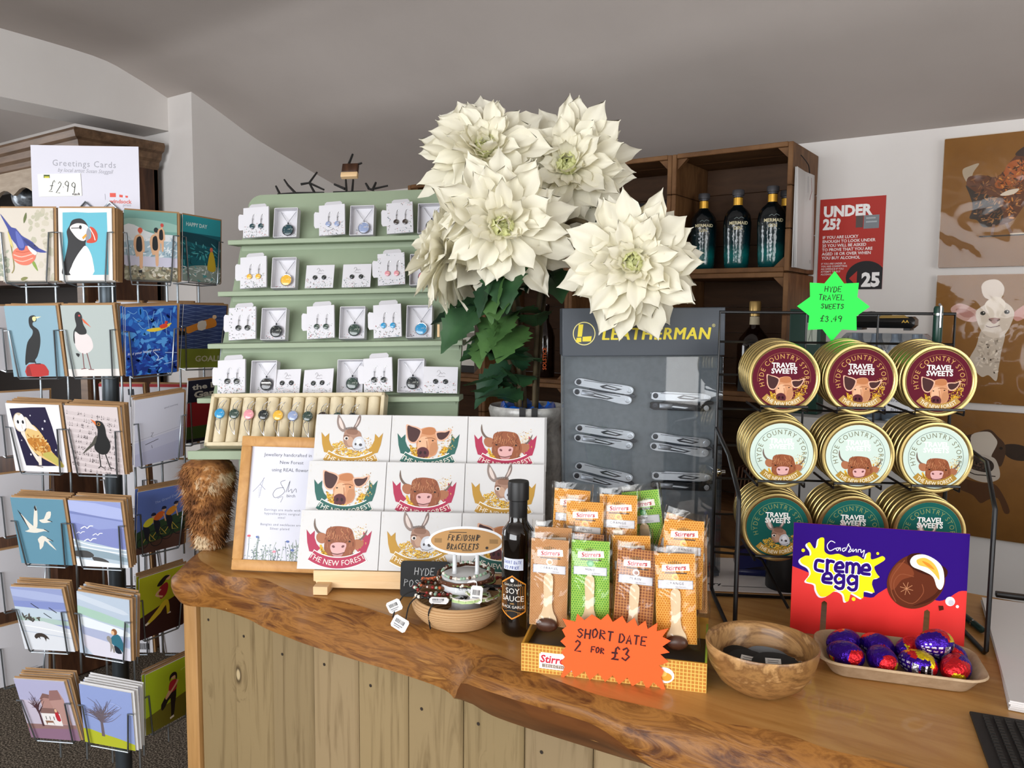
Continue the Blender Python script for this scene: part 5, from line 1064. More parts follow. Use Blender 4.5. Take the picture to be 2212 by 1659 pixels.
# ---------------------------------------------------------------- wire rack of round sweet tins
TR_ = frame((-.391, 1.307, 1.0), 29.7); TD, TTH = .0575, .0145
GOLD = mat('pale_gold_tin', 'ad9862', .3, .9); WIRE = mat('black_wire', '0c0c0d', .35)
TZ = (.399, .276, .151); TX = (0, .12, .24)
rk = thing('tin_rack', 'black wire counter rack holding nine stacks of round sweet tins', 'display rack', TR_)
RX0, RX1, RYB, RYF = -.088, .32, .109, -.118
_, ztop = hit(TR_, 1800, 676, RYB)
mb = MB(); mb.tube([(RX0, RYB, .3), (RX0, RYB, ztop), (RX1-.015, RYB, ztop), (RX1-.015, RYB, .3)], .003, 8); mb.build('back_frame', WIRE, rk)
for z in (ztop-.052, ztop-.11, .335, .27, .21, .145, .085):
    mb = MB(); mb.tube([(RX0, RYB, z), (RX1-.015, RYB, z)], .0022, 6); mb.build('cross_wire', WIRE, rk)
for x in (.06, .18):
    mb = MB(); mb.tube([(x, RYB+.003, .05), (x, RYB+.003, ztop)], .0018, 6); mb.build('upright_wire', WIRE, rk)
for x, fx in ((RX0, .0), (RX1-.015, .0)):
    mb = MB(); o_x = -.026 if x > 0 else .002; P = [(x, RYB, .3), (x, RYF*.25, .275), (x+o_x, RYF+.006, .232), (x+o_x, RYF, .222), (x+o_x, RYF, .008), (x+o_x, RYF+.005, .0035), (x+o_x*.4, RYB-.03, .0035), (x, RYB, .0035+.006), (x, RYB, .3)]
    mb.tube(P, .0036, 8); mb.build('side_frame', WIRE, rk)
mb = MB(); mb.tube([(RX0+.002, RYB-.02, .0035), (RX1-.016, RYB-.02, .0035)], .003, 6); mb.build('base_bar', WIRE, rk)
mb = MB(); mb.tube([(RX0, RYB, .075), (-.02, RYB-.01, .075), (-.005, RYB-.02, .07), (.03, RYB-.075, .004)], .0026, 6); mb.build('brace', WIRE, rk)
for i, z in enumerate(TZ):
    for x in TX:
        zb = z-TD*.82
        mb = MB(); hw = .037; mb.tube([(x-hw, RYB, zb-.004), (x-hw, -.006, zb-.006), (x-hw, -.0085, zb+.002), (x+hw, -.0085, zb+.002), (x+hw, -.006, zb-.006), (x+hw, RYB, zb-.004)], .0021, 6); mb.build('cradle_wire', WIRE, rk)
LABC = (('5a1828', '8a5a3c', 'pig', 'maroon', 'b08a4a', 'c99a5a', 'eae6e0'), ('c5d6cc', '55665f', 'cow', 'pale green', 'a88438', '6a6a4a', 'f4f2ee'), ('14564f', '6f8a5a', 'donkey', 'teal', 'a88438', '7c8a58', 'eef0ec'))
def tin(i, M, label):
    bg, ringc, an, cn, bc, tc_, wc = LABC[i]
    t = thing('sweet_tin', label, 'tin', M)
    mb = MB(); R = TD
    mb.lathe([(.0, .0), (R*.875, .0), (R*.885, -.0009), (R*.93, -.0016), (R*.985, -.0012), (R, .0005), (R*1.0, .0052), (R*.955, .0058), (R*.95, .0128), (R*.975, .0134), (R*.96, .0142), (.0, .0142)], 48, ax='Y', cap=False); mb.build('tin_body', GOLD, t, smooth=45)
    a = Art(2*R, 2*R, -100, -100, 100, 100, clip=False); a.e(bg, 0, 0, 87, n=48).ring(ringc, 0, 0, 73, 1.2, 60, -8 if an != 'cow' else 0, 188 if an != 'cow' else 360)
    a.text('HYDE COUNTRY STORES', 0, 0, 14, tc_, xs=.92, arc=(0, 0, 56, False), track=1.1)
    e = Em(a, 4, 53, .32)
    if an == 'cow': a.text('TRAVEL', 0, -30, 14, wc, bold=.03).text('SWEETS', 0, -14, 14, wc, bold=.03)
    if an == 'pig': a.text('TRAVEL', 0, -30, 14.5, wc, bold=.03).text('SWEETS', 0, -14, 14.5, wc, bold=.03)
    e.d(STRAW, [90, -60, 150, -130, 190, -90, 130, 30, 60, 60], 70, 6, 3, 4); e.d(STRAW, [-170, -20, -110, 0, -60, 60, 60, 60, 0, 90, -110, 60], 70, 7, 4, 4)
    ANIM[an](e)
    if an == 'donkey': a.text('TRAVEL', 0, -30, 14.5, wc, bold=.03).text('SWEETS', 0, -14, 14.5, wc, bold=.03)
    arcp = [(82*sin(rad(x)), 82*cos(rad(x))) for x in range(-46, 47, 4)]+[(63*sin(rad(x)), 63*cos(rad(x))) for x in range(46, -47, -4)]
    a.p(bc, arcp).text('THE NEW FOREST', 0, 0, 11.5, 'f4ecd4', xs=.78, arc=(0, 0, 78, True), track=.6)
    a.build('printed_label', t, MATTEINK, M=MX.Translation((0, -.0001, -R)))
    return t
nth = ['front', 'second', 'third', 'fourth', 'fifth', 'rearmost']
for i, z in enumerate(TZ):
    first = None
    for c, x in enumerate(TX):
        rd = random.Random(i*10+c)
        for k in range(6):
            y0 = (0, -.003, .006)[i]
            M = TR_ @ MX.Translation((x+rd.uniform(-.0012, .0012)*(k > 0), y0+k*.0168, z+.0012*k+rd.uniform(-.0008, .0012)*(k > 0))) @ MX.Rotation(rad(rd.uniform(-2, 2) if k else 0), 4, 'Y')
            lab = f'{nth[k]} {LABC[i][3]} {LABC[i][2]} sweet tin of the {("left", "middle", "right")[c]} stack, {("top", "middle", "bottom")[i]} row'
            if first is None: first = tin(i, M, lab)
            else: dup(first, M, lab)
# green star price sign on the top bar
x, z = hit(TR_, 1800, 662, RYB-.006); GS = TR_ @ MX.Translation((x, RYB-.006, z-.058)); r1 = .0605
t = thing('price_star', 'bright green eight pointed star with handwritten sweet price on the rack top', 'price sign', GS)
mb = MB(); mb.prism([(r_0*sin(k*pi/8), .058+r_0*cos(k*pi/8)) for k in range(16) for r_0 in ((.0605 if k % 4 == 0 else .0575) if k % 2 == 0 else .0425,)], 0, .0008); mb.build('card', mat('fluorescent_green_card', '1ff04a', .6), t)
a = Art(.12, .116, -60, -58, 60, 58, clip=False); a.hand('HYDE', -2, -25, 9, '10240f', 1.5, xs=.8).hand('TRAVEL', -4, -11, 9, '10240f', 1.5, xs=.8).hand('SWEETS', -2, 4, 8, '10240f', 1.5, xs=.8).hand('£3.49', -2, 26, 10, '10240f', 1.5, xs=.8); a.build('handwriting', t)
x, z = hit(TR_, 2020, 735, RYB+.0); t = thing('marker_pen', 'dark green pen with a silver clip upright at the rack corner', 'pen', TR_ @ MX.Translation((x-.002, RYB-.012, z-.008)))
mb = MB(); mb.lathe([(.0, 0), (.006, .002), (.0075, .006), (.0075, .062), (.006, .066)], 16); mb.build('barrel', mat('dark_green_plastic', '12352c', .3), t)
mb = MB(); mb.tube([(0, -.0095, .03), (0, -.0098, .066), (0, -.003, .069)], .0022, 8); mb.build('clip', CHR, t)
mb = MB(); mb.lathe([(.0076, .0505), (.0076, .054)], 16, cap=False); mb.build('ring', CHR, t)

# ---------------------------------------------------------------- olive wood bowl with tags
q = on(1645, 1412, 'Z', 1.05); OB = V((q.x, q.y, 1.001))
OLIVE = noisy('turned_olive_wood', [(.3, '5f4022'), (.42, '9a7142'), (.5, '7a5530'), (.58, 'b98f5c'), (.72, '85603a')], 5, (1, 1, 3.2), rough=.4, dist=2.6, coat=.15)
t = thing('wooden_bowl', 'turned striped wooden bowl in front of the sweet tins', 'bowl', MX.Translation(OB) @ MX.Rotation(rad(20), 4, 'X') @ MX.Rotation(rad(-20), 4, 'X'))
mb = MB(); mb.lathe([(.0, .0), (.03, .0), (.036, .003), (.055, .016), (.068, .036), (.0725, .056), (.0735, .064), (.0725, .0665), (.07, .066), (.067, .058), (.062, .04), (.05, .02), (.03, .009), (.0, .007)], 48); mb.build('bowl', OLIVE, t, smooth=60)
LEA = mat('black_leather', '1b1918', .5)
def leaf_tag(label, p, yaw, m, txt):
    t = thing('leather_tag', label, 'tag', MX.Translation(OB+V(p)) @ MX.Rotation(rad(yaw), 4, 'Z') @ MX.Rotation(rad(-52), 4, 'X'))
    mb = MB(); mb.prism([tuple(v) for v in spl([(-.03, .0), (-.02, .013), (.0, .016), (.02, .012), (.033, .0), (.02, -.012), (0, -.015), (-.02, -.012)], 3)], 0, .0016); mb.build('body', m, t, bevel=.0004)
    a = Art(.06, .03, -30, -15, 30, 15, clip=False); a.rect('d9d8d4', -12, -7, 8, 8) if txt else a.e('8e9194', 4, 2, 12, 9)
    for k in range(4): a.line('55565a', [-9, -4+k*3, 5-k, -4+k*3], .8)
    a.build('label', t, M=MX.Translation((0, 0, -.015)))
    mb = MB(); mb.tube([(.033+.006*cos(k), 0.001, .006*sin(k)) for k in [i*.524 for i in range(12)]], .0008, 5, closed=True); mb.build('ring', CHR, t)
leaf_tag('grey oval tag at the back of the wooden bowl', (.0, .022, .036), 15, mat('grey_card_tag', '6a6d70', .5), False)
leaf_tag('black leather tag with a white label in the wooden bowl', (.02, -.006, .043), 25, LEA, True)
leaf_tag('dark leather strap tag at the left inside the wooden bowl', (-.03, .006, .034), -12, LEA, False)
leaf_tag('black leather tag with pale print, lowest in the wooden bowl', (-.012, -.012, .04), 5, LEA, True)

# ---------------------------------------------------------------- creme egg sign, pulp tray, eggs
A_, B_ = on(1706, 1366, 'Z', 1.0), on(2082, 1402, 'Z', 1.0); cw = (B_-A_).length; CM = frame((A_+B_)/2+V((0, 0, .001)), math.degrees(math.atan2(B_.y-A_.y, B_.x-A_.x)), 1)
ch = .176; PURP, REDC = '2c0872', 'e02a26'
t = thing('egg_sign', 'purple and red printed card sign with a chocolate egg, behind the egg tray', 'sign', CM)
sl = lambda c: [(c-.0055, 0), (c-.004, .052), (c, .055), (c+.004, .052), (c+.0035, 0)]
mb = MB(); mb.prism([(-cw/2, 0)]+sl(-cw/2+cw*.198)+sl(-cw/2+cw*.787)+[(cw/2, 0), (cw/2, ch), (-cw/2, ch)], 0, .0012); mb.build('card', mat('red_sign_card', REDC, .45), t)
a = Art(cw, ch, 470, 425, 1695, 1225)
a.p(PURP, [470, 425, 1695, 425, 1695, 835]+[v for q in spl([(1695, 822), (1640, 830), (1560, 890), (1490, 905), (1400, 850), (1300, 800), (1180, 830), (1090, 890), (1040, 925), (900, 900), (760, 850), (640, 800), (560, 770), (470, 742)], 3, False) for v in q])
SPL = [590, 560, 620, 600, 645, 590, 655, 530, 690, 522, 695, 570, 700, 620, 740, 640, 800, 628, 860, 648, 930, 632, 985, 655, 1000, 610, 1025, 605, 1030, 650, 1070, 640, 1110, 622, 1128, 645, 1085, 680, 1055, 705, 1075, 750, 1095, 775, 1055, 790, 1045, 830, 1065, 885, 1020, 880, 990, 885, 985, 935, 935, 915, 900, 905, 885, 960, 860, 965, 845, 915, 790, 895, 730, 940, 680, 945, 650, 900, 640, 860, 585, 850, 575, 835, 605, 790, 590, 745, 540, 720, 525, 690, 560, 660, 600, 655, 600, 620, 570, 580]
a.p('e9e6f2', [v for q in spl([(x-12, y+8) for x, y in pairs(SPL)], 3) for v in q]).p('f4e21a', [v for q in spl(pairs(SPL), 3) for v in q]).e('f4e21a', 545, 622, 13).e('f4e21a', 1075, 606, 10).e('f4e21a', 920, 945, 14)
def rstroke(col, P, w, sm=5):
    a.line(col, P, w, sm); [a.e(col, x, y, w/2, n=12) for x, y in (pairs(P)[0], pairs(P)[-1])]
for w_, c_ in ((36, 'f4f0fa'), (23, PURP)):
    for P in ([690, 690, 645, 690, 640, 750, 690, 762], [722, 680, 722, 765], [722, 705, 740, 685, 765, 688], [780, 728, 835, 722, 820, 690, 788, 705, 785, 750, 835, 755], [862, 690, 862, 755], [862, 705, 885, 688, 905, 705, 905, 755], [905, 705, 928, 690, 948, 708, 948, 755], [968, 730, 1022, 726, 1008, 692, 975, 706, 970, 752, 1022, 758],
              [695, 815, 755, 810, 742, 775, 705, 785, 698, 835, 755, 842], [838, 790, 805, 778, 782, 808, 800, 838, 838, 825], [842, 780, 842, 860, 815, 878, 788, 866], [930, 790, 897, 778, 874, 808, 892, 838, 930, 825], [934, 780, 934, 862, 905, 880, 880, 866]): a.line(c_, P, w_, 5); [a.e(c_, x, y, w_/2, n=12) for x, y in (pairs(P)[0], pairs(P)[-1])]
for P in ([770, 550, 740, 540, 715, 575, 735, 610, 775, 590], [800, 585, 780, 590, 790, 606, 808, 582, 812, 604], [845, 582, 825, 590, 832, 608, 850, 590, 870, 548, 848, 600], [862, 556, 882, 580, 868, 610, 890, 600, 880, 580], [900, 585, 900, 606, 922, 585, 924, 606], [936, 606, 938, 588, 955, 586], [955, 588, 960, 608, 980, 588, 972, 635]): a.line('f2eef8', P, 6, 4)
a.p('5d2a17', [1275, 610, 1360, 585, 1450, 620, 1520, 680, 1545, 760, 1520, 850, 1450, 930, 1350, 975, 1250, 965, 1180, 910, 1148, 830, 1160, 740, 1210, 660], 4).p('7a3c22', [1225, 660, 1300, 680, 1330, 740, 1250, 780, 1200, 850, 1170, 840, 1165, 760], 4).p('451c0f', [1330, 960, 1450, 915, 1520, 840, 1530, 780, 1480, 860, 1400, 920], 4)
a.line('8a4c30', [1262, 640, 1185, 760, 1180, 860, 1215, 935], 6, 4).line('8a4c30', [1330, 750, 1240, 740, 1195, 810, 1230, 900, 1330, 940, 1400, 860, 1390, 800], 5, 4)
for k in range(4): a.line('b9805a', [1285-45*cos(k*.785+.2), 838-45*sin(k*.785+.2), 1285+45*cos(k*.785+.2), 838+45*sin(k*.785+.2)], 4)
a.p('3a160c', [1280, 650, 1290, 600, 1350, 582, 1380, 590, 1540, 670, 1555, 720, 1530, 740, 1420, 730, 1330, 700], 3).p('f6f1ea', [1300, 640, 1330, 600, 1400, 590, 1480, 625, 1525, 680, 1538, 770, 1520, 825, 1490, 810, 1460, 740, 1390, 705, 1320, 680], 4).p('f6b64a', [1345, 630, 1400, 612, 1460, 645, 1495, 700, 1505, 760, 1470, 720, 1420, 680, 1360, 665], 4).p('f08a2a', [1380, 635, 1430, 650, 1470, 690, 1420, 670], 3)
a.e('efe9ee', 1585, 903, 33).e('c9c3cc', 1592, 912, 20).e('efe9ee', 1635, 935, 11).p('4a1c10', [1508, 940, 1540, 938, 1545, 965, 1515, 975])
# the two slots stay open in the print
for c_ in (.198, .787): a.sh = [s for s in a.sh]
a.build('printed_front', t, MATTEINK)
TYM = frame((-.189, 1.207, 1.001), 18); PULP = noisy('moulded_pulp', [(.3, 'a98f70'), (.7, 'bba284')], 70, rough=.95, bump=.3, spec=.1)
def rrect(w, h, r, n=6): return [(sx*(w/2-r)+r*cos(rad(a0+k*90/n)), sy*(h/2-r)+r*sin(rad(a0+k*90/n))) for sx, sy, a0 in ((1, 1, 0), (-1, 1, 90), (-1, -1, 180), (1, -1, 270)) for k in range(n+1)]
t = thing('pulp_tray', 'pale moulded pulp tray holding foil wrapped chocolate eggs', 'tray', TYM)
mb = MB(); rings = [(.172, .088, .02, .0), (.176, .092, .022, .001), (.206, .12, .03, .022), (.216, .127, .034, .0235), (.217, .128, .035, .0225), (.215, .126, .034, .0255), (.205, .118, .03, .0245), (.176, .092, .02, .0035), (.17, .086, .018, .0025)]
vs = []; 
for w_, h_, r0, z in rings: vs += [(x, y, z) for x, y in rrect(w_, h_, r0)]
n = len(vs)//len(rings); mb.add(vs, [(j*n+i, j*n+(i+1) % n, (j+1)*n+(i+1) % n, (j+1)*n+i) for j in range(len(rings)-1) for i in range(n)]+[tuple(range(n-1, -1, -1)), tuple(range((len(rings)-1)*n, len(rings)*n))]); mb.build('tray', PULP, t, smooth=50)
FOIL = ink_mat('foil_wrap', .3, .5, metal=.75, bump=(170, .8, (1, 1, 1), 3, .004))
def foil_egg(label, p, yaw, roll, seed, back=False, L=.027, R=.019):
    t = thing('chocolate_egg', label, 'chocolate egg', TYM @ MX.Translation(p) @ MX.Rotation(rad(yaw), 4, 'Z') @ MX.Rotation(rad(roll), 4, 'X'))
    mb = MB(); n, m = 40, 28; rd = random.Random(seed); o1, o2 = V((rd.uniform(0, 9), rd.uniform(0, 9), seed)), V((rd.uniform(0, 9), 5, seed*2))
    P = []
    for j in range(m+1):
        th = pi*j/m; xx = -L*cos(th)
        for i in range(n): a = 2*pi*i/n; rr = R*sin(th)*(1-.10*cos(th)); P.append(V((xx, rr*cos(a), rr*sin(a))))
    for j in range(m):
        for i in range(n):
            f = (j*n+i, j*n+(i+1) % n, (j+1)*n+(i+1) % n, (j+1)*n+i); c = sum((P[k] for k in f), V())/4
            v1 = NZ.noise(c*32+o1); v2 = NZ.noise(c*45+o2)
            col = '3b1290' if v1 < .2 else ('d8242c' if v2 < .28 else 'e9c81e')
            if back and c.y < -R*.35:
                u = abs(c.x)
                if .004 < c.x < .012 and -.5*R < c.z < .6*R: col = '9a9aa6' if (j+i) % 3 else 'e6e6ec'
                elif c.x < .0 and abs(c.z) < .6*R and (i % 2 == 0): col = 'd6d2e4' if (j*7+i) % 3 else '3b1290'
                elif c.x > .014 and abs(c.z) < .5*R: col = '1c1216' if j % 3 else 'c9c2c4'
            mb.c.append(lin(col)); mb.f.append(list(f)); mb.m.append(0)
    mb.v = P; mb.build('foil', FOIL, t, smooth=180); return t
for k, (ex, ey, dz, yaw, roll, bk, lab) in enumerate(((-.068, .022, 0, 35, 10, False, 'purple foil egg at the back left corner of the tray'), (-.069, -.022, 0, -35, 0, False, 'purple foil egg at the front left of the tray'), (-.0225, -.023, 0, -72, 0, False, 'purple and red foil egg standing second from the front left'), (-.023, .023, 0, -48, 20, True, 'foil egg with a white printed back behind the left ones'),
        (.023, .025, 0, 40, 0, False, 'purple foil egg with yellow splashes at the back of the tray'), (.0235, -.022, 0, -40, 0, True, 'foil egg with white print at the front middle of the tray'), (.047, .0, .0235, 25, 15, True, 'red foil egg with a dark printed patch lying on top of the others'), (.069, .023, 0, -42, 0, True, 'purple foil egg with white print at the back right of the tray'), (.07, -.022, 0, 62, 0, False, 'purple foil egg with a red cap at the front right corner'))):
    foil_egg(lab, (ex, ey, .0228+dz), yaw, roll+15, k+3, bk)

# ---------------------------------------------------------------- right end: paper, mat, pen, clutter behind the rack
a0, a1 = on(2118, 1290, 'Z', 1.0), on(2178, 1535, 'Z', 1.0); d_ = (a1-a0).normalized(); pr = V((-d_.y, d_.x, 0))
PS = MX(((pr.x, -d_.x, 0, a1.x), (pr.y, -d_.y, 0, a1.y), (0, 0, 1, 1.001), (0, 0, 0, 1)))
t = thing('paper_stack', 'thick stack of white paper at the right end of the worktop', 'paper stack', PS)
for k in range(5):
    mb = MB(); mb.X = MX.Rotation(rad((k*37 % 5-2)*.35), 4, 'Z'); mb.box((.17+.001*(k % 3), .21, .0012+.0026*k), (.34, .42, .0024)); mb.build('sheets', mat('office_paper', 'd6d2d0', .7), t)
a0 = on(2092, 1527, 'Z', 1.0); RUB = mat('black_rubber', '181716', .6); M = frame((a0.x+.003, a0.y-.022, 1.001), 14)
t = thing('rubber_mat', 'black ribbed rubber mat at the right front of the worktop', 'mat', M)
mb = MB(); mb.prism([(0, 0), (.001, 0), (.001, .001)], 0, 0); mb = MB(); mb.box((.15, -.1, .002), (.3, .2, .004), b=.001); mb.build('base', RUB, t)
mb = MB()
for i in range(24):
    for j in range(26): mb.box((.016+i*.0115, -.012-j*.0073, .0055), (.006, .0045, .0032), b=0)
tag(mb.build('ribs', mat('rubber_rib', '211f1c', .55), t), None, None, kind='stuff')
q0, q1 = on(2150, 1290, 'Z', 1.0), on(2230, 1300, 'Z', 1.0); mb = MB(); mb.box((.09, 0, .005), (.18, .012, .009), b=.001); tag(mb.build('flat_strip', mat('black_strip', '131313', .4), loc=frame((q0.x, q0.y, 1.001), math.degrees(math.atan2((q1-q0).y, (q1-q0).x)))), 'flat black strip lying behind the paper stack', 'strip')
q0, q1 = on(2094, 1340, 'Z', 1.006), on(2124, 1364, 'Z', 1.006); t = thing('ballpoint_pen', 'dark green ballpoint pen lying on the worktop behind the egg sign', 'pen', MX.Translation((q1.x, q1.y, 1.0065)) @ MX.Rotation(math.atan2((q0-q1).y, (q0-q1).x), 4, 'Z'))
mb = MB(); mb.lathe([(.001, 0), (.004, .003), (.0055, .006), (.0055, .09), (.003, .12), (.0006, .125)], 14, ax='X'); mb.build('barrel', mat('dark_green_pen', '0f2b26', .3), t)
mb = MB(); mb.lathe([(.0057, .03), (.0057, .034)], 14, ax='X', cap=False); mb.build('ring', CHR, t)
q = on(1640, 1290, 'Z', 1.0); mb = MB(); mb.box((0, .1, .001), (.19, .2, .002)); o_ = mb.build('printed_paper', MATS['office_paper'], loc=frame((q.x-.03, q.y+.005, 1.001), 30)); tag(o_, 'sheet of white printed paper lying under the tin rack', 'paper')
a = Art(.19, .03, 0, 0, 190, 30, clip=False); a.text('delivery', 30, 22, 14, '2a2a2e', bold=.02).line('2a2a2e', [60, 26, 180, 26], 2); a.build('print', o_, M=MX.Translation((0, .02, .0022)) @ MX.Rotation(rad(-90), 4, 'X'))
q = on(1628, 1256, 'Z', 1.0); t = thing('stapler', 'dark blue desk stapler on the paper behind the tin rack', 'stapler', frame((q.x, q.y+.04, 1.0035), 25))
NAVY = mat('navy_plastic', '141a4a', .25); mb = MB(); mb.box((0, 0, .006), (.09, .032, .012), b=.003); mb.build('base', NAVY, t)
mb = MB(); mb.prism([tuple(v) for v in spl([(-.045, .013), (-.048, .04), (-.02, .056), (.02, .05), (.046, .034), (.044, .022), (0, .02)], 3)], -.015, .015); mb.build('arm', NAVY, t, bevel=.003)
px_, _ = hit(TR_, 1694, 1300, .15); q = TR_ @ V((px_, .15, 0)); t = thing('pen_pot', 'black cylindrical pot behind the egg sign', 'pot', (q.x, q.y, 1.001))
mb = MB(); mb.lathe([(0, 0), (.034, 0), (.035, .003), (.035, .1), (.033, .1), (.032, .006), (0, .005)], 28); mb.build('pot', BLK, t)
# storage unit behind, with water pack and radio
q = on(1900, 905, 'Y', 2.3); zs = q.z; UN = MX.Translation((q.x+.02, 2.2, 0)); mb = MB(); mb.box((-.1, .16, zs/2), (.34, .3, zs), b=.004); tag(mb.build('storage_unit', mat('pale_grey_unit', 'a9a8a6', .5), loc=UN), 'pale grey storage unit behind the counter below the water bottles', 'cabinet')
WATER = film('water_shrink_wrap', 'dde4ea', .12, .06, (14, .8)); PET = mat('clear_blue_plastic', 'aebdcb', .12, spec=.6, trans=.35)
x0 = on(1815, 800, 'Y', 2.26); x1 = on(1998, 800, 'Y', 2.26); hz = on(1900, 722, 'Y', 2.26).z-zs; WP = MX.Translation(((x0.x+x1.x)/2, 2.26, zs+.001)); ww = x1.x-x0.x
t = thing('water_multipack', 'shrink wrapped pack of clear water bottles behind the tin rack', 'water pack', WP)
for i in range(4):
    for j in range(2):
        mb = MB(); r = ww/8.4; mb.lathe([(0, 0), (r*.9, .0), (r, .006), (r, hz*.68), (r*.85, hz*.8), (r*.36, hz*.94), (r*.36, hz)], 18, c=((i-1.5)*2*r, r+j*2*r, 0)); mb.build('bottle', PET, t, smooth=50)
mb = MB(); mb.box((0, ww/4.2, hz*.5), (ww*1.02, ww*.52, hz*1.01), b=.012); mb.build('shrink_wrap', WATER, t)
a = Art(ww, .07, 0, 0, 190, 60); a.rect('8fb0cc', 20, 8, 120, 50).rect('e4e6ea', 90, 10, 188, 52).text('Mineral Water', 138, 26, 9, '2a3a5a', shear=.2).text('8', 105, 48, 14, '2a3a6a', bold=.03).text('BOTTLES', 140, 47, 7, '3a4a7a'); a.build('printed_band', t, M=MX.Translation((0, -.006, .012)))
x0 = on(1846, 700, 'Y', 2.33); x1 = on(1980, 700, 'Y', 2.33); zb = zs+hz*1.01+.008; zt_ = on(1900, 682, 'Y', 2.33).z; rw, rh = x1.x-x0.x, max(.05, zt_-zb); RM_ = MX.Translation(((x0.x+x1.x)/2, 2.3, zb))
t = thing('portable_radio', 'black portable device with a gold marking on top of the water bottles', 'radio', RM_)
mb = MB(); mb.box((0, .03, rh*.42), (rw, .07, rh*.62), b=.008); mb.build('body', mat('black_device', '101011', .3), t)
mb = MB(); mb.prism([(-rw*.42, rh*.7), (rw*.1, rh*.7), (rw*.06, rh*.95), (-rw*.1, rh*.8), (-rw*.2, rh), (-rw*.4, rh*.92)], .01, .05); mb.build('handle', mat('black_device', '101011'), t, bevel=.002)
for sx in (-1, 1):
    mb = MB(); mb.box((sx*rw*.38, .03, rh*.055), (rw*.1, .06, rh*.11)); mb.build('foot', BLK, t)
a = Art(rw, rh, 0, 0, 100, 40); a.p('8a6d2c', [48, 9, 84, 8, 92, 14, 40, 15]).text('AA', 86, 24, 6, 'c9a23a', bold=.02); a.build('marking', t, M=MX.Translation((0, -.0052, 0)))
q = on(1735, 800, 'Y', 2.28); card_box('gift_carton', 'dark green carton with a pale picture beside the green price star', 'carton', (q.x, 2.28, zs+.001), (.085, .06, on(1735, 668, 'Y', 2.28).z-zs), '16352c', 0, None)
a = Art(.03, .06, 0, 0, 30, 60); a.rect('a9b0a4', 0, 0, 30, 60).line('4a5a4a', [8, 50, 14, 20, 12, 8], 1.5, 3).line('4a5a4a', [18, 52, 16, 24, 22, 12], 1.5, 3); a.build('picture_label', bpy.data.objects['gift_carton'], M=MX.Translation((.018, 0, (on(1755, 745, 'Y', 2.28).z-zs))))
q = on(1615, 880, 'Y', 2.605); M = frame((q.x, 2.612, CPOS[(0, 1)].z+T+.001), 0, 8)
t = thing('chalk_price_card', 'small black card with chalk price on the crate edge left of the tins', 'price card', M)
mb = MB(); mb.box((0, .001, .03), (.08, .002, .06)); mb.build('card', BLACKB, t); a = Art(.08, .06, 0, 0, 80, 60); a.hand('DARK', 30, 22, 9, 'b0b2b2', 1, xs=.7).hand('£19.99', 38, 46, 11, 'c0c2c2', 1.2, xs=.7); a.build('chalk_writing', t)
BRN = mat('brown_card_folder', '6a4630', .7)
for k in range(7):
    q = on(1583+k*8, 1095, 'Y', 2.63); zc_ = CPOS[(0, 2)].z+T+.001
    mb = MB(); mb.box((0, .09, .075), (.004, .17, .15)); tag(mb.build('card_folder', BRN, loc=MX.Translation((q.x, 2.63, zc_)) @ MX.Rotation(rad(6), 4, 'Y')), 'brown card folder standing in the lowest crate behind the tin rack', 'folder', 'brown folders in the lowest crate')
# ---------------------------------------------------------------- pot of artificial dahlias
PC_ = V((-.925, 1.352, 1.001)); STONE = noisy('speckled_grey_ceramic', [(.35, '8d8c88'), (.55, 'a9a8a4'), (.7, 'b9b8b2')], 60, rough=.35, coat=.3)
t = thing('flower_pot', 'speckled grey ceramic pot with black ribbon behind the tool cabinet edge', 'pot', PC_)
PZ = .312
mb = MB(); mb.lathe([(0, 0), (.05, 0), (.056, .004), (.068, .1), (.074, .2), (.07, .25), (.068, .268), (.077, .29), (.08, .304), (.077, PZ), (.068, PZ-.003), (.062, PZ-.03), (.0, PZ-.06)], 40); mb.build('vessel', STONE, t, smooth=60)
mb = MB(); mb.lathe([(.07, .25), (.069, .26)], 40, cap=False); 
RIB = mat('black_ribbon', '111112', .6)
for x in (-.012, .012):
    mb = MB(); mb.box((x, -.081, .285), (.012, .003, .06)); o_ = mb.build('ribbon', RIB, t); o_.matrix_basis = MX.Rotation(rad(36), 4, 'Z')
tp = thing('blue_packaging', 'crumpled bright blue plastic in the mouth of the flower pot', 'packaging', PC_+V((0, 0, PZ-.028)))
mb = MB()
vs = []; n = 26
for j in range(7):
    for i in range(n): a = 2*pi*i/n; r = .062-.0044*j; vs.append((r*cos(a), r*sin(a), .006+.03*abs(NZ.noise(V((cos(a)*2.2, sin(a)*2.2, j*.7))))+.012*sin(j*.5)))
mb.add(vs, [(j*n+i, j*n+(i+1) % n, (j+1)*n+(i+1) % n, (j+1)*n+i) for j in range(6) for i in range(n)]); mb.build('plastic', mat('blue_plastic', '1556b8', .25, coat=.3), tp, smooth=30)
PET1 = mat('cream_petal', 'f2eedd', .55, spec=.25); PET2 = mat('greenish_petal', 'dfe2ac', .6, spec=.25)
for m_ in (PET1, PET2):
    nt = m_.node_tree; tl = N(m_, 'ShaderNodeBsdfTranslucent'); tl.inputs[0].default_value = lin('f4efd4' if m_ is PET1 else 'dfe09a'); mx = N(m_, 'ShaderNodeMixShader'); mx.inputs[0].default_value = .3
    LK(m_, nt.nodes['Principled BSDF'], 0, mx, 1); LK(m_, tl, 0, mx, 2); LK(m_, mx, 0, nt.nodes['Material Output'], 0)
LEAF = noisy('dahlia_leaf', [(.3, '1e3a22'), (.6, '2f5230'), (.8, '3c5f38')], 14, rough=.5, spec=.35); STEM = noisy('brown_stem', [(.3, '3a2f1e'), (.7, '4f4429')], 20, rough=.7)
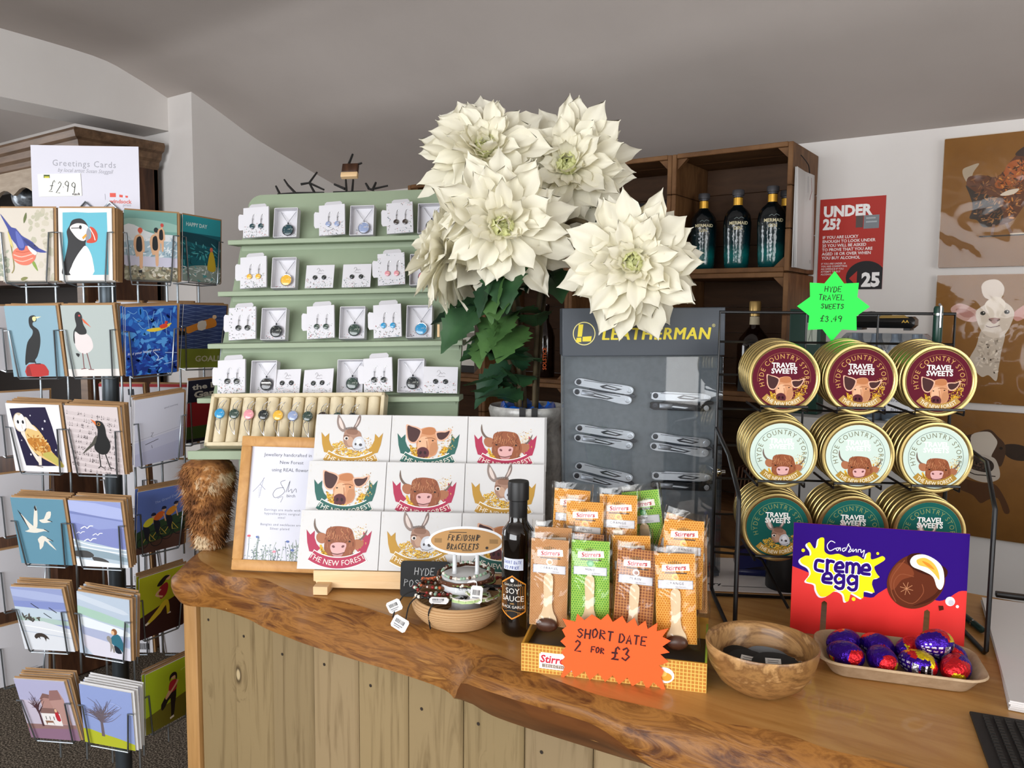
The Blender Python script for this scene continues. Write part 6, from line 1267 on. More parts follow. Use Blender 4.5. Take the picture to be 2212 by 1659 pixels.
def petal(mb, az, el, L, w, curl, cup, rd, base):
    "one petal: leaves the heart at azimuth az, el degrees up from the flower plane"
    n, m = 9, 6; vs = []; tw = rd.uniform(-.45, .45); cu2 = curl*rd.uniform(.4, 1.6); k1, k2 = rd.uniform(0, 6), rd.uniform(2.2, 4); tip = rd.uniform(.55, .95); side = rd.uniform(-.16, .16)
    px = pz = 0; s_ = 0
    for i in range(n+1):
        t = i/n; e = rad(el)+.35*t-cu2*t*t*1.25
        if i == 0: px, pz = base, 0
        else: px += L/n*cos(e); pz += L/n*sin(e)
        wid = w*(.34+.66*sin(pi*min(1, t*1.02)*.62)**1.2) if t < .62 else w*max(.05, 1-((t-.62)/.38)**(1.7+tip))
        for j in range(m+1):
            v = (j/m-.5)*2; y = v*wid+side*L*t*t; z = pz+cup*wid*(v*v-.3)*(1-.45*t)+wid*.16*sin(v*k2*1.6+k1)*min(1, t*2)+wid*.07*cos(v*9+k1)*t
            x = px-(.05*L*v*v if t > .8 else 0); ca, sa = cos(az), sin(az); yy = y*cos(tw*t); vs.append((x*ca-yy*sa, x*sa+yy*ca, z+v*wid*sin(tw*t)))
    mb.add(vs, [(i*(m+1)+j, (i+1)*(m+1)+j, (i+1)*(m+1)+j+1, i*(m+1)+j+1) for i in range(n) for j in range(m)])
def leaf(mb, L, w, rd):
    n, m = 22, 6; vs = []; wv = rd.uniform(0, 6); dr = rd.uniform(.15, .45)
    for i in range(n+1):
        t = i/n; wid = w*1.15*(sin(pi*min(1, t*.93+.05))**.85)*(1-.28*t)*(1+(.13 if i % 3 == 0 else (-.02 if i % 3 == 1 else -.12))*(.1 < t < .95)); wid = max(wid, .0012)
        for j in range(m+1):
            v = (j/m-.5)*2; vs.append((t*L-.1*w*abs(v), v*wid, -dr*L*t*t+abs(v)*wid*.32+.1*wid*sin(t*9+wv)*v+.03*w*(i % 2)*abs(v)))
    mb.add(vs, [(i*(m+1)+j, (i+1)*(m+1)+j, (i+1)*(m+1)+j+1, i*(m+1)+j+1) for i in range(n) for j in range(m)])
    mb.tube([((i/8)*L*.96, 0, -dr*L*(i/8)**2+.0006) for i in range(9)], [.0011*(1-i/10) for i in range(9)], 5)
LEAFS = [LEAF, noisy('dahlia_leaf_light', [(.3, '35552c'), (.6, '4a6d3a'), (.8, '587a44')], 14, rough=.5, spec=.35), noisy('dahlia_leaf_dark', [(.3, '16301f'), (.7, '23452c')], 14, rough=.5, spec=.35)]
def dahlia(label, px, py, depth, Rr, face, root, leaves, seed, wilt=0):
    rd = random.Random(seed); H = at(px, py, depth); base = PC_+V((root[0], root[1], PZ-.04))
    f = V(face).normalized(); zt = f; xt = zt.orthogonal().normalized(); yt = zt.cross(xt)
    t = thing('artificial_dahlia', label, 'flower', base); L_ = H-base
    B = MX(((xt.x, yt.x, zt.x, L_.x), (xt.y, yt.y, zt.y, L_.y), (xt.z, yt.z, zt.z, L_.z), (0, 0, 0, 1)))
    mb = MB(); mb.X = B; i = 0
    for ring, (cnt, el, L, w, curl, cup, zz) in enumerate(((14, -16, 1.0, .2, .4, .35, -.1), (15, -2, 1.02, .205, .55, .4, -.06), (14, 12, .95, .195, .6, .45, -.03), (14, 27, .84, .175, .7, .5, .0), (13, 43, .69, .145, .7, .6, .03), (12, 58, .54, .11, .6, .7, .05), (10, 70, .4, .085, .4, .8, .06))):
        for k in range(cnt):
            az = 2*pi*(k+.5*(ring % 2)+rd.uniform(-.3, .3))/cnt; mb.X = B @ MX.Translation((0, 0, zz*Rr)); e_ = el+rd.uniform(-14, 14)-wilt*20*(sin(az) < 0)
            petal(mb, az, e_, L*Rr*rd.uniform(.8, 1.14), w*Rr*rd.uniform(.8, 1.15), curl, cup, rd, .05*Rr)
    mb.build('petals', PET1, t, smooth=180)
    mb = MB()
    for ring, (cnt, el, L, w) in enumerate(((12, 74, .30, .06), (12, 82, .24, .05), (9, 86, .2, .045), (6, 89, .17, .04))):
        for k in range(cnt): mb.X = B @ MX.Translation((0, 0, .07*Rr)); petal(mb, 2*pi*(k+rd.random()*.5)/cnt, el+rd.uniform(-6, 6), L*Rr, w*Rr, -.5, .8, rd, (.13-.03*ring)*Rr)
    tag(mb.build('heart', PET2, t, smooth=180), 'greenish yellow heart', None)
    mb = MB(); mb.X = B; mb.lathe([(.0, -.16*Rr), (.1*Rr, -.15*Rr), (.2*Rr, -.1*Rr), (.16*Rr, -.02*Rr)], 14); mb.build('calyx', LEAF, t, smooth=60)
    e = B @ V((0, 0, -.14*Rr)); P = spl([V((0, 0, 0)), V((e.x*.2, e.y*.2, e.z*.45)), V((e.x*.75, e.y*.75, e.z*.85)), e] if seed != 4 else [V((0, 0, 0)), V((e.x*.03, e.y*.03, .2)), V((e.x*.12, e.y*.12, .33)), V((e.x*.45, e.y*.45, .405)), e], 6, False)
    mb = MB(); mb.tube(P, .0048, 8); mb.build('stem', STEM, t, smooth=60)
    for lp, az, el, L, w in leaves:
        p = P[int(lp*(len(P)-1))]; mb = MB(); mb.X = MX.Translation(p) @ MX.Rotation(rad(az), 4, 'Z') @ MX.Rotation(rad(-el), 4, 'Y') @ MX.Rotation(rad(rd.uniform(-30, 30)), 4, 'X') @ MX.Translation((.003, 0, 0)); leaf(mb, L, w, rd); mb.build('leaf', LEAFS[rd.choice((0, 0, 1, 2))], t, smooth=70)
    return t
tc_ = lambda px, py, d: (CAM-at(px, py, d)).normalized()
G_F = 'cream dahlias in the grey pot'
dahlia('cream dahlia at the top left of the bunch', 1048, 335, 1.62, .135, tc_(1048, 335, 1.6)+V((-.1, .1, .55)), (-.012, .012), ((.72, 120, 10, .09, .032), (.55, 230, -5, .1, .036), (.5, 20, -10, .09, .035)), 1)
dahlia('cream dahlia at the top right of the bunch', 1228, 365, 1.66, .14, tc_(1228, 365, 1.6)+V((-.15, .1, .3)), (.012, .012), ((.6, 290, 0, .1, .036), (.45, 320, -20, .1, .036), (.7, 60, 0, .09, .03)), 2)
dahlia('largest cream dahlia at the front centre of the bunch', 1085, 492, 1.5, .138, tc_(1082, 490, 1.5)+V((.05, 0, .1)), (-.006, -.016), ((.62, 270, -30, .12, .042), (.5, 285, -5, .12, .042), (.4, 215, -10, .11, .036), (.32, 265, 25, .09, .032), (.22, 190, 30, .09, .03), (.25, 285, 45, .085, .032), (.7, 250, -40, .12, .044), (.68, 300, -35, .12, .044), (.58, 200, -20, .11, .04), (.46, 260, -35, .12, .044), (.35, 230, -5, .11, .04), (.28, 280, 10, .12, .042), (.18, 300, 40, .1, .036), (.4, 290, -20, .12, .042), (.15, 250, 25, .11, .036)), 3)
dahlia('cream dahlia hanging over the top of the tool cabinet', 1366, 568, 1.4, .122, tc_(1380, 572, 1.4)+V((.05, 0, .08)), (.02, -.006), ((.3, 250, 10, .1, .036), (.45, 215, -20, .1, .036), (.38, 275, 10, .1, .036), (.5, 240, -35, .11, .04), (.55, 255, -40, .1, .036), (.2, 270, 20, .11, .038), (.27, 300, 30, .09, .034), (.42, 285, 20, .1, .036)), 4)
dahlia('wilting cream dahlia seen from its side beside the green stand', 968, 545, 1.56, .118, V((-.75, -.35, .5)), (-.02, -.002), ((.5, 200, 5, .12, .036), (.36, 170, 0, .13, .036), (.3, 240, -35, .11, .03), (.2, 215, 25, .1, .032), (.6, 250, -30, .12, .042), (.45, 280, -30, .12, .04), (.12, 230, 30, .1, .032)), 5, wilt=1)
# ---------------------------------------------------------------- revolving greeting card rack
RCX, RCY = -1.96, 1.03
STEELW = mat('zinc_wire', '8e969c', .3, .85); POLE = mat('grey_steel_pole', '4c545a', .4, .7); CLB = film('clear_band', 'ffffff', .1, .1, None)
ra = thing('card_rack', 'grey wire revolving rack of greeting cards left of the counter', 'card rack', (RCX, RCY, 0))
mb = MB(); mb.lathe([(.02, .06), (.02, 1.72)], 20); mb.build('pole', POLE, ra, smooth=60)
for k in range(4):
    mb = MB(); a_ = rad(35+90*k); mb.tube([(.02*cos(a_), .02*sin(a_), .09), (.2*cos(a_), .2*sin(a_), .05), (.28*cos(a_), .28*sin(a_), .013)], .012, 10); mb.build('foot', POLE, ra, smooth=60)
CWD, CHT = .117, .164
def cart(kind):
    w, h = CWD, CHT
    if kind == 'kingfisher':
        a = Art(w, h, 0, 130, 490, 768); a.rect('cdc5b8', 0, 130, 490, 770).dots(['bcb6a2', 'c4bdab', 'b3b09a'], [300, 150, 480, 150, 490, 760, 400, 760, 340, 500, 250, 300], 40, 26, 2).dots(['8f9584', 'a3a894'], [0, 560, 70, 500, 80, 765, 0, 765], 25, 18, 3)
        a.line('8a7f4a', [85, 330, 100, 430, 130, 640, 110, 700], 10, 3).p('cfc27a', [75, 340, 100, 380, 125, 480, 95, 440], 3).p('5f6a3a', [245, 170, 250, 215, 225, 265, 222, 220], 3).p('7f9a3e', [285, 585, 320, 610, 345, 685, 305, 640], 3).p('7c7d46', [190, 750, 220, 735, 252, 740, 235, 760, 200, 768], 3)
        a.p('d9725a', [120, 520, 160, 480, 230, 450, 290, 480, 325, 520, 320, 580, 260, 630, 180, 625, 125, 580], 4).line('eeb0a0', [130, 540, 200, 560, 310, 530], 10, 3).line('eeb0a0', [135, 580, 210, 600, 300, 570], 8, 3).line('c0583f', [150, 510, 220, 520, 290, 500], 8, 3)
        a.p('3a4590', [10, 180, 60, 240, 110, 300, 150, 310, 200, 370, 250, 400, 300, 430, 350, 480, 430, 518, 370, 522, 300, 500, 240, 460, 225, 498, 180, 500, 150, 450, 110, 400, 80, 320, 50, 260], 2).p('5a66ae', [150, 330, 200, 390, 225, 470, 185, 480, 160, 420], 3).p('2a3270', [220, 400, 300, 440, 360, 490, 300, 490, 240, 440], 3).p('e4ded4', [255, 460, 300, 490, 340, 520, 320, 545, 270, 500], 3).e('1c1c20', 320, 462, 7)
    elif kind == 'puffin':
        a = Art(w, h, 525, 118, 1012, 765); a.rect('dedcd8', 525, 118, 1012, 765).p('62b2c4', [565, 158, 680, 154, 800, 160, 968, 156, 972, 400, 975, 716, 700, 718, 560, 712])
        a.p('262628', [625, 280, 650, 230, 700, 212, 745, 218, 785, 260, 800, 320, 770, 430, 770, 470, 700, 560, 640, 640, 640, 712, 556, 708, 560, 640, 590, 530, 610, 420, 600, 330], 4)
        a.p('e2dedb', [630, 290, 690, 255, 770, 265, 800, 300, 790, 360, 760, 410, 710, 400, 660, 350], 4).p('e6e4e2', [770, 455, 810, 510, 835, 600, 830, 716, 630, 714, 640, 640, 680, 560, 730, 490], 3)
        a.p('8d8f98', [790, 300, 815, 330, 800, 400, 770, 400], 3).p('c8442c', [810, 285, 850, 300, 880, 350, 875, 410, 840, 430, 790, 430, 780, 415, 820, 380, 818, 320], 4).line('e8dcd4', [812, 300, 845, 360, 858, 405], 8, 3).p('d99a2c', [740, 380, 775, 348, 785, 365, 750, 400]).e('1a1a1c', 726, 290, 12, 18).line('262628', [645, 298, 726, 296], 7)
    elif kind == 'swimmers':
        a = Art(w, h, 1110, 115, 1595, 760); a.rect('6f9d94', 1110, 115, 1595, 760).p('8fb5aa', [1110, 200, 1300, 190, 1595, 230, 1595, 300, 1110, 280], 3).p('d8dde0', [1110, 260, 1200, 250, 1300, 300, 1420, 330, 1595, 330, 1595, 400, 1110, 420], 2).p('9fb7c4', [1110, 400, 1595, 390, 1595, 560, 1110, 560]).dots(['dfe6ea', 'c8d4da', '7f9aa8'], [1110, 370, 1595, 350, 1595, 560, 1110, 560], 90, 26, 4, 7).p('c6c4d6', [1110, 540, 1595, 550, 1595, 650, 1110, 650])
        a.rect('8d8a72', 1110, 640, 1595, 760).dots(['b0ab94', '6f6a58', 'c9c4b4', '97876a', '5e5c50'], [1110, 640, 1595, 640, 1595, 760, 1110, 760], 90, 22, 5, 14)
        for x, y, s_, c in ((1250, 300, 1, 'd8553a'), (1395, 290, .95, '1c2a30'), (1450, 240, .7, 'c84a44')):
            q_ = lambda f: [v for i in range(0, len(f), 2) for v in (x+f[i]*s_, y+f[i+1]*s_)]
            a.p('dcae88', q_([-40, 60, -10, 40, 20, 50, 40, 90, 45, 200, 30, 210, 25, 350, 0, 350, -5, 250, -30, 250, -50, 170, -55, 110]), 3).p('17181c', q_([-20, 70, 10, 60, 22, 120, 20, 190, -10, 205, -30, 180, -30, 110]), 3).e('dcae88', x+5, y+20, 14*s_, 18*s_).e(c, x+6, y, 22*s_, 26*s_)
        a.p('17181c', [1235, 680, 1270, 672, 1272, 700, 1240, 700])
    elif kind == 'sea':
        a = Art(w, h, 1600, 180, 2000, 800); a.rect('2a98a2', 1600, 180, 2000, 800).rect('13606c', 1600, 340, 2000, 800).p('0c4450', [1600, 340, 2000, 380, 2000, 460, 1600, 420], 2).p('0f4f5a', [1600, 470, 2000, 500, 2000, 560, 1600, 560], 2).dots(['2f9098', '5fb4b6', '0d4b56'], [1600, 420, 2000, 440, 2000, 640, 1600, 640], 50, 30, 6, 6).p('8f9f96', [1600, 690, 1800, 640, 2000, 660, 2000, 800, 1600, 800], 3).dots(['dfe6e4', '4fa0a4', 'b4c4c0'], [1600, 640, 2000, 640, 2000, 800, 1600, 800], 60, 24, 7, 6)
        a.p('cdae2e', [1895, 490, 1925, 530, 1945, 680, 1860, 680, 1870, 560], 3).e('d8705a', 1898, 480, 17, 22).text('HAPPY DAY', 1740, 280, 38, 'cfe6e6', bold=.02, xs=.8)
    elif kind == 'cormorant':
        a = Art(w, h, 20, 990, 555, 1640); a.rect('84a5b4', 20, 990, 555, 1640); a.p('1c1d1d', [255, 1130, 270, 1090, 310, 1076, 340, 1090, 335, 1130, 300, 1140, 295, 1170, 345, 1210, 355, 1280, 340, 1360, 300, 1450, 265, 1490, 280, 1510, 230, 1510, 200, 1510, 160, 1530, 180, 1420, 215, 1320, 270, 1260, 285, 1215, 260, 1180], 3)
        a.p('d8d49a', [300, 1095, 330, 1088, 335, 1115, 315, 1132, 298, 1120], 3).p('dcd6b0', [330, 1090, 395, 1088, 345, 1108]).p('b02a26', [170, 1545, 230, 1520, 330, 1520, 375, 1545, 390, 1630, 160, 1635], 2).p('8a1e1c', [170, 1545, 200, 1540, 215, 1632, 160, 1635]).line('1c1d1d', [265, 1490, 270, 1520, 320, 1520], 9)
    elif kind == 'oystercatcher':
        a = Art(w, h, 600, 985, 1055, 1632); a.rect('a9b3b0', 600, 985, 1055, 1632).rect('dcd8d4', 600, 1565, 1055, 1632); a.p('d9d0cf', [690, 1240, 740, 1225, 800, 1240, 840, 1290, 845, 1370, 790, 1420, 740, 1420, 700, 1380, 685, 1310], 4).p('1f1f20', [715, 1110, 722, 1060, 755, 1042, 780, 1080, 782, 1150, 805, 1210, 795, 1245, 740, 1248, 700, 1220, 690, 1330, 680, 1300, 690, 1220, 720, 1170], 3)
        a.p('d8623a', [775, 1100, 800, 1120, 850, 1185, 790, 1140]).e('c03a3a', 757, 1078, 9).line('7a4a4a', [747, 1420, 745, 1560], 8).line('7a4a4a', [785, 1420, 805, 1565], 8).line('7a4a4a', [720, 1565, 760, 1560], 7).line('7a4a4a', [785, 1568, 830, 1570], 7).p('1f1f20', [685, 1420, 720, 1425, 705, 1455], 2)
    elif kind == 'bluewater':
        a = Art(w, h, 1130, 985, 1590, 1630); a.rect('1f55a8', 1130, 985, 1590, 1630).dots(['2f74c4', '153f92', '4f92d4', '123488'], [1130, 985, 1590, 985, 1590, 1630, 1130, 1630], 120, 50, 8, 18).rect('14338c', 1130, 1560, 1590, 1570).dots(['0f2a78', '1a3f9a'], [1130, 1380, 1590, 1380, 1590, 1630, 1130, 1630], 60, 50, 9, 16)
        for k in range(9): a.line('7fb4e0', [1150+k*45, 1020+k % 3*60, 1200+k*40, 1050+k % 3*70, 1230+k*38, 1030+k % 4*80], 4, 3)
        a.p('e0c23a', [1310, 1205, 1370, 1190, 1440, 1185, 1480, 1165, 1540, 1150, 1500, 1190, 1440, 1215, 1360, 1225], 3).p('d2442c', [1430, 1170, 1490, 1150, 1500, 1185, 1445, 1200], 2).e('c83a2a', 1490, 1140, 14, 12).text('Find your happy place', 1290, 1420, 24, 'dfe6f2', shear=.2, rot=-6).line('bcd0ee', [1380, 1420, 1420, 1470, 1400, 1500, 1460, 1480], 7, 3).line('9fbce6', [1480, 1430, 1590, 1440], 6).line('9fbce6', [1470, 1540, 1590, 1520], 6)
    elif kind == 'goal':
        a = Art(w, h, 1640, 985, 2000, 1525); a.rect('34467a', 1640, 985, 2000, 1525); a.lay += 1; L = a.lay
        for k in range(14):
            for dd in (1, -1):
                y0 = 990+k*34; a.raw('5f73a0', [a.m(v) for v in ((1640, y0), (2000, y0+dd*60), (2000, y0+dd*60+5), (1640, y0+5))], L+k)
        a.lay = L+20; a.rect('7f8a2a', 1640, 1360, 2000, 1525).p('d9892e', [1650, 1190, 1760, 1140, 1830, 1110, 1900, 1100, 1920, 1160, 1840, 1190, 1760, 1200, 1690, 1230], 3).p('e2dcd2', [1765, 1130, 1830, 1120, 1830, 1190, 1770, 1200], 2).e('d9892e', 1875, 1130, 40, 36).e('e8c8a0', 1900, 1085, 18).e('17181c', 1652, 1228, 26, 18).text('GOAL!', 1860, 1470, 50, 'c9c4a4', bold=.03)
    elif kind == 'owl':
        a = Art(w, h, 10, 290, 630, 880); a.rect('e2e1e4', 10, 290, 630, 880).p('1c1538', [50, 335, 300, 318, 470, 312, 520, 480, 585, 820, 400, 828, 145, 828, 90, 560], 1)
        for x, y, r in ((280, 388, 9), (442, 432, 14), (402, 500, 14), (525, 682, 11), (222, 728, 13), (138, 606, 8)): a.p('e8e6f0', [v for k in range(10) for v in (x+(r if k % 2 == 0 else r*.45)*sin(k*pi/5), y-(r if k % 2 == 0 else r*.45)*cos(k*pi/5))])
        a.p('d9b878', [180, 560, 240, 480, 300, 470, 380, 540, 430, 620, 480, 700, 560, 770, 598, 820, 560, 835, 460, 800, 340, 750, 260, 700, 210, 640], 4).p('b9792e', [200, 600, 300, 580, 420, 600, 470, 680, 400, 710, 280, 680], 3).p('e0d8cc', [215, 400, 280, 460, 340, 520, 240, 500, 190, 520, 215, 640, 280, 720, 340, 780, 300, 800, 230, 700, 180, 600, 140, 520], 3).dots(['a86a28', 'd9a85a', '8f5a24', 'e0c080'], [210, 560, 400, 560, 540, 780, 400, 760, 280, 690], 80, 16, 10, 6)
        a.p('b9ae5a', [430, 700, 500, 720, 590, 815, 560, 832, 470, 790, 360, 730], 3).e('c9b9a0', 147, 450, 74, 84).p('ece8e6', [90, 420, 120, 380, 150, 392, 185, 378, 212, 420, 215, 480, 180, 520, 140, 528, 95, 490], 4).e('17151c', 128, 446, 13, 16).e('17151c', 185, 446, 13, 16).line('c9b0a0', [168, 470, 168, 505], 6).p('ddd4c8', [305, 740, 345, 740, 335, 820, 300, 820]).line('7a6a5a', [265, 825, 345, 838], 6)
    elif kind == 'blackbird':
        a = Art(w, h, 590, 280, 1110, 950); a.rect('cfc4c4', 590, 280, 1110, 950); rd = random.Random(3)
        for k in range(11):
            y = 330+k*56
            for j in range(5): a.line('a89c9c', [600, y+j*7, 1100, y+70+j*7], 1.6)
            for j in range(16): xx = rd.uniform(605, 1080); a.e('4a4244', xx, y+14+(xx-600)*.14+rd.uniform(-10, 16), 5, 4); a.line('4a4244', [xx+4, y+14+(xx-600)*.14, xx+4, y-10+(xx-600)*.14], 2)
        a.p('1e1f1f', [870, 440, 900, 415, 945, 430, 970, 480, 975, 560, 1000, 620, 1000, 680, 960, 740, 900, 750, 850, 710, 845, 660, 880, 580, 895, 500], 3).p('4c4a42', [880, 560, 860, 640, 800, 690, 715, 755, 760, 700, 820, 640, 850, 590], 2).p('d8703a', [835, 402, 885, 425, 885, 465]).ring('c98a3a', 912, 450, 14, 4, 16).line('1e1f1f', [882, 745, 882, 870, 860, 888], 9).line('1e1f1f', [942, 740, 975, 880, 1010, 888], 9).line('1e1f1f', [882, 870, 920, 890], 7)
    elif kind == 'mist':
        a = Art(w, h, 1195, 195, 1640, 885); a.rect('cfd0de', 1195, 195, 1640, 885).p('c0c2d8', [1195, 640, 1640, 560, 1640, 885, 1195, 885]).p('b6b8d2', [1195, 760, 1640, 680, 1640, 885, 1195, 885]).line('9a9ab0', [1195, 620, 1640, 540], 3).line('3a3a44', [1290, 672, 1405, 636], 6).line('3a3a44', [1340, 560, 1360, 555, 1340, 600, 1358, 605], 4).line('5a5a66', [1345, 690, 1352, 720], 4).text('good morning', 1520, 320, 16, '8a8a9a', rot=-8)
    elif kind == 'game':
        a = Art(w, h, 1640, 180, 1880, 720); a.rect('16182a', 1640, 180, 1880, 720).text('the BIG', 1765, 255, 46, 'b9b4a8', bold=.03, rot=-4).text('Game', 1765, 325, 54, 'b9b4a8', bold=.04, rot=-4).rect('a02028', 1640, 370, 1880, 580).rect('3f5a24', 1640, 580, 1880, 690).rect('16182a', 1640, 690, 1880, 720).p('d8d0c4', [1780, 600, 1820, 560, 1850, 620, 1800, 660], 2)
    elif kind == 'egrets':
        a = Art(w, h, 65, 1120, 640, 1720); a.rect('5f8ca0', 65, 1120, 640, 1720)
        for P in ([150, 1260, 220, 1330, 270, 1370, 310, 1390, 380, 1395, 430, 1415, 380, 1412, 300, 1430, 230, 1430, 165, 1420, 220, 1400, 180, 1330], [270, 1370, 300, 1250, 325, 1180, 340, 1230, 330, 1300, 310, 1380], [345, 1310, 400, 1300, 440, 1240, 490, 1232, 470, 1290, 430, 1310, 485, 1320, 420, 1335, 370, 1335], [295, 1490, 350, 1455, 400, 1470, 460, 1500, 410, 1495, 450, 1540, 485, 1585, 420, 1540, 370, 1500, 345, 1550, 300, 1585, 305, 1530]): a.p('dcd8cc', P, 2)
        a.p('2c2a2a', [120, 1225, 165, 1270, 150, 1262, 175, 1300, 215, 1395, 170, 1320]).p('2c2a2a', [310, 1200, 325, 1178, 338, 1225, 318, 1230]).line('2c2a2a', [385, 1395, 432, 1416], 6).line('2c2a2a', [445, 1310, 487, 1322], 6).line('2c2a2a', [400, 1472, 462, 1500], 6)
    elif kind == 'gulls':
        a = Art(w, h, 640, 1120, 1145, 1780); a.rect('8f9acb', 640, 1120, 1145, 1780).p('a8b2dc', [640, 1120, 1145, 1180, 1145, 1290, 640, 1220], 2).p('7681b4', [640, 1225, 1145, 1300, 1145, 1312, 640, 1250]).p('8089bf', [640, 1330, 900, 1400, 1145, 1380, 1145, 1580, 640, 1500], 2).p('b6c6d2', [640, 1500, 1145, 1600, 1145, 1780, 640, 1780]).p('8fa4b0', [640, 1590, 900, 1610, 1145, 1680, 1145, 1720, 640, 1640], 2).line('e8eef2', [640, 1510, 800, 1560, 1145, 1600], 12, 3).line('e8eef2', [640, 1570, 900, 1610, 1145, 1640], 12, 3).p('4a4a4a', [640, 1625, 760, 1620, 820, 1660, 780, 1690, 640, 1680], 3).p('4a4a4a', [800, 1680, 900, 1690, 960, 1730, 840, 1740], 3).p('e6ebee', [640, 1700, 1145, 1750, 1145, 1780, 640, 1780])
        for x, y, s_ in ((790, 1385, 1), (720, 1440, .7), (885, 1450, .8), (805, 1510, 1)): a.line('eef0f6', [x-60*s_, y+10*s_, x-20*s_, y-12*s_, x, y+6*s_, x+28*s_, y-18*s_, x+60*s_, y-20*s_], 9*s_, 3)
    elif kind == 'cyclists':
        a = Art(w, h, 1200, 1005, 1680, 1650); a.rect('5f77c0', 1200, 1005, 1680, 1650).p('2f4a30', [1200, 1420, 1400, 1340, 1680, 1280, 1680, 1560, 1200, 1650]).p('5a4038', [1200, 1580, 1680, 1480, 1680, 1650, 1200, 1650]).text('The Grand Depart', 1500, 1130, 26, 'a9b9e6', rot=-12, shear=.2)
        for x, y, c in ((1320, 1330, 'd9d23a'), (1420, 1280, 'd8682e'), (1540, 1250, 'd98f2e')):
            for dx in (-60, 75): a.ring('20242a', x+dx, y+210, 56, 8, 24)
            a.line('c9b24a', [x-60, y+210, x, y+120, x+70, y+210, x+10, y+200, x, y+120], 8).p('1c2030', [x-60, y+30, x-10, y+50, x+10, y+110, x-10, y+190, x-30, y+180, x-50, y+110], 2).p(c, [x-60, y+30, x-30, y-20, x+20, y-40, x+50, y-10, x+20, y+30, x-20, y+50], 3).line('d8a880', [x+40, y-5, x+60, y+70], 12).e('d8a880', x+40, y-50, 18, 22).p('1c2440', [x+15, y-55, x+25, y-85, x+55, y-82, x+62, y-58], 2)
    elif kind == 'greenfield':
        a = Art(w, h, 0, 0, 100, 140); a.rect('3a4638', 0, 0, 100, 140).rect('5d554a', 0, 80, 100, 140).rect('7f8a2a', 0, 0, 100, 18)
    elif kind == 'dogbeach':
        a = Art(w, h, 105, 215, 575, 760); a.rect('8f9ac4', 105, 215, 575, 760).p('a3aed2', [105, 230, 575, 270, 575, 330, 105, 290], 2).rect('7f8cc0', 105, 330, 575, 390).p('b9c8d4', [105, 380, 575, 420, 575, 480, 105, 460], 2).p('a9c0b8', [105, 460, 575, 490, 575, 530, 105, 500], 2).p('d4d8de', [105, 500, 575, 560, 575, 760, 105, 760], 2).line('eef2f4', [105, 540, 300, 560, 575, 600], 7, 3).line('b0bccc', [105, 590, 575, 640], 6).dots(['5a564e', '46443f'], [150, 450, 320, 470, 320, 510, 180, 490], 14, 24, 3, 8)
        a.p('3c3430', [225, 640, 250, 612, 300, 606, 340, 625, 360, 660, 335, 650, 325, 680, 315, 645, 275, 640, 280, 665, 262, 645, 240, 660], 2)
        for x, y in ((295, 370), (455, 400), (395, 450)): a.line('3a3c44', [x-30, y-22, x, y, x+30, y+18], 6, 2)
    elif kind == 'hugbeach':
        a = Art(w, h, 555, 275, 1060, 845); a.rect('b4c2d2', 555, 275, 1060, 845).p('c6d0dc', [555, 290, 1000, 380, 1000, 420, 555, 340], 2).p('a4c4b4', [555, 400, 1010, 480, 1010, 540, 555, 470], 2).p('dfe6ea', [590, 500, 760, 520, 1030, 570, 1030, 620, 620, 590], 3).p('a8b0cc', [600, 590, 1040, 640, 1040, 720, 620, 670], 2).p('d4d2de', [600, 660, 1060, 730, 1060, 845, 690, 845, 600, 760]).p('2f6a7c', [880, 640, 940, 610, 980, 660, 1002, 740, 990, 780, 950, 740, 900, 720, 870, 690], 3).p('1d2430', [900, 720, 950, 740, 975, 780, 960, 790, 915, 785], 2).e('8a5a38', 905, 592, 28, 30).e('e0b890', 890, 602, 16, 20).p('8f8a84', [830, 650, 850, 636, 875, 660, 880, 710, 905, 740, 905, 785, 890, 785, 885, 745, 870, 780, 862, 780, 862, 710, 835, 680], 2)
    elif kind in ('runner', 'stretch'):
        a = Art(w, h, 1110, 150, 1450, 720)
        if kind == 'runner':
            a.rect('b0b41f', 1110, 150, 1450, 720).p('3a1c1c', [1110, 520, 1280, 450, 1450, 390, 1450, 720, 1110, 720]).p('d9c02e', [1250, 480, 1300, 420, 1330, 440, 1340, 540, 1320, 560, 1310, 470, 1270, 530, 1180, 600, 1165, 585], 2).p('9c1f2c', [1260, 290, 1310, 260, 1325, 300, 1310, 370, 1270, 400, 1255, 350], 3).line('dcae88', [1265, 310, 1235, 350, 1280, 380], 16, 3).e('dcae88', 1322, 218, 18, 24).p('1c1216', [1240, 270, 1260, 230, 1300, 195, 1335, 205, 1310, 225, 1295, 250, 1270, 275], 3).p('f0e8e0', [1150, 590, 1175, 575, 1190, 585, 1165, 605]).p('f0e8e0', [1320, 560, 1345, 545, 1350, 560])
        else:
            a.rect('a9bf22', 1110, 150, 1450, 720).p('6f6a1e', [1110, 560, 1450, 480, 1450, 720, 1110, 720]).p('1c1518', [1225, 500, 1280, 420, 1340, 410, 1330, 560, 1320, 660, 1300, 670, 1295, 480, 1255, 540, 1230, 560], 2).p('b02234', [1290, 330, 1335, 320, 1345, 370, 1335, 420, 1285, 425], 3).line('dcae88', [1285, 410, 1260, 470, 1330, 380, 1350, 340], 16, 3).e('dcae88', 1318, 285, 18, 24).p('1c1216', [1290, 320, 1290, 270, 1315, 245, 1342, 265, 1345, 320, 1335, 320, 1330, 280, 1300, 290], 3).p('f0ece4', [1290, 665, 1320, 655, 1322, 675, 1292, 685]).text('stretch', 1400, 255, 14, 'dce88a', rot=-14)
    elif kind == 'houses':
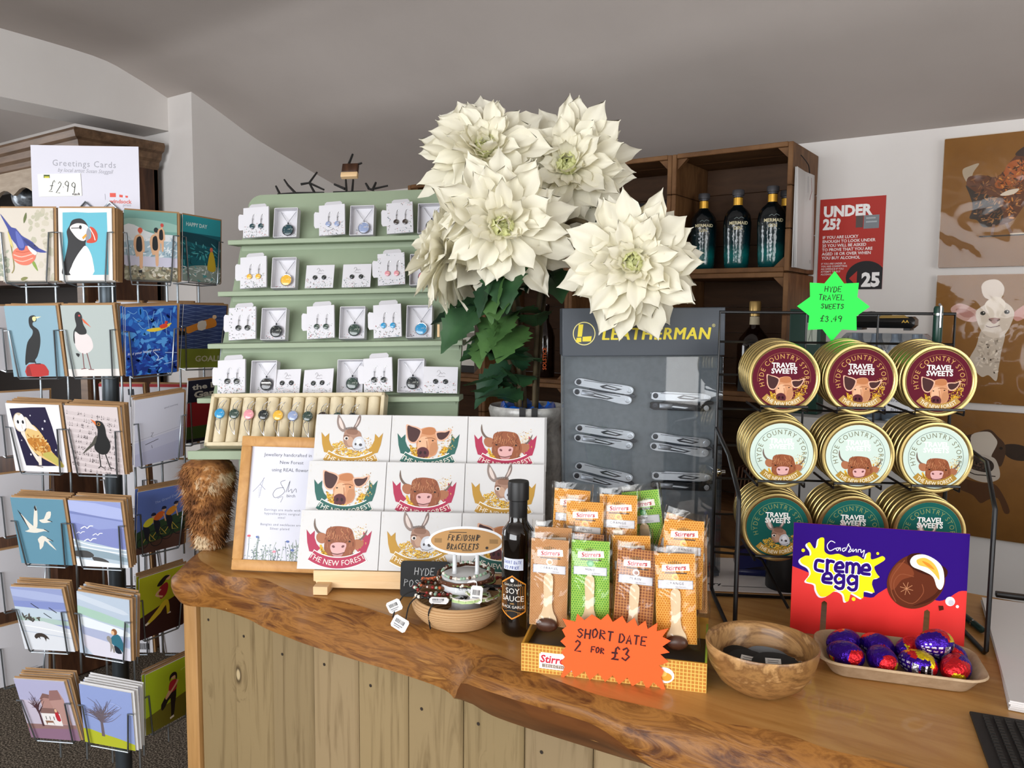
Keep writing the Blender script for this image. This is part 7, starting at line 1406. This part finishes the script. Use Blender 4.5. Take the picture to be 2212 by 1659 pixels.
        a = Art(w, h, 110, 960, 680, 1425); a.rect('a9a8c6', 110, 960, 680, 1425).p('bdb4c4', [110, 1120, 680, 1130, 680, 1320, 110, 1320]).p('8f6f6c', [110, 1310, 680, 1300, 680, 1425, 110, 1425]).p('8a6a80', [110, 1350, 680, 1330, 680, 1425, 110, 1425]).p('a9827a', [350, 1110, 395, 1065, 470, 1075, 475, 1190, 350, 1190]).p('7d5d58', [340, 1110, 395, 1060, 480, 1070, 470, 1100, 400, 1095]).p('b08a82', [450, 1110, 480, 1040, 580, 1030, 620, 1100, 640, 1300, 530, 1300, 480, 1180]).p('8f6a66', [450, 1115, 485, 1035, 580, 1028, 600, 1100]).rect('e2dedc', 315, 1215, 530, 1312).p('7d5f5a', [305, 1218, 325, 1175, 500, 1175, 530, 1215])
        for x in (355, 400, 445): a.rect('3a3436', x, 1240, x+8, 1268)
        a.p('b02a34', [475, 1210, 510, 1200, 525, 1270, 480, 1270], 2).e('d8b090', 492, 1192, 14).p('8a6450', [340, 1275, 430, 1275, 440, 1312, 425, 1290, 360, 1292, 350, 1312]); rd = random.Random(4)
        def tree(x, y, s_, c):
            a.line(c, [x, y, x-6*s_, y-100*s_, x-18*s_, y-160*s_], 22*s_, 3, .5)
            for k in range(22): an = rd.uniform(-2.6, -.5); l = rd.uniform(60, 125)*s_; x0, y0 = x-10*s_+rd.uniform(-10, 10)*s_, y-rd.uniform(90, 150)*s_; a.line(c, [x0, y0, x0+l*.5*cos(an), y0+l*.5*sin(an), x0+l*cos(an+rd.uniform(-.5, .5)), y0+l*sin(an+rd.uniform(-.4, .4))], 6*s_, 3, .7)
        tree(300, 1315, 1.05, '4a2f34')
    elif kind == 'baretree':
        a = Art(w, h, 600, 970, 1065, 1540); a.rect('8c9ccc', 600, 970, 1065, 1540).p('b0b52e', [600, 1400, 760, 1420, 1065, 1480, 1065, 1540, 600, 1540], 2); rd = random.Random(6); a.line('6b5f62', [780, 1440, 776, 1330, 770, 1260], 30, 3, .4)
        for k in range(60): an = rd.uniform(-2.9, -.25); l = rd.uniform(90, 210); x0, y0 = 772+rd.uniform(-10, 10), rd.uniform(1230, 1320); a.line('6b6068', [x0, y0, x0+l*.5*cos(an), y0+l*.5*sin(an), x0+l*cos(an+rd.uniform(-.4, .4)), y0+l*sin(an-rd.uniform(0, .4))], 8, 3, .8)
        a.line('b4c2ea', [870, 1100, 930, 1110, 960, 1130, 930, 1150], 4, 3)
    elif kind == 'back':
        a = Art(w, h, 0, 0, 100, 140); a.rect('d8d8de', 0, 0, 100, 140); rd = random.Random(2); x = 62
        while x < 92: ww = rd.choice((.6, 1, 1.6)); a.rect('2a2a2e', x, 116, x+ww, 132); x += ww+rd.choice((.7, 1.1))
        a.rect('a0a0a8', 62, 112, 78, 113)
    elif kind == 'redback':
        a = Art(w, h, 0, 0, 100, 140); a.rect('d4d3da', 0, 0, 100, 140).rect('a8282e', 0, 0, 100, 7).rect('22242e', 66, 12, 80, 26)
    return a
CP = {}
def greeting(kind, M, label, white=False, n=4, gname='', gap=.0056):
    "a card with its envelope in a pocket, and the n-1 cards behind it"
    rd = random.Random(hash(kind) % 97 if False else sum(map(ord, kind)))
    t = thing('greeting_card', label, 'greeting card', M)
    mb = MB(); mb.box((0, .0012, CHT/2), (CWD, .002, CHT)); cd = mb.build('folded_card', CARDW, t)
    cart(kind).build('printed_front', cd)
    mb = MB(); mb.box((.0035, .0032, CHT/2+.002), (CWD+.004, .0012, CHT+.004)); mb.build('envelope', CARDW if white else KRAFTE, t)
    for k in range(1, n):
        Mk = M @ MX.Translation((rd.uniform(-.002, .005), gap*k, -.001)) @ MX.Rotation(rad(rd.uniform(-1.5, 1.5)), 4, 'Y') @ MX.Rotation(rad(-.6*k), 4, 'X')
        dup(t, Mk, f'{gname} card in its {"white" if white else "brown"} envelope, {("", "next", "third", "fourth", "fifth", "sixth")[k]} behind the front one')
    return t
def pocket(M, up=True):
    h, f, w = CHT, -.0045, CWD
    P = [(-w/2-.0045, f, h*.66), (-w/2+.006, f, h*.66), (-w/2+.014, f-.001, .002), (-w/2+.015, f+.002, -.005), (w/2-.015, f+.002, -.005), (w/2-.014, f-.001, .002), (w/2-.008, f, h*.66), (w/2+.0045, f, h*.66)]
    I = ra.matrix_basis.inverted()
    mb = MB(); mb.X = I @ M; mb.tube(P, .0019, 6); mb.tube([(-w/2+.015, f+.002, -.005), (-w/2+.015, .054, -.007), (w/2-.015, .054, -.007), (w/2-.015, f+.002, -.005)], .0017, 6); mb.build('wire_pocket', STEELW, ra, smooth=60)
    if up:
        for x in (-w*.26, w*.3):
            p0 = M @ V((x, .056, -.006)); mb = MB(); mb.X = I; mb.tube([p0+V((0, 0, .1)), p0, p0+V((0, 0, -.085))], .0027, 8); mb.build('upright_wire', STEELW, ra, smooth=60)
AROWS = [((-1.898, .883, 1.565), 39.9, 5, 1.0, 6), ((-1.905, .90, 1.346), 35.5, -7, 1.0, 4), ((-1.867, .881, 1.128), 36.5, -13, -2, 5), ((-1.826, .864, .923), 33.9, -13, -2, 5), ((-1.79, .845, .733), 31, -15, -5, 5), ((-1.755, .832, .542), 29, -16, -4, 5)]
ACARDS = [('kingfisher', 'greeting card of a blue bird on a pink rose, top row of the rack', 'blue bird and rose', 'puffin', 'greeting card of a puffin on turquoise, top row of the rack', 'puffin'), ('cormorant', 'greeting card of a black cormorant on a red rock, second row of the rack', 'cormorant', 'oystercatcher', 'greeting card of a black and white wader with orange bill, second row', 'orange billed wader'),
          ('owl', 'greeting card of a barn owl on a starry dark sky, third row', 'barn owl', 'blackbird', 'greeting card of a blackbird on sheet music, third row', 'blackbird'), ('egrets', 'greeting card of three white birds flying on blue grey, fourth row', 'three white birds', 'gulls', 'greeting card of gulls over a lavender sea, fourth row', 'lavender sea gulls'),
          ('dogbeach', 'greeting card of a dog on a pale beach, fifth row', 'beach dog', 'hugbeach', 'greeting card of a person in blue hugging a dog, fifth row', 'dog hugging'), ('houses', 'greeting card of mauve houses and a dark tree, lowest row', 'mauve houses', 'baretree', 'greeting card of a bare tree on blue in white envelope, lowest row', 'bare tree')]
for (b, yw, ti, ro, n), (k1, l1, g1, k2, l2, g2) in zip(AROWS, ACARDS):
    F_ = frame(b, yw, ti, ro); d1 = 2 if b[2] < .8 else 0
    for sx, kd, lb, gn, ex in ((-1, k1, l1, g1, -d1), (1, k2, l2, g2, d1)):
        M = F_ @ MX.Translation((sx*.064, 0, 0)) @ MX.Rotation(rad(ex*2), 4, 'Y'); greeting(kd, M, lb, kd == 'baretree', n, gn); pocket(M)
BROWS = [('swimmers', (-1.839, 1.075, 1.574), 60, 5, -1, 'greeting card of swimmers in red caps at the shore, top row', 'swimmers', 4), ('bluewater', (-1.794, 1.043, 1.349), 80, -12, 3, 'greeting card of a swimmer in deep blue water, second row', 'blue water', 4), ('mist', (-1.752, 1.03, 1.145), 87, -14, 5, 'pale lavender greeting card with thin ink drawing, third row', 'pale lavender', 4), ('cyclists', (-1.803, 1.056, .918), 83, -13, 2, 'greeting card of three cyclists in bright shirts, fourth row', 'cyclists', 4), ('runner', (-1.80, 1.05, .712), 90, -10, 3, 'yellow greeting card of a running woman, fifth row by the counter', 'running woman', 4), ('stretch', (-1.741, 1.027, .507), 92, -10, 5, 'lime green greeting card of a stretching woman, lowest row by the counter', 'stretching woman', 3),
         ('sea', (-1.86, 1.225, 1.574), 96, 0, -2, 'greeting card of a yellow figure by a teal sea, top row', 'teal sea', 3), ('goal', (-1.87, 1.225, 1.352), 84, -8, -1, 'greeting card lettered GOAL with a leaping goalkeeper, second row', 'goalkeeper', 4), ('game', (-1.84, 1.215, 1.165), 88, -10, 2, 'black and red football greeting card, third row behind the green stand', 'football', 2), ('greenfield', (-1.85, 1.21, .94), 86, -10, 2, 'dark green greeting card half hidden behind the fur toy, fourth row', 'dark green', 2)]
for kd, b, yw, ti, ro, lb, gn, n in BROWS:
    M = frame(b, yw, ti, ro); greeting(kd, M, lb, False, n, gn); pocket(M)
# cards on the far faces, their white backs towards us
for r in range(1, 6):
    (b, yw, ti, ro, n) = AROWS[r]; q = at(6, (0, 742, 950, 1140, 1325, 1505)[r], 2.02)
    M = MX.Translation((q.x-.012, q.y+.055, b[2]-.002)) @ MX.Rotation(rad(84), 4, 'Z') @ MX.Rotation(rad(6), 4, 'X')
    greeting('back', M, f'white back of a card with barcode at the left edge, {("", "second", "third", "fourth", "fifth", "lowest")[r]} row', False, 2, f'{("", "second", "third", "fourth", "fifth", "lowest")[r]} row left edge'); pocket(M, False)
    for sx in (-1, 1):
        n_ = V((sin(rad(36)), -cos(rad(36)), 0)); e_ = V((cos(rad(36)), sin(rad(36)), 0)); p = V((RCX, RCY, b[2]+.012))-n_*.165+e_*(.068*sx+.02)
        M = MX.Translation(p) @ MX.Rotation(rad(36), 4, 'Z') @ MX.Rotation(rad(5), 4, 'X')
        greeting('redback' if r == 2 else 'back', M, f'white backed card on the far side of the rack, {("", "second", "third", "fourth", "fifth", "lowest")[r]} row, {"left" if sx < 0 else "right"}', False, 2, f'far side {("left", "right")[sx > 0]} {("", "second", "third", "fourth", "fifth", "lowest")[r]} row'); pocket(M, False)
# sign on top
q = at(187, 450, 2.1); SG = frame((q.x, q.y, q.z-.01), 40, 2, .5); sw, sh = .272, .172
t = thing('price_sign', 'white greetings cards sign with a handwritten price, on top of the rack', 'sign', SG)
mb = MB(); mb.box((0, .001, sh/2), (sw, .002, sh)); cd = mb.build('card', mat('white_sign_card', 'd2d1dc', .5), t)
a = Art(sw, sh, 335, 500, 1410, 1180); a.text('Greetings Cards', 865, 715, 66, '9a9aa4', xs=.92, track=6, rot=1.5).text('by local artist Susan Steggall', 870, 775, 42, '9a9aa4', shear=.25, xs=.85, rot=1.5).rect('d9574a', 1110, 980, 1170, 1022).p('d9574a', [1205, 995, 1240, 1000, 1238, 1025, 1205, 1022]).p('d9574a', [1265, 1005, 1292, 1008, 1290, 1028, 1268, 1026]).text('windsock', 1215, 1085, 42, 'd9695e', bold=.02, rot=1.5).text('press', 1280, 1115, 28, 'a4a4ae').line('8a8a94', [1062, 990, 1064, 1050], 3)
a.build('sign_print', cd)
mb = MB(); mb.X = MX.Translation((-sw/2+.072, -.0012, .0405)) @ MX.Rotation(rad(-2), 4, 'Y'); mb.box((0, 0, .029), (.108, .0012, .058)); pc = mb.build('price_card', mat('ivory_card', 'e9eae2', .5), t)
a = Art(.108, .058, 400, 795, 845, 1050); a.rect('4a5a2a', 455, 808, 518, 845).rect('c9c23a', 462, 826, 512, 845).hand('£2', 560, 1005, 128, '1e1e22', 7, shear=.25, xs=.45).e('1e1e22', 655, 945, 4).hand('99', 722, 1005, 122, '1e1e22', 7, shear=.05, xs=.42).hand('each', 785, 1035, 26, '3a2a3a', 5); a.build('handwriting', pc, M=MX.Translation((-sw/2+.072, -.0018, .0405)))
for x in (.0, .062):
    mb = MB(); mb.X = ra.matrix_basis.inverted() @ SG; mb.tube([(x-.026, -.004, -.002), (x, -.006, .026), (x+.022, -.004, .006), (x+.03, .0, -.03)] if x == 0 else [(x-.03, .0, -.03), (x-.022, -.004, .006), (x, -.006, .026), (x+.026, -.004, .002)], .0026, 6); mb.build('sign_clip', STEELW, ra, smooth=60)
# black twig garland resting along the top of the green stand
TW = mat('black_twig', '151311', .7)
def branch(label, px0, pts, extra=None):
    x0, _ = hit(S, px0, 415, .006); t = thing('twig_branch', label, 'branch', S @ MX.Translation((x0, .006, SHH+.003)))
    for P in pts:
        Q = []
        for x, y in P:
            lx, lz = hit(S, x, y, .006); Q.append((lx-x0, 0, max(0, lz-SHH-.003)))
        if P[0][1] >= 418: Q[0] = (Q[0][0], 0, .0005)
        mb = MB(); mb.tube(Q, [.0034*(1-.5*i/len(P)) for i in range(len(P))], 6); mb.build('twig', TW, t)
    if extra: extra(t, x0)
    return t
branch('black twig branch showing over the left end of the green stand', 655, [[(600, 420), (640, 417), (700, 416)], [(680, 420), (668, 395), (685, 372)], [(640, 420), (622, 400), (614, 388)], [(605, 420), (596, 402)], [(650, 398), (668, 395), (700, 410)]])
def clipbox(t, x0):
    (ax, az), (bx, bz) = hit(S, 741, 358, .006), hit(S, 771, 386, .006); h_ = az-bz
    mb = MB(); mb.box(((ax+bx)/2-x0, 0, bz+h_*.68-SHH), (bx-ax, .012, h_*.6), b=.001); mb.build('dark_cap', OAKD, t)
    mb = MB(); mb.box(((ax+bx)/2-x0, 0, bz+h_*.19-SHH), ((bx-ax)*1.05, .012, h_*.34), b=.001); mb.build('wooden_block', PALEWOOD, t)
branch('black twigs holding a small wooden block above the green stand', 755, [[(720, 416), (790, 414)], [(748, 420), (747, 388)], [(760, 420), (763, 388)], [(752, 358), (762, 333)], [(758, 360), (782, 352)], [(745, 408), (722, 398)]], clipbox)
branch('forked black twig right of the wooden block', 808, [[(806, 420), (806, 408), (838, 401)], [(797, 408), (790, 396)], [(806, 408), (812, 394)], [(806, 410), (797, 408)]])
